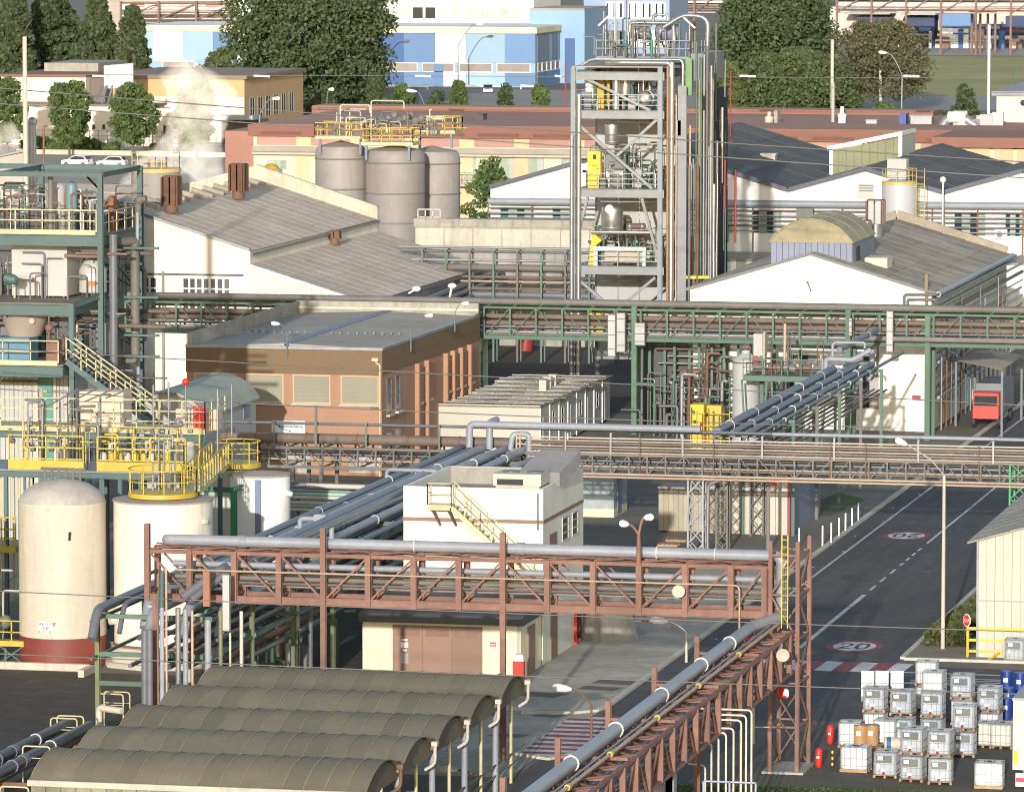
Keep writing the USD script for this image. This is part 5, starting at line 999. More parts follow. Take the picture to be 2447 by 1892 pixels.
for x in (1352, 1460, 1632, 1822, 1994, 2195, 2374):
    a = V((x, 1060), VC); q = MB(); q.bar((a[0], VC - .05, 5.85), (a[0], VC - .05, 7.05), .1); q.bar((a[0], VC - .05, 7.05), (a[0], VC + 1.2, 7.05), .1); C.p('stanchion', q, GALV)
for x in (1348, 1530, 1706, 1985, 2070, 2340): a = V((x, 1070), VC); q = MB(); q.bar((a[0], VC - .08, 4.8), (a[0], VC - .08, 6.9), .06); C.p('clamp', q, RUSTDARK)
for x in (655, 755, 875, 1050): a = V((x, 1040), VC); q = MB(); q.bar((a[0], VC - .02, 5.85), (a[0], VC - .02, 7.35 if x != 755 else 8.3), .1 if x != 755 else .14); C.p('stanchion', q, WEATHER)
def lattice(t, x, y, w, z1, mat_, dy=None, n=None):
    dy = dy or w
    for sx in (-1, 1):
        for sy in (0, 1): q = MB(); q.bar((x + sx * w / 2, y + sy * dy, 0), (x + sx * w / 2, y + sy * dy, z1), .1); t.p('column', q, mat_)
    n = n or max(3, round(z1 / (w * 1.1)))
    for i in range(n):
        za, zb2 = z1 * i / n, z1 * (i + 1) / n
        for sy in (0, 1): q = MB(); q.bar((x - w / 2, y + sy * dy, za), (x + w / 2, y + sy * dy, zb2), .05); t.p('lacing', q, mat_); q = MB(); q.bar((x + w / 2, y + sy * dy + .04, za), (x - w / 2, y + sy * dy + .04, zb2), .05); t.p('lacing', q, mat_)
        for sx in (-1, 1): q = MB(); q.bar((x + sx * w / 2, y, za), (x + sx * w / 2, y + dy, zb2), .05); t.p('lacing', q, mat_)
lattice(C, V((1662, 1200), VC)[0], VC, .85, 4.7, GALV)
lattice(C, V((1662, 1200), VC)[0] + .9, VC + 3.4, .6, 4.7, WEATHER)
lattice(C, G((1808, 1281))[0], G((1808, 1281))[1], .75, 5.2, WEATHER)
q = MB(); x = V((1690, 1200), VC)[0]; q.tube([(x, VC + .2, 0), (x, VC + .2, 4.3), (x + .8, VC + .2, 4.55)], .09, 8, .3); C.p('drop_pipe', q, GALV)
for x in (700, 768, 1010): a = V((x, 1100), VC); q = MB(); q.bar((a[0], VC, 0), (a[0], VC, ZC0), .2); C.p('column', q, WEATHER); q = MB(); q.bar((a[0], VC + 3.6, 0), (a[0], VC + 3.6, ZC0), .2); C.p('column', q, WEATHER)
gt = Thing('lattice_tower', 'bright green lattice tower carrying the grey pipe rack at the right edge', 'tower', (-38, VC, 0))
lattice(gt, V((2434, 1120), VC)[0] + .1, VC - .2, 1.1, 5.9, M('leaf_green_steel', (.05, .3, .12), .5, dirty=.2), 2.0, 6)

# ---------------------------------------------------------------- bundle of grey pipes coming forward from the rack
Dp = Thing('pipe_rack', 'bundle of blue grey pipes on a low rack running diagonally towards the red bridge', 'pipe rack', (-68, 265, 0))
for k, (x, z, r, m_) in enumerate(((-70.0, 6.0, .22, GREYDARK), (-69.35, 6.02, .12, GREYDARK), (-68.75, 6.0, .26, GREYPIPE), (-67.45, 6.0, .22, GREYPIPE), (-66.4, 5.95, .22, GREYPIPE), (-65.4, 5.7, .15, GREYPIPE))):
    q = MB(); q.tube([(x, VC + 2, z), (x, 231 + 2 * (k % 3), z), (x, 230.2 + 2 * (k % 3), z - 1.2)], r, 12, .5); pp = Dp.p('pipe', q, m_)
    for j in range(4): q = MB(); y = 240 + j * 15 + k * 3.1; q.tube([(x, y, z), (x, y + .1, z)], r + .04, 12); pp.p('band', q, BANDW if j % 2 else GREYPIPE)
q = MB(); q.box(-68.25, -67.75, 233, 300, 5.9, 6.0); Dp.p('cable_tray', q, GREYSHEET)
for j in range(10):
    y = 232 + j * 7.4
    for x in (-70.3, -65.2): q = MB(); q.ibeam((x, y, 0), (x, y, 5.6), .2, .2, .02); Dp.p('post', q, M('olive_green_steel', (.12, .15, .07), .6, dirty=.3))
    for z in (5.6, 3.9, 2.6): q = MB(); q.bar((-70.4, y, z), (-65.0, y, z), .16, .2); Dp.p('cross_beam', q, GREEN)
for x in (-70.3, -65.2):
    for z in (5.45, 3.8): q = MB(); q.bar((x, 231, z), (x, 301, z), .12); Dp.p('chord', q, GREEN)
for k in range(40): rr = random.Random(k + 300); x, y = rr.uniform(-70.3, -65), rr.uniform(231, 262); h = rr.uniform(.8, 5); q = MB(); q.tube([(x, y, 0), (x, y, h), (x + rr.uniform(-1, 1.5), y + rr.uniform(-1, 1), h)], rr.choice([.05, .08, .12, .16]), 6, .2); Dp.p('small_pipe', q, [GREYDARK, RUSTDARK, GREEN, WEATHER, OFFSHEET][k % 5])
for k in range(11): q = MB(); x = -70 + k * .45; z = 4.1 if k % 2 else 2.8; q.tube([(x, 236, z), (x, 300, z)], .1 + .04 * (k % 3), 8); Dp.p('pipe', q, [GREYDARK, BLACKPIPE, RUSTDARK][k % 3])  # lower tier of dark pipes, added to darken the space below the bundle
q = MB(); a = V(c('M2', 1140, 640), 288); q.tube([(a[0], 288, 3), (a[0], 288, a[2]), (a[0] + 2.8, 288, a[2])], .12, 10, .25); Dp.p('pipe', q, GREYPIPE)
q = MB(); a = V(c('M2', 410, 1050), 258); q.tube([(a[0], 258, 4.6), (a[0], 258, a[2]), (a[0] + 1.6, 258, a[2]), (a[0] + 1.6, 258, 5.6)], .13, 10, .25); q.box(a[0] + .8, a[0] + 1.4, 257.6, 258.2, a[2] - .3, a[2] + .25); Dp.p('valve_box', q, GREYPIPE)
# green duct stack left of the bundle
gd = Thing('pipe_stack', 'stack of pale green and white pipes lying between the small tank and the bundle', 'pipes', (-73, 284, 0))
for k, (ya, r, m_) in enumerate(((775, .14, OFFSHEET), (815, .09, GALV), (840, .09, PALEGREEN), (870, .1, OFFSHEET), (915, .1, OFFSHEET), (945, .12, M('grey_green_pipe', (.25, .31, .25), .6)), (975, .1, OFFSHEET))):
    a, b = V(c('M2', 370 if k else 470, ya), 286), V(c('M2', 960, ya + 10), 286); q = MB(); q.tube([(a[0] - (4.5 if k else 0), 286, a[2]), (a[0] + 3.0, 286, a[2]), (b[0], 286, a[2] - (.25 if k in (1, 3, 4) else 0))], r, 8); gd.p('pipe', q, m_)
    q = MB(); q.tube([(a[0] - 4, 287.2, a[2] - .1), (b[0], 287.2, a[2] - .1)], r, 8); gd.p('pipe', q, GREYDARK)
for k in range(5): q = MB(); x = -78 + k * 2.6; q.bar((x, 286.5, 0), (x, 286.5, 5.0), .14); gd.p('post', q, GREEN)

# ---------------------------------------------------------------- diagonal pipes on the right, from the rack to the green rack
Ep = Thing('pipe_rack', 'four slanting slate grey pipes climbing from the grey rack to the green rack', 'pipe rack', (-54, 330, 0))
for k, (x, z, r, y1) in enumerate(((-55.35, 7.15, .29, 344), (-54.45, 7.1, .22, 348), (-53.75, 7.0, .2, 350), (-53.2, 6.95, .1, 360), (-55.9, 7.9, .2, 366))):
    y0 = 303 if k < 4 else 350
    q = MB(); q.tube([(x, y0, z), (x, y1, z)], r, 12); pp = Ep.p('pipe', q, M('slate_pipe', (.09, .105, .14), .45, dirty=.15, dirt=(.3, .3, .33)))
    for j in range(5): q = MB(); y = y0 + 4 + 8 * j + 2 * k; q.tube([(x, y, z), (x, y + .1, z)], r + .04, 12); pp.p('band', q, BANDW if (j + k) % 3 == 0 else GREYPIPE) if y < y1 else None
cE = lambda X, Y: (1640 + X * .27536, 780 + Y * .27536)
for pts, r, v in (([(1210, 430), (1210, 280), (1450, 290), (1600, 200)], .17, 346), ([(1180, 430), (1180, 280)], .08, 346), ([(1610, 200), (1610, 450), (1560, 450)], .17, 350), ([(1270, 260), (1270, 140), (1550, 140), (1550, 190)], .09, 352), ([(1450, 360), (1470, 420), (1470, 580)], .12, 346), ([(1330, 420), (1400, 330), (1530, 270)], .18, 350), ([(1310, 515), (1370, 520), (1560, 400)], .14, 350)):
    q = MB(); q.tube([V(cE(*p), v) for p in pts], r, 10, .25); Ep.p('bend', q, GREYPIPE)
for j in range(6):
    y = 306 + j * 8.5
    for x in (-55.9, -52.9): q = MB(); q.ibeam((x, y, 0), (x, y, 6.7), .18, .18, .02); Ep.p('post', q, GREEN if j % 2 else WEATHER)
    q = MB(); q.bar((-56, y, 6.72), (-52.8, y, 6.72), .16, .2); Ep.p('cross_beam', q, GREEN)
for k in range(7): q = MB(); x = -55.6 + k * .42; q.tube([(x, 304, 5.2), (x, 352, 5.2)], .07, 6); Ep.p('small_pipe', q, [BROWNPIPE, GREYDARK, RUSTDARK][k % 3])

# ---------------------------------------------------------------- green pipe rack across the plant
VF = 371.0
Fr = Thing('pipe_rack', 'long green lattice pipe rack with brown pipes and a grey top pipe', 'pipe rack', (-70, VF, 0))
xL, xR = V((300, 720), VF)[0], V((2490, 740), VF)[0]; ZF0, ZF1 = 6.55, 8.62
FG = M('rack_green', (.06, .135, .09), .55, dirty=.2, rust=.15)
for v in (VF, VF + 2.2):
    for z, h in ((ZF0, .28), (ZF1, .16)): q = MB(); q.ibeam((xL, v, z), (xR, v, z), .18, h, .02); Fr.p('chord', q, FG)
    n = round((xR - xL) / 1.86)
    for i in range(n + 1):
        x = xL + (xR - xL) * i / n; q = MB(); q.bar((x, v, ZF0), (x, v, ZF1), .13); Fr.p('post', q, FG)
        if i < n: x2 = xL + (xR - xL) * (i + 1) / n; up = (i // 4) % 2; q = MB(); q.bar((x, v, ZF0 if up else ZF1), (x2, v, ZF1 if up else ZF0), .06); Fr.p('brace', q, FG)
for i in range(0, n + 1):
    x = xL + (xR - xL) * i / n
    for z in (ZF0 + .1, 7.5): q = MB(); q.bar((x, VF, z), (x, VF + 2.2, z), .1); Fr.p('cross_beam', q, FG)
    q = MB(); q.bar((x, VF + .3, ZF1), (x + .5, VF + .5, ZF1 + .25), .05); Fr.p('pipe_rest', q, FG)
for z, r, dv, m_ in ((9.0, .25, .6, WEATHER), (7.95, .19, 1.0, BROWNPIPE), (7.5, .19, .8, BROWNPIPE), (8.3, .1, 1.6, BROWNPIPE), (7.1, .1, 1.5, GREYDARK), (6.85, .12, 1.0, GALV), (7.7, .12, 1.8, GREYDARK), (8.5, .06, 1.2, GREYDARK), (6.75, .1, .4, WEATHER), (7.25, .06, .3, GREYDARK)):
    q = MB(); q.tube([(xL, VF + dv, z), (xR, VF + dv, z)], r, 10); Fr.p('pipe' if r < .24 else 'top_pipe', q, m_)
a, b = V((2045, 808), VF - .5), xR
q = MB(); q.tube([(a[0], VF - .6, a[2]), (b, VF - .6, a[2])], .2, 12); Fr.p('front_pipe', q, WEATHER)
for x, z1, m_ in ((1516, 8.9, FG), (2027, 8.9, FG), (2217, 8.6, FG), (1140, 6.5, PALEGREEN)):
    a = V((x, 800), VF - .2); q = MB(); q.ibeam((a[0], VF - .25, 0), (a[0], VF - .25, z1), .34 if x != 1140 else .5, .34, .03); Fr.p('column', q, m_); q = MB(); q.ibeam((a[0], VF + 2.4, 0), (a[0], VF + 2.4, 6.4), .3, .3, .03); Fr.p('column', q, m_)
for (x0, x1, y0, y1, lab) in ((1452, 1471, 751, 852, 'tall grey box duct left of the green rack column'), (1473, 1494, 747, 842, 'tall grey box duct nearest the green rack column'), (1516, 1541, 771, 826, 'short grey box duct right of the green rack column'), (2118, 2134, 743, 842, 'white grey box duct on the right part of the green rack'), (2028, 2036, 760, 803, 'narrow grey box duct on the right part of the green rack')):
    a, b = V((x0, y0), VF - .8), V((x1, y1), VF - .8); dc = Thing('cable_duct', lab, 'cable duct', (a[0], VF - .8, b[2])); q = MB(); q.box(a[0], b[0], VF - .8, VF - .3, b[2], a[2]); dc.p('casing', q, WEATHER); dc.p('lid', MB().box(a[0] + .04, b[0] - .04, VF - .83, VF - .803, b[2] + .05, a[2] - .05), GREYSHEET)
    for j in range(3): z = b[2] + (a[2] - b[2]) * (j + .5) / 3; dc.p('strap', MB().box(a[0] - .02, b[0] + .02, VF - .84, VF - .832, z, z + .05), RUSTDARK)
# dark vessel group and stairs below the green rack
rg = random.Random(12)
ug = Thing('pipe_maze', 'dark crowd of green posts pipes and ladders under the green rack', 'pipework', (-70, VF + 2, 0))
for k in range(70):
    x = V((rg.uniform(1520, 1900), 900), VF)[0]; y = VF + rg.uniform(-3, 5); h = rg.uniform(1.5, 6)
    q = MB(); q.tube([(x, y, 0), (x, y, h), (x + rg.uniform(-1.5, 1.5), y, h)], rg.choice([.05, .07, .1, .14]), 6, .2); ug.p('pipe', q, rg.choice([GREEN, GREYDARK, RUSTDARK, GALV, WEATHER]))
for k in range(14):
    x = V((1500 + k * 30, 900), VF)[0]; y = VF + 3.5 + rg.uniform(-1, 1); q = MB(); q.bar((x, y, 0), (x, y, 6.3), .18); ug.p('post', q, GREEN)
for k in range(12): x = V((1530, 900), VF)[0]; z = .6 + .5 * k; q = MB(); q.tube([(x + rg.uniform(0, 3), VF + 4, z), (x + 4 + rg.uniform(0, 5), VF + 4, z)], .08, 6); ug.p('pipe', q, rg.choice([BROWNPIPE, GREYDARK, GALV]))
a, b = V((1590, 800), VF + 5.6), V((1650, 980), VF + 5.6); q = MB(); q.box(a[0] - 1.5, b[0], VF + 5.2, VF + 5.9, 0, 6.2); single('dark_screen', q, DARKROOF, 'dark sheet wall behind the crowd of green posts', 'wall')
# yellow skid, grey tank and blue drums by the gable
x0, x1 = V((1650, 960), 362)[0], V((1745, 960), 362)[0]
sk = Thing('yellow_skid', 'yellow frame skid with pipes and gauges in front of the white gable', 'skid', (x0, 362, 0))
q = MB(); q.box(x0, x0 + .9, 362, 363.5, 0, 3.0); sk.p('panel', q, YELLOWV); q = MB(); q.box(x0 + 1.0, x0 + 2.0, 362.6, 363.5, 0, 2.9); sk.p('panel', q, YELLOW)
for k in range(8): x = x0 + .1 + k * .37; q = MB(); q.tube([(x, 361.9, 0), (x, 361.9, 2.8 - .2 * (k % 3))], .045, 6); sk.p('pipe', q, YELLOW if k % 2 else BROWNPIPE)
for z in (.8, 1.6, 2.4): q = MB(); q.tube([(x0, 361.85, z), (x1, 361.85, z)], .04, 6); sk.p('pipe', q, YELLOW)
for k in range(9): q = MB(); q.ball((x0 + rg.uniform(0, 3), 361.8, rg.uniform(.5, 2.7)), .12, 8); sk.p('valve', q, rg.choice([BLACK, REDD, BRIGHTGREEN]))
a, b = V((1745, 860), 360), V((1808, 1000), 360); r = (b[0] - a[0]) / 2
gk = Thing('grey_silo', 'plain grey upright tank with a conical top under the green rack', 'tank', (a[0] + r, 360 + r, 0)); q = MB(); zt_ = V((1770, 862), 360)[2]; q.lathe(a[0] + r, 360 + r, [(r, 0), (r, zt_), None, (r * .95, zt_ + .05), (.3, zt_ + .45), None, (.3, zt_ + .6)], 28); gk.p('shell', q, GREYSHEET); gk.p('ring', MB().lathe(a[0] + r, 360 + r, [(r + .02, zt_ - .2), (r + .02, zt_ - .1)], 28), RUSTDARK)
a = V((1815, 770), 359); cc_ = Thing('grey_column', 'grey box column with red and white notices left of the slanting pipes', 'column', (a[0], 359, 0)); q = MB(); q.box(a[0] - .4, a[0] + .4, 359, 359.8, V((1815, 850), 359)[2], V((1815, 798), 359)[2]); cc_.p('box', q, GREYSHEET); q = MB(); q.ibeam((a[0] + .1, 359.4, 0), (a[0] + .1, 359.4, V((1815, 850), 359)[2]), .25, .25); cc_.p('post', q, GREEN); q = MB(); q.box(a[0] - .42, a[0] - .05, 358.95, 358.99, V((1815, 870), 359)[2], V((1815, 850), 359)[2]); cc_.p('red_plate', q, REDD)
pf = Thing('pump_platform', 'green railed platform with rusty decks left of the slanting pipes', 'platform', (-66, 357, 0))
a, b = V((1775, 897), 357), V((1960, 900), 357); q = MB(); q.box(a[0], b[0], 357, 360, a[2] - .1, a[2]); pf.p('deck', q, GREEN); q = MB(); q.box(a[0], b[0], 356.95, 356.99, a[2] - .35, a[2]); pf.p('beam', q, GREEN)
q = MB(); q.rail([(a[0], 357.1, a[2]), (b[0], 357.1, a[2])], 1.1, .03, 1.2); pf.p('hand_rail', q, GREEN)
for k in range(6): q = MB(); x = a[0] + .2 + k * 1.0; q.bar((x, 357.2, 0), (x + (.4 if k % 2 else -.3), 357.2, a[2] - .3), .12); pf.p('leg', q, GREEN)
for k in range(22): q = MB(); x = a[0] + rg.uniform(0, 5.4); y = 357.5 + rg.random() * 2; q.tube([(x, y, a[2]), (x, y, a[2] + rg.uniform(.5, 3.4))], rg.choice([.04, .06, .1]), 6); pf.p('pipe', q, rg.choice([GREEN, WEATHER, RUSTDARK, TANPIPE, BROWNPIPE]))
for k in range(5): q = MB(); x = a[0] + .5 + k; q.tube([(x, 358.5, a[2] + .4), (x + .8, 358.5, a[2] + .4)], .28, 10); pf.p('pump', q, [WEATHER, RUSTRED, GALV, RUSTDARK, WEATHER][k])
for k in range(2): z = 4.6 + 1.2 * k; q = MB(); a = V((1885, 800), 374); q.tube([(a[0], 374.5, z), (a[0] + 6.0, 374.5, z)], .45, 16); single('steel_drum', q, STAINLESS, f'long bright steel drum lying behind the green rack, {["lower", "upper"][k]} of two', 'drum')
def lerp(a, b, t): return np.asarray(a, float) * (1 - t) + np.asarray(b, float) * t
def sheet_roof(parent, A, B, C_, D_, n, m, mat, th=.05, gap=.02, name='roof_sheet', seed=0, lift=.03):
    """Sheets on a sloping roof: A-B along the lower edge, D-C along the upper edge; n across, m up the slope."""
    A, B, C_, D_ = (np.asarray(x, float) for x in (A, B, C_, D_)); nn = np.cross(B - A, D_ - A); nn /= np.linalg.norm(nn); nn *= np.sign(nn[2]) or 1
    rg = random.Random(seed)
    P = lambda s, t: lerp(lerp(A, B, s), lerp(D_, C_, s), t)
    for j in range(m):
        for i in range(n):
            e = gap / 2 / n * 2; s0, s1, t0, t1 = i / n + e, (i + 1) / n - e, j / m, (j + 1) / m
            o0, o1 = nn * (th + lift * 1 + .006 * rg.random()), nn * (th + .006 * rg.random())
            q = MB(); a, b, c_, d_ = P(s0, t0), P(s1, t0), P(s1, t1), P(s0, t1)
            q.hexa([a, b, c_, d_, a + o0, b + o0, c_ + o1, d_ + o1]); parent.p(name, q, mat)
# ---------------------------------------------------------------- white gabled hall on the right
gx0, gx1, gy0, gy1, ge, gr = -70.8, -53.75, 377.0, 417.5, 9.72, 12.25
gm = (gx0 + gx1) / 2 - .0
gb = Thing('gabled_hall', 'white gabled hall with a mossy brown roof on the right', 'building', (gm, gy0, 0))
q = MB(); q.extr([(gx0, gy0, 0), (gx1, gy0, 0), (gx1, gy0, ge), (gm, gy0, gr - .1), (gx0, gy0, ge)], (0, .3, 0)); gb.p('front_wall', q, WHITEWALL)
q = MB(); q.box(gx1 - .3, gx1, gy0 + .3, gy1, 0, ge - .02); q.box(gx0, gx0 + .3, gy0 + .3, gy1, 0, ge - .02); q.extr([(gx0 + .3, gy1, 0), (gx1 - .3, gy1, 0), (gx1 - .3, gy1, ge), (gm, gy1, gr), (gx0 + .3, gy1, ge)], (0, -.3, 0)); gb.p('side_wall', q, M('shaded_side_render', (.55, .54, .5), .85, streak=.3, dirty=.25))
for s, xa in ((1, gx1 + .3), (-1, gx0 - .3)):
    ze = ge - .08; A_, B_ = (xa, gy0 + .1, ze), (xa, gy1, ze); C2, D2 = (gm, gy1, gr), (gm, gy0 + .1, gr)
    if s > 0: sheet_roof(gb, A_, B_, C2, D2, 12, 5, FIBREOLD, seed=3)
    else: sheet_roof(gb, B_, A_, D2, C2, 10, 4, FIBREOLD, seed=4)
for s, xa in ((1, gx1 + .3), (-1, gx0 - .3)):
    q = MB(); q.bar((xa, gy0 - .12, ge - .1), (gm, gy0 - .12, gr + .02), .3, .16); gb.p('verge', q, GREYDARK)
    q = MB(); q.bar((xa - .3 * s, gy1, ge + .1), (gm, gy1, gr + .25), .25, .9); gb.p('rear_parapet', q, FIBREOLD)
q = MB(); q.tube([(gx1 + .45, gy0, ge - .15), (gx1 + .45, gy1, ge - .15)], .22, 10); gb.p('gutter', q, GREYPIPE)
for z, a0, a1 in ((8.35, gx0 + .6, gm - 3.6), (8.35, gm + 3.0, gx1 - .3)): q = MB(); q.bar((a0, gy0 - .015, z - .9), (a1, gy0 - .015, z - .9), .02, .05)
q = MB(); q.box(gx1 - 1.1, gx1 + .02, gy0 - .25, gy0 - .004, 0, ge - .35); gb.p('pilaster', q, WHITEWALL)
for x0, x1 in ((1695, 1745), (1880, 1950), (2020, 2100)):
    a, b = V((x0, 900), gy0)[0], V((x1, 900), gy0)[0]; window(gb, 'y', gy0 - .002, a, b, 1.5, 6.3, GALV, [DARKGLASS, GREYPANE], 4, 5)
a = V((2190, 950), gy0 - .27); q = MB(); q.box(a[0] - .3, a[0] + .3, gy0 - .3, gy0 - .26, a[2] - .15, a[2] + .15); gb.p('red_plate', q, REDD)
lp = V(c('U4', 350, 690), gy0 - .3); fl = Thing('floodlight', 'floodlight on a bracket in the middle of the white gable', 'floodlight', lp); q = MB(); q.ball(lp, (.18, .3, .22)); fl.p('head', q, LAMPSHELL); q = MB(); q.tube([lp, lp + [.3, .28, -.9]], .05, 6); fl.p('bracket', q, GREYDARK)
# pipes along the shaded right wall
for k in range(12): z = 9.2 - k * .62; q = MB(); q.tube([(gx1 + .35 + .05 * (k % 4), gy0 + (0 if k > 1 else -1), z), (gx1 + .35 + .05 * (k % 4), gy1 + 6, z)], .06 + .035 * (k % 3), 8); gb.p('wall_pipe', q, [GREYDARK, GALV, BROWNPIPE, GREYPIPE][k % 4])
for k in range(16): y = gy0 + 1 + k * 2.5; q = MB(); q.tube([(gx1 + .6, y, 0), (gx1 + .6, y, 8.6 - (k % 4))], .07, 6); gb.p('drop_pipe', q, [GALV, RUSTDARK, GREYDARK][k % 3])
for k in range(3): a = V((2165 + 6 * k, 720 - 12 * k), gy0 - .6); q = MB(); x = V((2160 - 8 * 0, 740), gy0 - .6)[0]; q.tube([(x + .25 * k, gy0 - .6, 8.9), (x + .25 * k, gy0 - .6, 9.6 - .35 * k), (gx1 + .5, gy0 - .6, 9.6 - .35 * k), (gx1 + .7, gy1, 9.6 - .35 * k)], .09, 8, .3); gb.p('bent_pipe', q, GREYDARK)
q = MB(); a = V((2214, 700), gy0 - .4); q.bar((a[0], gy0 - .4, 8.6), (a[0], gy0 - .4, 11.0), .2); gb.p('rust_post', q, M('mossy_post', (.22, .2, .12), .8))
# roof monitor on the ridge
m0, m1 = V((1843, 600), 379)[0], V((2037, 600), 379)[0]; mz0, mz1 = 11.0, V((1940, 575), 379)[2]
mn = Thing('roof_monitor', 'blue grey sheet monitor with a curved mossy roof on the white gable', 'roof monitor', (gm, 379, 11)); nn_ = 14
for i in range(nn_): q = MB(); w = (m1 - m0) / nn_; q.box(m0 + i * w, m0 + (i + 1) * w - .03, 379 - (.04 if i % 2 else 0), 379.3, mz0, mz1); mn.p('wall_sheet', q, BLUEGREY)
q = MB(); q.box(m1 - .25, m1, 379.3, 389, mz0 - 1, mz1); q.box(m0, m0 + .25, 379.3, 389, mz0 - 1, mz1); q.box(m0 + .25, m1 - .25, 388.8, 389, mz0, mz1); mn.p('side_wall', q, BLUEGREY)
q = MB(); q.box(m1 + .003, m1 + .04, 380.6, 382.2, mz1 - 2.2, mz1 - .5); mn.p('opening', q, BLACK)
R = ((m1 - m0) ** 2 / 4 + 1.5 ** 2) / 3.0; aa = math.asin((m1 - m0) / 2 / R); ts = np.linspace(-aa * 1.05, aa * 1.05, 11)
for i in range(10):
    for j in range(3):
        P_ = [((m0 + m1) / 2 + R * math.sin(t), mz1 + 1.5 - R + R * math.cos(t)) for t in (ts[i], ts[i + 1])]; y0, y1 = 378.7 + j * 3.5, 378.7 + (j + 1) * 3.5 - .04
        q = MB(); q.hexa([(P_[0][0], y0, P_[0][1]), (P_[1][0], y0, P_[1][1]), (P_[1][0], y1, P_[1][1]), (P_[0][0], y1, P_[0][1])] + [(P_[0][0], y0, P_[0][1] + .07), (P_[1][0], y0, P_[1][1] + .07), (P_[1][0], y1, P_[1][1] + .05), (P_[0][0], y1, P_[0][1] + .05)]); mn.p('roof_sheet', q, M('lichen_sheet', (.33, .30, .2), .85, dirty=.4, piece=.1))
q = MB(); q.extr([((m0 + m1) / 2 + R * math.sin(t), 378.9, mz1 + 1.5 - R + R * math.cos(t)) for t in ts], (0, .1, 0)); mn.p('gable', q, M('lichen_sheet', (.33, .30, .2)))
# square cowl stacks
def cowl(x, y, z, label, w=1.1, h0=1.4, h1=1.6, mat_=RUSTDARK, tube_mat=GALV):
    t = Thing('roof_stack', label, 'roof stack', (x, y, z)); q = MB(); q.lathe(x, y, [(w * .42, z), (w * .42, z + h0), None, (.02, z + h0)], 18); t.p('pipe', q, tube_mat)
    for k, (sx, sy) in enumerate(((-1, -1), (1, -1), (1, 1), (-1, 1))):
        q = MB(); q.bar((x + sx * w / 2, y + sy * w / 2, z + h0 - .1), (x + sx * w / 2, y + sy * w / 2, z + h0 + h1), .13); t.p('corner_post', q, mat_)
    for a, b, e, f in ((-.5, .5, -.5, -.5), (-.5, .5, .5, .5), (.5, .5, -.5, .5), (-.5, -.5, -.5, .5)):
        for s in (.12, .56):
            q = MB(); p_ = np.array((x + a * w, y + e * w, 0)); r_ = np.array((x + b * w, y + f * w, 0)); u0, u1 = lerp(p_, r_, s), lerp(p_, r_, s + .32); q.extr([u0 + [0, 0, z + h0], u1 + [0, 0, z + h0], u1 + [0, 0, z + h0 + h1], u0 + [0, 0, z + h0 + h1]], (.02, .02, 0)); t.p('side_board', q, mat_ if tube_mat is not GALV else GREYSHEET)
    q = MB(); q.box(x - w / 2, x + w / 2, y - w / 2, y + w / 2, z + h0 + h1, z + h0 + h1 + .08); t.p('cap', q, mat_)
p = G((2092, 570), gr - .4); cowl(p[0], p[1], gr - 1.2, 'steel roof stack with a square louvred cowl on the mossy brown roof', 1.2, 1.9, 1.7)
p = G((1988, 545), gr + 1.5); cowl(p[0], 397, gr - .6, 'small square louvred cowl behind the curved roof monitor', .9, .8, .9)
rb = V((2100, 650), 384); q = MB(); q.box(rb[0] - .7, rb[0] + .9, 382, 384.5, 10.9, 11.7); single('roof_box', q, OFFSHEET, 'long pale box lying on the mossy brown roof', 'roof box')
for k, (x, y) in enumerate(((2133, 640), (2251, 655), (2142, 670))): a = V((x, y), 386 + 4 * (k == 1)); q = MB(); q.tube([(a[0], a[1], a[2] - 1.0), (a[0], a[1], a[2])], .1, 6); single('roof_pipe', q, RUSTDARK, f'short rusty pipe end on the mossy brown roof, {["beside the pale box", "lowest to the right", "below the pale box"][k]}', 'vent pipe')
# hipped shelter and red truck at the right behind the hall
cs = Thing('canopy', 'low hipped sheet canopy over a dark loading bay at the right edge', 'canopy', (-49, 392, 0))
zt_ = 5.6; a = [G((2285, 862), 4.6), G((2395, 885), 4.6), G((2442, 850), 4.6), G((2330, 835), 4.6)]
ap = (sum(a) / 4) + [0, 0, .7]
for i in range(4): q = MB(); q.extr([a[i], a[(i + 1) % 4], ap], (0, 0, .08)); cs.p('roof_sheet', q, FIBREOLD if i != 0 else GREYROOF)
for i in range(4): q = MB(); q.bar((a[i][0], a[i][1], 0), a[i] - [0, 0, .05], .15); cs.p('post', q, GREYDARK)
bx_ = (a[0] + a[2]) / 2
rt = Thing('red_lorry', 'red lorry parked in the shade of the canopy at the right edge', 'lorry', (bx_[0], bx_[1], 0)); q = MB(); q.box(bx_[0] - .6, bx_[0] + 1.2, bx_[1] - 4, bx_[1] - 2, .7, 2.5); rt.p('cab', q, REDP); q = MB(); q.box(bx_[0] - .65, bx_[0] + 1.25, bx_[1] - 2, bx_[1] + 4, .9, 3.0); rt.p('body', q, GREYDARK); q = MB(); q.box(bx_[0] - .5, bx_[0] + 1.1, bx_[1] - 4.03, bx_[1] - 4.003, 1.6, 2.3); rt.p('windscreen', q, DARKGLASS)
for sx in (-.6, 1.2):
    for sy in (-3.2, 2.5): q = MB(); q.tube([(bx_[0] + sx - .12, bx_[1] + sy, .45), (bx_[0] + sx + .12, bx_[1] + sy, .45)], .45, 14); rt.p('wheel', q, BLACK)
q = MB(); g = G(c('M4', 1810, 85)); q.box(g[0] - .9, g[0] + .9, g[1], g[1] + .5, .3, 1.0); single('white_block', q, PAPER, 'white barrier block on the ground below the red lorry', 'block')

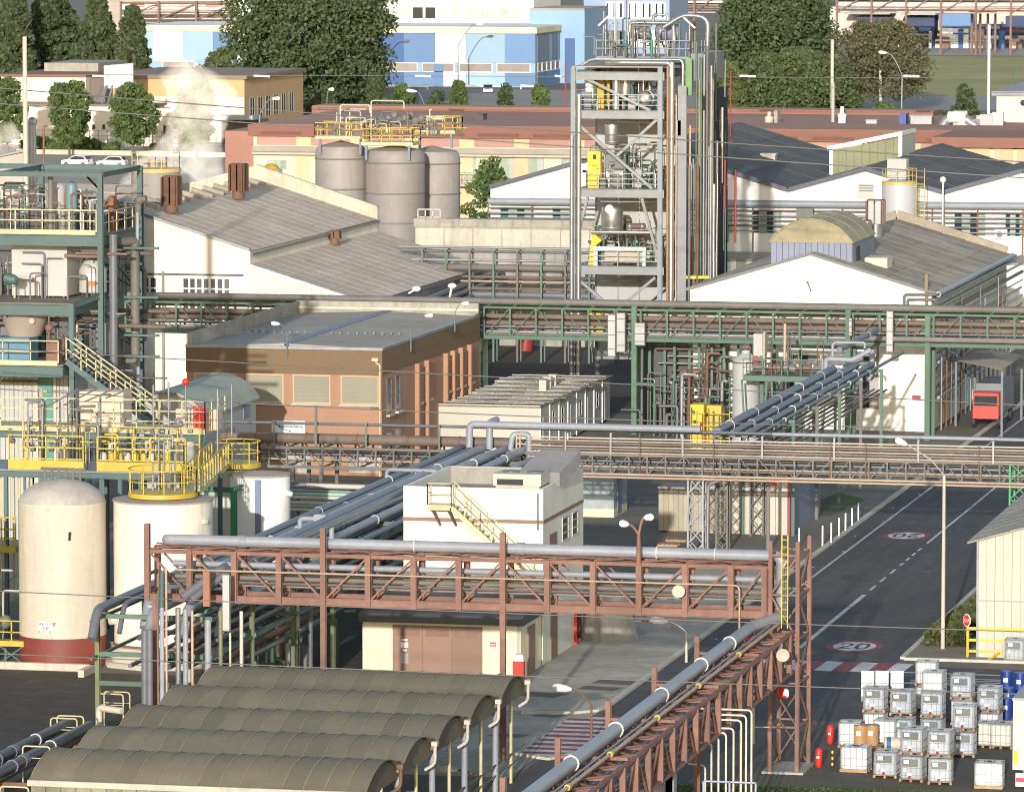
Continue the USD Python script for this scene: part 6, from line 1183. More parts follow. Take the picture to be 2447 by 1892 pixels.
# ---------------------------------------------------------------- big white hall with the wide brown grey roof
hy0, hy1 = 395.0, 434.6
ur, us, ue = -117.9, -107.6, -98.83
hl = Thing('factory_hall', 'big white factory hall with a wide brown grey sheet roof in two steps', 'building', (-110, hy0, 0))
ul = ur - 6.5
q = MB(); q.extr([(ul, hy0, 0), (us, hy0, 0), (us, hy0, 10.55), (ur, hy0, 13.75), (ul, hy0, 11.6)], (0, .35, 0)); hl.p('front_wall', q, WHITEWALL)
q = MB(); q.box(us - .3, us, hy0 + .36, hy1, 0, 10.5); q.box(ul, ul + .3, hy0 + .36, hy1, 0, 11.5); hl.p('side_wall', q, WHITEWALL)
for i in range(26): w = (ue - us) / 26; x = us + i * w; zf = lambda t: 9.5 + (6.85 - 9.5) * (t - us) / (ue - us); q = MB(); o = .05 if i % 2 else 0; q.extr([(x + .005, hy0 - o, 0), (x + w - .005, hy0 - o, 0), (x + w - .005, hy0 - o, zf(x + w)), (x + .005, hy0 - o, zf(x))], (0, .2, 0)); hl.p('ribbed_sheet', q, M('cream_ribbed_sheet', (.68, .64, .5), .6, var=.06, piece=.03))
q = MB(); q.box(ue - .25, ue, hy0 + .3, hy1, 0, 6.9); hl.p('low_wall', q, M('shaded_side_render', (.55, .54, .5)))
sheet_roof(hl, (us - .02, hy0 - .1, 10.55), (us - .02, hy1, 10.55), (ur, hy1, 13.75), (ur, hy0 - .1, 13.75), 16, 7, FIBRE, seed=7)
sheet_roof(hl, (ue + .35, hy0 - .15, 6.86), (ue + .35, hy1, 6.86), (us, hy1, 9.6), (us, hy0 - .15, 9.6), 16, 6, FIBRE, seed=8)
sheet_roof(hl, (ul, hy1, 11.5), (ul, hy0 - .1, 11.5), (ur, hy0 - .1, 13.75), (ur, hy1, 13.75), 12, 3, FIBRE, seed=9)
for i in range(12): q = MB(); y = hy0 + 1.5 + i * 3.2; q.tube([(ur - .1, y, 13.95), (ur + 1.6, y + .2, 13.45)], .2, 8); hl.p('ridge_cap', q, FIBREOLD)
q = MB(); q.bar((us + .1, hy0, 10.35), (us + .1, hy1, 10.45), .25, .16); hl.p('valley_gutter', q, GREYDARK)
q = MB(); q.bar((ue + .4, hy0 - .1, 6.72), (ue + .4, hy1, 6.72), .22, .18); hl.p('gutter', q, GREYDARK)
q = MB(); q.bar((us, hy0 - .2, 9.52), (ue + .3, hy0 - .2, 6.76), .16, .3); hl.p('verge', q, M('pale_blue_trim', (.5, .56, .6), .6))
q = MB(); q.bar((us, hy0 - .1, 10.75), (ur, hy0 - .1, 13.92), .3, .16); hl.p('verge', q, GALV)
q = MB(); q.extr([(us, hy1, 9.8), (us, hy1, 11.6), (ur, hy1, 14.9), (ul, hy1, 13.2), (ul, hy1, 11)], (0, .3, 0)); hl.p('rear_parapet', q, M('cream_parapet', (.5, .45, .36), .85, streak=.3)); 
q = MB(); q.bar((us, hy1 + .1, 11.65), (ur, hy1 + .1, 14.97), .5, .1); hl.p('parapet_coping', q, CONCLIGHT)
window(hl, 'y', hy0 - .002, V(c('U1', 1525, 668), hy0)[0], V(c('U1', 1945, 668), hy0)[0], 5.0, 8.65, WHITEPAINT, M('dim_pane', (.1, .1, .105), .2, piece=.3), 7, 4, .06, .16)
window(hl, 'y', hy0 - .002, V(c('U1', 1000, 668), hy0)[0], V(c('U1', 1330, 668), hy0)[0], 5.0, 8.65, WHITEPAINT, M('dim_pane', (.1, .1, .105), .2), 5, 4, .06, .16)
q = MB(); q.tube([(ul + 4, hy0 - .15, 8.8), (us - .5, hy0 - .15, 8.8)], .07, 8); q2 = MB(); a = V(c('U1', 1375, 700), hy0); q2.tube([(a[0], hy0 - .15, 0), (a[0], hy0 - .15, 9.0)], .09, 8); hl.p('wall_pipe', q, WEATHER); hl.p('wall_pipe', q2, GALV)
p = G((840, 560), 10.4); cowl(us + .4, p[1], 9.6, 'small rusty vent in the valley of the brown grey roof', .8, .5, .5, RUSTDARK, RUSTDARK)
p = V((410, 515), hy0 + 5.0); cowl(p[0], hy0 + 5.0, 13.1, 'rusty square chimney cowl nearer on the brown grey roof', 1.2, .6, 2.1, M('rusty_cowl', (.13, .065, .045), .85, var=.3), RUSTDARK)
p = V((570, 465), hy0 + 24); cowl(p[0], hy0 + 24, 13.1, 'rusty square chimney cowl farther back on the brown grey roof', 1.2, .6, 2.1, M('rusty_cowl', (.13, .065, .045)), RUSTDARK)
for k, (X, Y) in enumerate(((1390, 775), (1690, 750))): a = V(c('U2', X, Y), 393); q = MB(); q.ball(a, (.35, .25, .22)); q.bar(a, a + [-.6 + .4 * k, .1, -.35 - .5 * k], .12); single('flood_lamp', q, LAMPSHELL, f'pale flood lamp under the eave of the big hall, {["left", "right"][k]} one', 'floodlight')
for k in range(4): q = MB(); z = 6.3 - .45 * k; q.tube([(ue + .7 + .3 * k, hy0 - 8, z - .8), (ue + .7 + .3 * k, hy1 + 3, z)], .28 - .05 * k, 10); hl.p('eave_pipe', q, GREYDARK)

# ---------------------------------------------------------------- concrete basin building and rack behind
cb = Thing('concrete_basin', 'stained pale concrete basin building with a railed roof behind the big hall', 'building', (-98, 440, 0))
x0, x1 = V(c('U2', 1380, 250), 440)[0], V((1480, 540), 440)[0]
q = MB(); q.box(x0, x1, 440, 452, 0, 9.75); q.box(x0 - .1, x1 + .1, 439.9, 440.3, 9.76, 10.4); cb.p('wall', q, CONCRETE)
for i in range(7): q = MB(); w = (x1 - x0) / 7; q.box(x0 + i * w + .04, x0 + (i + 1) * w - .04, 439.93, 439.995, 8.0, 9.6); cb.p('wall_panel', q, CONCLIGHT)
q = MB(); q.rail([(x0, 441, 9.8), (x0 + 1.9, 441, 9.8)], 1.3, .05, .6); cb.p('hand_rail', q, OFFSHEET)
Gk = Thing('pipe_rack', 'grey pipe rack with three long insulated pipes in front of the concrete basin', 'pipe rack', (-95, 425, 0))
VG = 425; xa, xb = V((1010, 600), VG)[0], V((1640, 600), VG)[0]
for y, r, m_, dv in ((592, .1, GALV, 0), (602, .12, GREYDARK, .5), (622, .1, GALV, 0), (640, .28, WEATHER, .4), (662, .12, BROWNPIPE, .2), (672, .08, TANPIPE, 0), (690, .14, BROWNPIPE, .3), (705, .3, GREYDARK, .6), (715, .1, BROWNPIPE, 0)):
    z = V((1150, y), VG)[2]; q = MB(); q.tube([(xa - 2, VG + dv, z), (xb, VG + dv, z)], r, 10); Gk.p('pipe', q, m_)
for k in range(12):
    x = xa + k * (xb - xa) / 11
    for dv in (0, 1.2): q = MB(); q.bar((x, VG + dv - .2, 0), (x, VG + dv - .2, 8.9), .16); Gk.p('post', q, GREEN if k % 2 else WEATHER)
    for z in (8.7, 7.6, 6.4): q = MB(); q.bar((x, VG - .2, z), (x, VG + 1.2, z), .12); Gk.p('cross_beam', q, WEATHER)
lb = Thing('cream_annex', 'low cream wall with a yellow stair seen under the green rack', 'building', (-88, 446, 0))
x0, x1 = V((1090, 840), 447)[0], V((1500, 840), 447)[0]; q = MB(); q.box(x0, x1, 447, 449, 0, 4.0); lb.p('wall', q, CREAMPALE); q = MB(); q.box(x0, x1, 446.5, 449.2, 4.0, 4.2); lb.p('roof', q, GREYROOF)
a, b = V((1300, 785), 446), V((1322, 842), 446); q = MB(); q.bar((a[0] - 1.5, 446, 3.2), (b[0], 446, .1), .5, .1); lb.p('stair_stringer', q, YELLOW); q = MB(); q.rail([(a[0] - 1.5, 445.8, 3.2), (b[0], 445.8, .1)], 1.0, .04, .6); lb.p('stair_rail', q, YELLOW)
g = G((1256, 838)); q = MB(); q.lathe(g[0], g[1], [(.55, 0), (.58, .5), (.55, 1.0), (.58, 1.05), (.55, 1.9), None, (.02, 1.92)], 18); single('red_drum', q, REDD, 'dark red drum standing by the cream wall under the green rack', 'drum')
for k in range(3): g = G((1130, 852 + 3 * k)); q = MB(); q.lathe(g[0], 428, [(.4, 1.0 * k), (.42, 1.0 * k + .5), (.4, 1.0 * k + .95), None, (.02, 1.0 * k + .96)], 14); single('blue_drum', q, BLUEDRUM, f'blue drum behind the salmon building corner, {["bottom", "middle", "top"][k]} of a stack', 'drum')

# ---------------------------------------------------------------- tall central process tower
VP = 398.0
def cp_(p, v=VP): return V(p, v)
K1 = lambda X, Y: (1340 + X * .18354, Y * .18354)
K2 = lambda X, Y: (1340 + X * .18354, 300 + Y * .18354)
xL_, xR_ = cp_((1370, 600))[0], cp_((1577, 600))[0]
ct = Thing('process_tower', 'tall grey steel process tower with railed decks and bright pipes in the centre', 'process tower', (xL_ + 3, VP, 0))
ZT_ = cp_((1480, 162))[2]; DK = [cp_((1480, y))[2] for y in (264, 452, 636)]; D = 9.0
TG = M('tower_grey_steel', (.2, .215, .235), .5, .2, dirty=.12)
for x, y in ((xL_, VP), (xR_, VP), (xL_, VP + D), (xR_, VP + D)): q = MB(); q.ibeam((x, y, 0), (x, y, ZT_), .34, .34, .03); ct.p('column', q, TG)
q = MB(); q.tube([(xL_ + .42, VP - .1, 0), (xL_ + .42, VP - .1, ZT_ - 2)], .2, 12); ct.p('riser', q, STAINLESS)
q = MB(); q.tube([(xL_ - .05, VP - .35, 0), (xL_ - .05, VP - .35, ZT_ - 5)], .16, 12); ct.p('riser', q, GALV)
for z in DK + [ZT_ - .3]:
    for y in (VP, VP + D): q = MB(); q.ibeam((xL_, y, z - .32), (xR_ + .3, y, z - .32), .25, .62, .03); ct.p('deck_beam', q, TG)
    for x in (xL_, xR_): q = MB(); q.ibeam((x, VP, z - .32), (x, VP + D, z - .32), .25, .5, .03); ct.p('deck_beam', q, TG)
    if z != ZT_ - .3:
        q = MB(); q.box(xL_ + .2, xR_ - .2, VP + .1, VP + D, z - .06, z); ct.p('deck', q, GREYDARK)
        q = MB(); q.rail([(xL_ + .3, VP - .02, z), (xR_ - .1, VP - .02, z), (xR_ - .1, VP + D, z)], 1.15, .028, 1.65, (1, .66, .33)); ct.p('hand_rail', q, M('pale_blue_rail', (.28, .34, .35), .5))
q = MB(); q.box(xL_ - .1, xR_ + .2, VP - .1, VP + D, ZT_, ZT_ + .1); ct.p('roof_deck', q, GREYROOF)
lv = [0] + DK[::-1] + [ZT_]; 
for (X0, Y0, X1_, Y1_, k) in ((140, 930, 1160, 1440, 1), (170, 1570, 1190, 2460, 1), (1250, 1560, 730, 2030, 1), (350, 2560, 220, 3050, 1), (1050, 2570, 1240, 3280, 1)):
    a, b = cp_(K1(X0, Y0)), cp_(K1(X1_, Y1_)); q = MB(); q.bar((a[0], VP + .12, a[2]), (b[0], VP + .12, b[2]), .2); ct.p('brace', q, TG)
for (X0, Y0, X1_, Y1_) in ((570, 695, 780, 880), (1215, 680, 970, 885)): a, b = cp_(c('U3', X0, Y0)), cp_(c('U3', X1_, Y1_)); q = MB(); q.bar((a[0], VP + .12, a[2]), (b[0], VP + .12, b[2]), .2); ct.p('brace', q, TG)
for i in range(3):
    za, zb_ = DK[i] - .6, (DK[i + 1] if i < 2 else 4); q = MB(); q.bar((xR_, VP + .3, zb_), (xR_, VP + D - .3, za), .16); ct.p('brace', q, TG)
# back cladding of pale ribbed sheet
for j in range(10):
    for s in range(4): q = MB(); z0 = 2 + j * 2.0; w = (xR_ - xL_) / 4; q.box(xL_ + s * w + .02, xL_ + (s + 1) * w - .02, VP + D - .3, VP + D - .22 - .03 * (j % 2), z0, z0 + 1.94); ct.p('back_sheet', q, GREYSHEET)
xs_ = cp_(K1(1640, 1000), VP + 1)[0]
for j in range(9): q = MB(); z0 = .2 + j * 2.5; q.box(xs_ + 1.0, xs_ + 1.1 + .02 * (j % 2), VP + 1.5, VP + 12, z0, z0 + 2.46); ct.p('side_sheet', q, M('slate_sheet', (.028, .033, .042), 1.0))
a, b = cp_(K1(1590, 770)), cp_(K1(1672, 1250)); q = MB(); q.box(a[0], b[0], VP + 1, VP + 1.3, b[2], a[2]); ct.p('green_panel', q, M('panel_green', (.16, .3, .13), .6))
q = MB(); q.box(b[0] - .3, xs_ + 1.0, VP + 2.2, VP + 11, ZT_ - 1.0, ZT_ + 1.0); ct.p('top_casing', q, GREYDARK)
# vertical pipes on the right flank
for (xc, r, y0, y1, m_, dv) in ((1603, .2, 150, 930, STAINLESS, -.3), (1594, .09, 155, 800, M('orange_brown_pipe', (.38, .2, .11), .6), -.2), (1621, .13, 310, 800, STAINLESS, 0), (1669, .09, 480, 700, YELLOWV, 1), (1671, .1, 190, 640, TANPIPE, 1), (1680, .1, 130, 900, GALV, 1.5), (1688, .1, 110, 700, WEATHER, 1), (1696, .12, 300, 690, GALV, 1), (1705, .13, 440, 690, STAINLESS, .5), (1662, .07, 100, 880, GREEN, 2), (1656, .08, 380, 560, GALV, 2)):
    a, b = cp_((xc, y1), VP + dv), cp_((xc, y0), VP + dv); q = MB(); q.tube([(a[0], VP + dv, max(0, a[2] - 3)), (a[0], VP + dv, b[2])], r, 10); ct.p('riser', q, m_)
for (x0, x1, y0, y1) in ((1620, 1639, 205, 700), (1616, 1627, 288, 325)): a, b = cp_((x0, y0), VP - .2), cp_((x1, y1), VP - .2); q = MB(); q.box(a[0], b[0], VP - .2, VP, max(0, b[2] - 6 if y1 > 600 else b[2]), a[2]); ct.p('cable_tray', q, TG)
q = MB(); q.tube([cp_(K1(1440, 1000), VP - .3), cp_(K1(1440, 820), VP - .3), cp_(K1(720, 820), VP - .3), cp_(K1(600, 830), VP + 1)], .2, 12, .5); ct.p('top_pipe', q, STAINLESS)
q = MB(); q.tube([cp_(K1(1590, 1150), VP + .2), cp_(K1(1590, 778), VP + .2), cp_(K1(390, 775), VP + .2), cp_(K1(280, 850), VP + .2)], .12, 10, .4); ct.p('top_pipe', q, STAINLESS)
q = MB(); q.tube([cp_(K1(1900, 1200), VP + 3), cp_(K1(1915, 230), VP + 3), cp_(K1(1600, 190), VP + 3), cp_(K1(1340, 360), VP + 3)], .15, 10, .7); ct.p('top_pipe', q, STAINLESS)
q = MB(); q.tube([cp_(K1(900, 420), VP + 4), cp_(K1(900, 300), VP + 4), cp_(K1(1460, 300), VP + 4), cp_(K1(1480, 560), VP + 4)], .15, 10, .3); ct.p('top_pipe', q, STAINLESS)
q = MB(); q.tube([cp_(K1(1200, 280), VP + 4), cp_(K1(1210, 210), VP + 4), cp_(K1(1260, 195), VP + 4)], .12, 10, .2); ct.p('vent', q, GALV)
q = MB(); q.tube([cp_(K1(1090, 310), VP + 4), cp_(K1(1090, 700), VP + 4)], .13, 10); ct.p('top_pipe', q, STAINLESS)
zt2 = cp_(K1(1100, 735), VP + 4)[2]
for k in range(14): a = cp_(K1(460 + 90 * k, 740), VP + 3 + .4 * (k % 3)); q = MB(); q.tube([(a[0], a[1], zt2), (a[0], a[1], zt2 + 1.3 + .5 * (k % 4))], .05, 6); ct.p('top_post', q, GALV)
q = MB(); a, b = cp_(K1(460, 740), VP + 3), cp_(K1(1680, 740), VP + 3); q.rail([(a[0], VP + 3, zt2), (b[0], VP + 3, zt2), (b[0], VP + 9, zt2)], 1.2, .03, 1.2); q.box(a[0], b[0], VP + 3, VP + 10, zt2 - .15, zt2); ct.p('top_deck', q, TG)
for X, y0, y1, m_, r in ((560, 150, 760, GALV, .1), (705, 0, 740, M('pale_blue_mast', (.4, .52, .55), .5), .08), (865, 0, 730, GALV, .09), (1545, 290, 600, GREEN, .08), (1675, 300, 800, GALV, .09), (1745, 400, 800, WEATHER, .08)): a, b = cp_(K1(X, y1), VP + 4), cp_(K1(X, y0), VP + 4); q = MB(); q.tube([a, b], r, 8); ct.p('mast', q, m_)
for X0, Y0, X1_, Y1_, v_ in ((490, 340, 670, 170, VP + 3), (1580, 210, 1750, 370, VP + 3)): a, b = cp_(K1(X0, Y0), v_), cp_(K1(X1_, Y1_), v_); q = MB(); q.bar(a, b, .16, .12); ct.p('lamp_tube', q, LAMPSHELL)
def vessel_h(p, q_, r, label, m_=STAINLESS, name='horizontal_vessel'):
    p, q_ = np.asarray(p, float), np.asarray(q_, float); t = Thing(name, label, 'vessel', p); e = (q_ - p) / np.linalg.norm(q_ - p); q = MB(); q.tube([p - e * r * .35, p - e * r * .2, p, q_, q_ + e * r * .2, q_ + e * r * .35], [r * .3, r * .8, r, r, r * .8, r * .3], 18); t.p('shell', q, m_)
    for f in (.15, .85): x = lerp(p, q_, f); t.p('saddle', MB().box(x[0] - .15, x[0] + .15, x[1] - r * .7, x[1] + r * .7, x[2] - r * 1.3, x[2] - r * .7), TG); t.p('band', MB().tube([x - e * .05, x + e * .05], r + .03, 18), GALV)
    return t
a = cp_(K1(1080, 1290), VP + 1.5); vessel_h(a, a + [.2, 4, 0], .62, 'bright steel drum end on the top railed deck of the central tower')
a = cp_(K1(930, 430), VP + 4.5); vessel_h(a, a + [1.2, .3, 0], .5, 'steel drum with an open flange on the very top of the central tower', GALV)
a = cp_(K1(1260, 420), VP + 5); vessel_h(a, a + [1.5, .3, -.05], .62, 'dark blue drum on the very top of the central tower', BLUEGREY)
a = cp_(K1(840, 1240), VP + 2); q = MB(); q.tube([a, cp_(K1(840, 1050), VP + 2), cp_(K1(900, 1000), VP + 2), cp_(K1(1120, 990), VP + 2)], .42, 16, .6); ct.p('big_bend', q, STAINLESS)
q = MB(); q.tube([cp_(K1(720, 1420), VP + 1), cp_(K1(720, 950), VP + 1)], .26, 14); ct.p('riser', q, STAINLESS)
def upright(p, r, h, label, m_=STAINLESS, cone=.5):
    t = Thing('upright_vessel', label, 'vessel', p); q = MB(); q.lathe(p[0], p[1], [(.12, p[2] - cone), (r, p[2]), (r, p[2] + h), (r * .8, p[2] + h + r * .3), (.02, p[2] + h + r * .4)], 24); t.p('shell', q, m_)
    for f in (.1, .55): t.p('band', MB().lathe(p[0], p[1], [(r + .025, p[2] + h * f), (r + .025, p[2] + h * f + .08)], 24), GALV)
    return t
a = cp_(K1(375, 1230), VP + 2); upright(a - [0, 0, .6], .32, 2.0, 'slim white insulated vessel beside the yellow pump tower', WHITEPAINT, .3); ct.p('orange_stub', MB().tube([a - [0, 0, 1.8], a - [0, 0, .8]], .2, 10), M('orange_paint', (.7, .25, .04), .5))
a = cp_(K1(500, 1200), VP + 2); yt = Thing('yellow_unit', 'yellow frame unit on the top railed deck of the central tower', 'unit', a); q = MB(); q.box(a[0] - .35, a[0] + .35, VP + 2, VP + 2.6, DK[0], a[2] + 1.3); yt.p('body', q, M('mustard_paint', (.5, .33, .03), .5)); yt.p('pipe', MB().tube([(a[0] + .7, VP + 2, DK[0] + .2), (a[0] + .7, VP + 2, a[2] + .8), (a[0] + .1, VP + 2, a[2] + 1.5)], .14, 8, .3), M('mustard_paint', (.5, .33, .03)))
a = cp_(K2(665, 240), VP + 2); upright(a, .52, 1.4, 'steel column section hanging above the middle deck of the central tower', STAINLESS, .1)
a0, a1 = cp_(K2(350, 770), VP + 1.2), cp_(K2(515, 340), VP + 1.2); yp1 = Thing('yellow_cabinet', 'tall yellow cabinet with black marks on the middle deck of the central tower', 'cabinet', a0); q = MB(); q.box(a0[0], a1[0], VP + 1.2, VP + 2.0, DK[1], a1[2]); yp1.p('body', q, YELLOWV)
for X, Y, w, h in ((440, 410, .25, .35), (440, 520, .35, .06), (480, 560, .15, .08)): a = cp_(K2(X, Y), VP + 1.19); yp1.p('mark', MB().box(a[0] - w / 2, a[0] + w / 2, VP + 1.17, VP + 1.195, a[2] - h / 2, a[2] + h / 2), INK)
a0, a1 = cp_(K2(590, 770), VP + 2.5), cp_(K2(830, 380), VP + 2.5); bt = Thing('grey_bin', 'grey and white square bin on the middle deck of the central tower', 'bin', a0); zm = cp_(K2(700, 600), VP + 2.5)[2]; q = MB(); q.box(a0[0], a1[0], VP + 2.5, VP + 3.8, zm, a1[2]); bt.p('upper', q, GREYDARK); q = MB(); q.box(a0[0], a1[0], VP + 2.5, VP + 3.8, DK[1], zm); bt.p('lower', q, PAPER)
a0 = cp_(c('U3', 855, 290), VP + 2); upright(a0 + [0, 0, .1], .82, 1.55, 'big bright steel vessel with a round manhole under the middle deck', STAINLESS, .6)
a = cp_(c('U3', 830, 105), VP + 1.1); q = MB(); q.tube([a, a + [0, .3, 0]], .32, 18); q.tube([a - [0, .04, 0], a], .18, 14); single('manhole_cover', q, PAPER, 'round white manhole cover on the big bright steel vessel', 'manhole')
a = cp_(c('U3', 980, 250), VP + 1.5); vessel_h(a, a + [1.3, .2, 0], .24, 'small brown motor drum right of the big bright steel vessel', BROWNPIPE)
a0, a1 = cp_(c('U3', 655, 545), VP + 1), cp_(c('U3', 700, 300), VP + 1); yq = Thing('yellow_chute', 'yellow bent chute on the lowest railed deck of the central tower', 'chute', a0); q = MB(); q.extr([(a0[0], VP + 1, DK[2]), (a0[0] + .6, VP + 1, DK[2]), (a0[0] + .55, VP + 1, a1[2] - 1.0), (a0[0] + 1.0, VP + 1, a1[2] - .6), (a0[0] + .3, VP + 1, a1[2])], (0, .7, 0)); yq.p('casing', q, YELLOWV)
a0, a1 = cp_(c('U3', 655, 1180), VP + 1), cp_(c('U3', 775, 930), VP + 1); q = MB(); q.box(a0[0], a1[0], VP + 1, VP + 1.8, a0[2], a1[2]); single('yellow_cabinet', q, YELLOWV, 'yellow cabinet at the foot of the central tower behind the green rack', 'cabinet')
a, b = cp_(c('U3', 715, 590), VP + .3), cp_(c('U3', 1125, 440), VP + .3); pf2 = Thing('pale_frame', 'pale turquoise frame with rollers on the lowest railed deck', 'frame', a)
for x in (a[0], b[0]): pf2.p('post', MB().bar((x, VP + .3, DK[2]), (x, VP + .3, b[2]), .24), M('pale_turquoise', (.4, .53, .52), .5))
pf2.p('beam', MB().bar((a[0] - .15, VP + .3, b[2]), (b[0] + .15, VP + .3, b[2]), .3), M('pale_turquoise', (.4, .53, .52))); pf2.p('belt', MB().box(a[0] + .6, b[0] - .2, VP + .7, VP + 1.5, DK[2] + .2, DK[2] + 1.1), M('stone_bags', (.4, .36, .3), .9))
q = MB(); a, b = cp_(c('U3', 680, 300), VP + .5), cp_(c('U3', 1170, 300), VP + .5); q.tube([a, b], .14, 10); ct.p('pipe', q, STAINLESS)
a0, a1 = cp_(K1(1165, 760), VP - .1), cp_(K1(1220, 430), VP - .1); q = MB(); q.tube([(a0[0] + .1, VP - .1, a0[2]), (a0[0] + .1, VP - .1, a0[2] + .8), (a0[0] + .1, VP - .1, a1[2])], [.05, .14, .03], 8); single('green_sail', q, BRIGHTGREEN, 'bright green furled sheet upright on the tower top', 'sheet')
rg = random.Random(31)
for k in range(170):
    z = rg.choice(DK + DK + [3.0, zt2]); x = rg.uniform(xL_ + .3, xR_ - .3); y = VP + rg.uniform(1, 8); h = rg.uniform(.6, 3.2)
    q = MB(); q.tube([(x, y, z), (x, y, z + h), (x + rg.uniform(-1.5, 1.5), y, z + h)], rg.choice([.04, .06, .09]), 6, .2); ct.p('pipe', q, rg.choice([GALV, STAINLESS, WEATHER, GREEN, TEAL, OFFSHEET]))
for k in range(50):
    z = rg.choice(DK + [4.0]); x = rg.uniform(xL_ + .6, xR_ - 1); y = VP + rg.uniform(1, 7); q = MB(); q.cbox((x, y, z), rg.uniform(.3, .9), .5, rg.uniform(.4, 1.4)); ct.p('machine', q, rg.choice([GALV, GREYDARK, TG, WEATHER, BLUEGREY]))
for k in range(34):
    x = xs_ - .6 + rg.random() * 3.0; y = VP + rg.uniform(-.2, 1.4); za = rg.uniform(0, 9); q = MB(); q.tube([(x, y, za), (x, y, za + rg.uniform(6, 18))], rg.choice([.045, .06, .08, .11]), 6); ct.p('riser', q, rg.choice([GREYDARK, WEATHER, GALV, BLACK, GREEN, TANPIPE, RUSTDARK, STAINLESS]))
for k in range(30):
    z = rg.uniform(2, ZT_ - 1); x = xs_ + 1.15 + rg.random() * 1.3; y = VP + rg.uniform(1, 9); q = MB(); q.tube([(x, y, z), (x, y, z + rg.uniform(1, 6))], rg.choice([.05, .08]), 6); ct.p('pipe', q, rg.choice([GALV, WEATHER, GREEN, REDD, OFFSHEET, BLACK]))
a, b = cp_(c('U3', 1430, 678), VP), cp_(c('U3', 1690, 678), VP); q = MB(); q.bar(a, b, .2); ct.p('yellow_beam', q, YELLOWV)

# ---------------------------------------------------------------- three grey silos with a yellow railed bridge
def silo(x, y, r, zt_, label):
    t = Thing('silo', label, 'silo', (x, y, 0)); q = MB(); q.lathe(x, y, [(r, 0), (r, zt_ - .9), (r * .97, zt_ - .45), (r * .9, zt_ - .15), None, (r * .9, zt_ - .15), (.02, zt_ + .35)], 36); t.p('shell', q, TANKGREY)
    for z in (zt_ - 1.3, zt_ - 4.0, zt_ - 6.6, zt_ - 9.5): t.p('ring', MB().lathe(x, y, [(r + .01, z), (r + .06, z + .03), (r + .06, z + .12), (r + .01, z + .15)], 36), M('silo_ring', (.2, .17, .145), .7))
silo(-115.4, 472.7, 2.66, 14.55, 'grey ringed silo nearest in front of the yellow railed bridge')
silo(-120.6, 473.6, 2.3, 14.8, 'grey ringed silo on the left of the three')
silo(-113.4, 478.5, 2.5, 14.2, 'grey ringed silo behind on the right of the three')
sb_ = Thing('silo_bridge', 'yellow railed bridge with pipes on top of the three grey silos', 'platform', (-117, 472, 15))
for x0, x1, y, z in ((-122.4, -117.9, 471.3, 15.65), (-117.9, -113.2, 470.2, 15.2), (-114.5, -110.8, 476.3, 16.0)):
    q = MB(); q.box(x0, x1, y, y + 3.0, z - .3, z); sb_.p('deck', q, CREAMRAIL); q = MB(); q.rail([(x0, y, z), (x1, y, z), (x1, y + 3, z), (x0, y + 3, z), (x0, y, z)], 1.15, .035, 1.0); sb_.p('hand_rail', q, YELLOW)
    for x in (x0 + .4, x1 - .4): q = MB(); q.bar((x, y + .3, z - 1.6), (x, y + .3, z - .3), .2); sb_.p('leg', q, BLUEGREY)
rg = random.Random(8)
for k in range(34): x = rg.uniform(-122, -111); y = 472 + rg.uniform(0, 5); z = 15.6; q = MB(); h = rg.uniform(.6, 2.4); q.tube([(x, y, z), (x, y, z + h), (x + rg.uniform(-2.2, 2.2), y, z + h)], rg.choice([.05, .07, .1]), 6, .2); sb_.p('pipe', q, rg.choice([GALV, OFFSHEET, YELLOW, WEATHER, GREYDARK, CREAMRAIL]))
for k in range(8): x = -117 + .5 * k; q = MB(); q.ball((x, 474.5 + .2 * (k % 3), 16.9 + .25 * (k % 3)), .4, 8); sb_.p('valve', q, rg.choice([GALV, GREYDARK, WEATHER]))
for a_, b_, h in ((T_, S_, H_) for T_, S_, H_ in (((1010, 1050), (1285, 850), 2.9), ((750, 950), (1000, 885), 2.6), ((800, 1190), (960, 990), 1.9))): p, r = V(c('T2', *a_), 472), V(c('T2', *b_), 472); q = MB(); q.tube([(p[0], 472, 15.4), (p[0], 472, r[2]), (r[0], 472, r[2]), (r[0], 472, r[2] - .7)], .07, 8, .25); sb_.p('pipe', q, OFFSHEET)
q = MB(); a = V((648, 402), 468); q.lathe(a[0], 468, [(.8, a[2] - .3), (.7, a[2] + .1), (.4, a[2] + .35), (.02, a[2] + .42)], 16); yd = Thing('yellow_dome', 'yellow domed vessel left of the grey silos', 'vessel', (a[0], 468, 0)); yd.p('dome', q, M('mustard_paint', (.5, .33, .03))); q = MB(); q.lathe(a[0], 468, [(1.0, 0), (1.0, a[2] - .1)], 18); yd.p('shell', q, GREYSHEET)

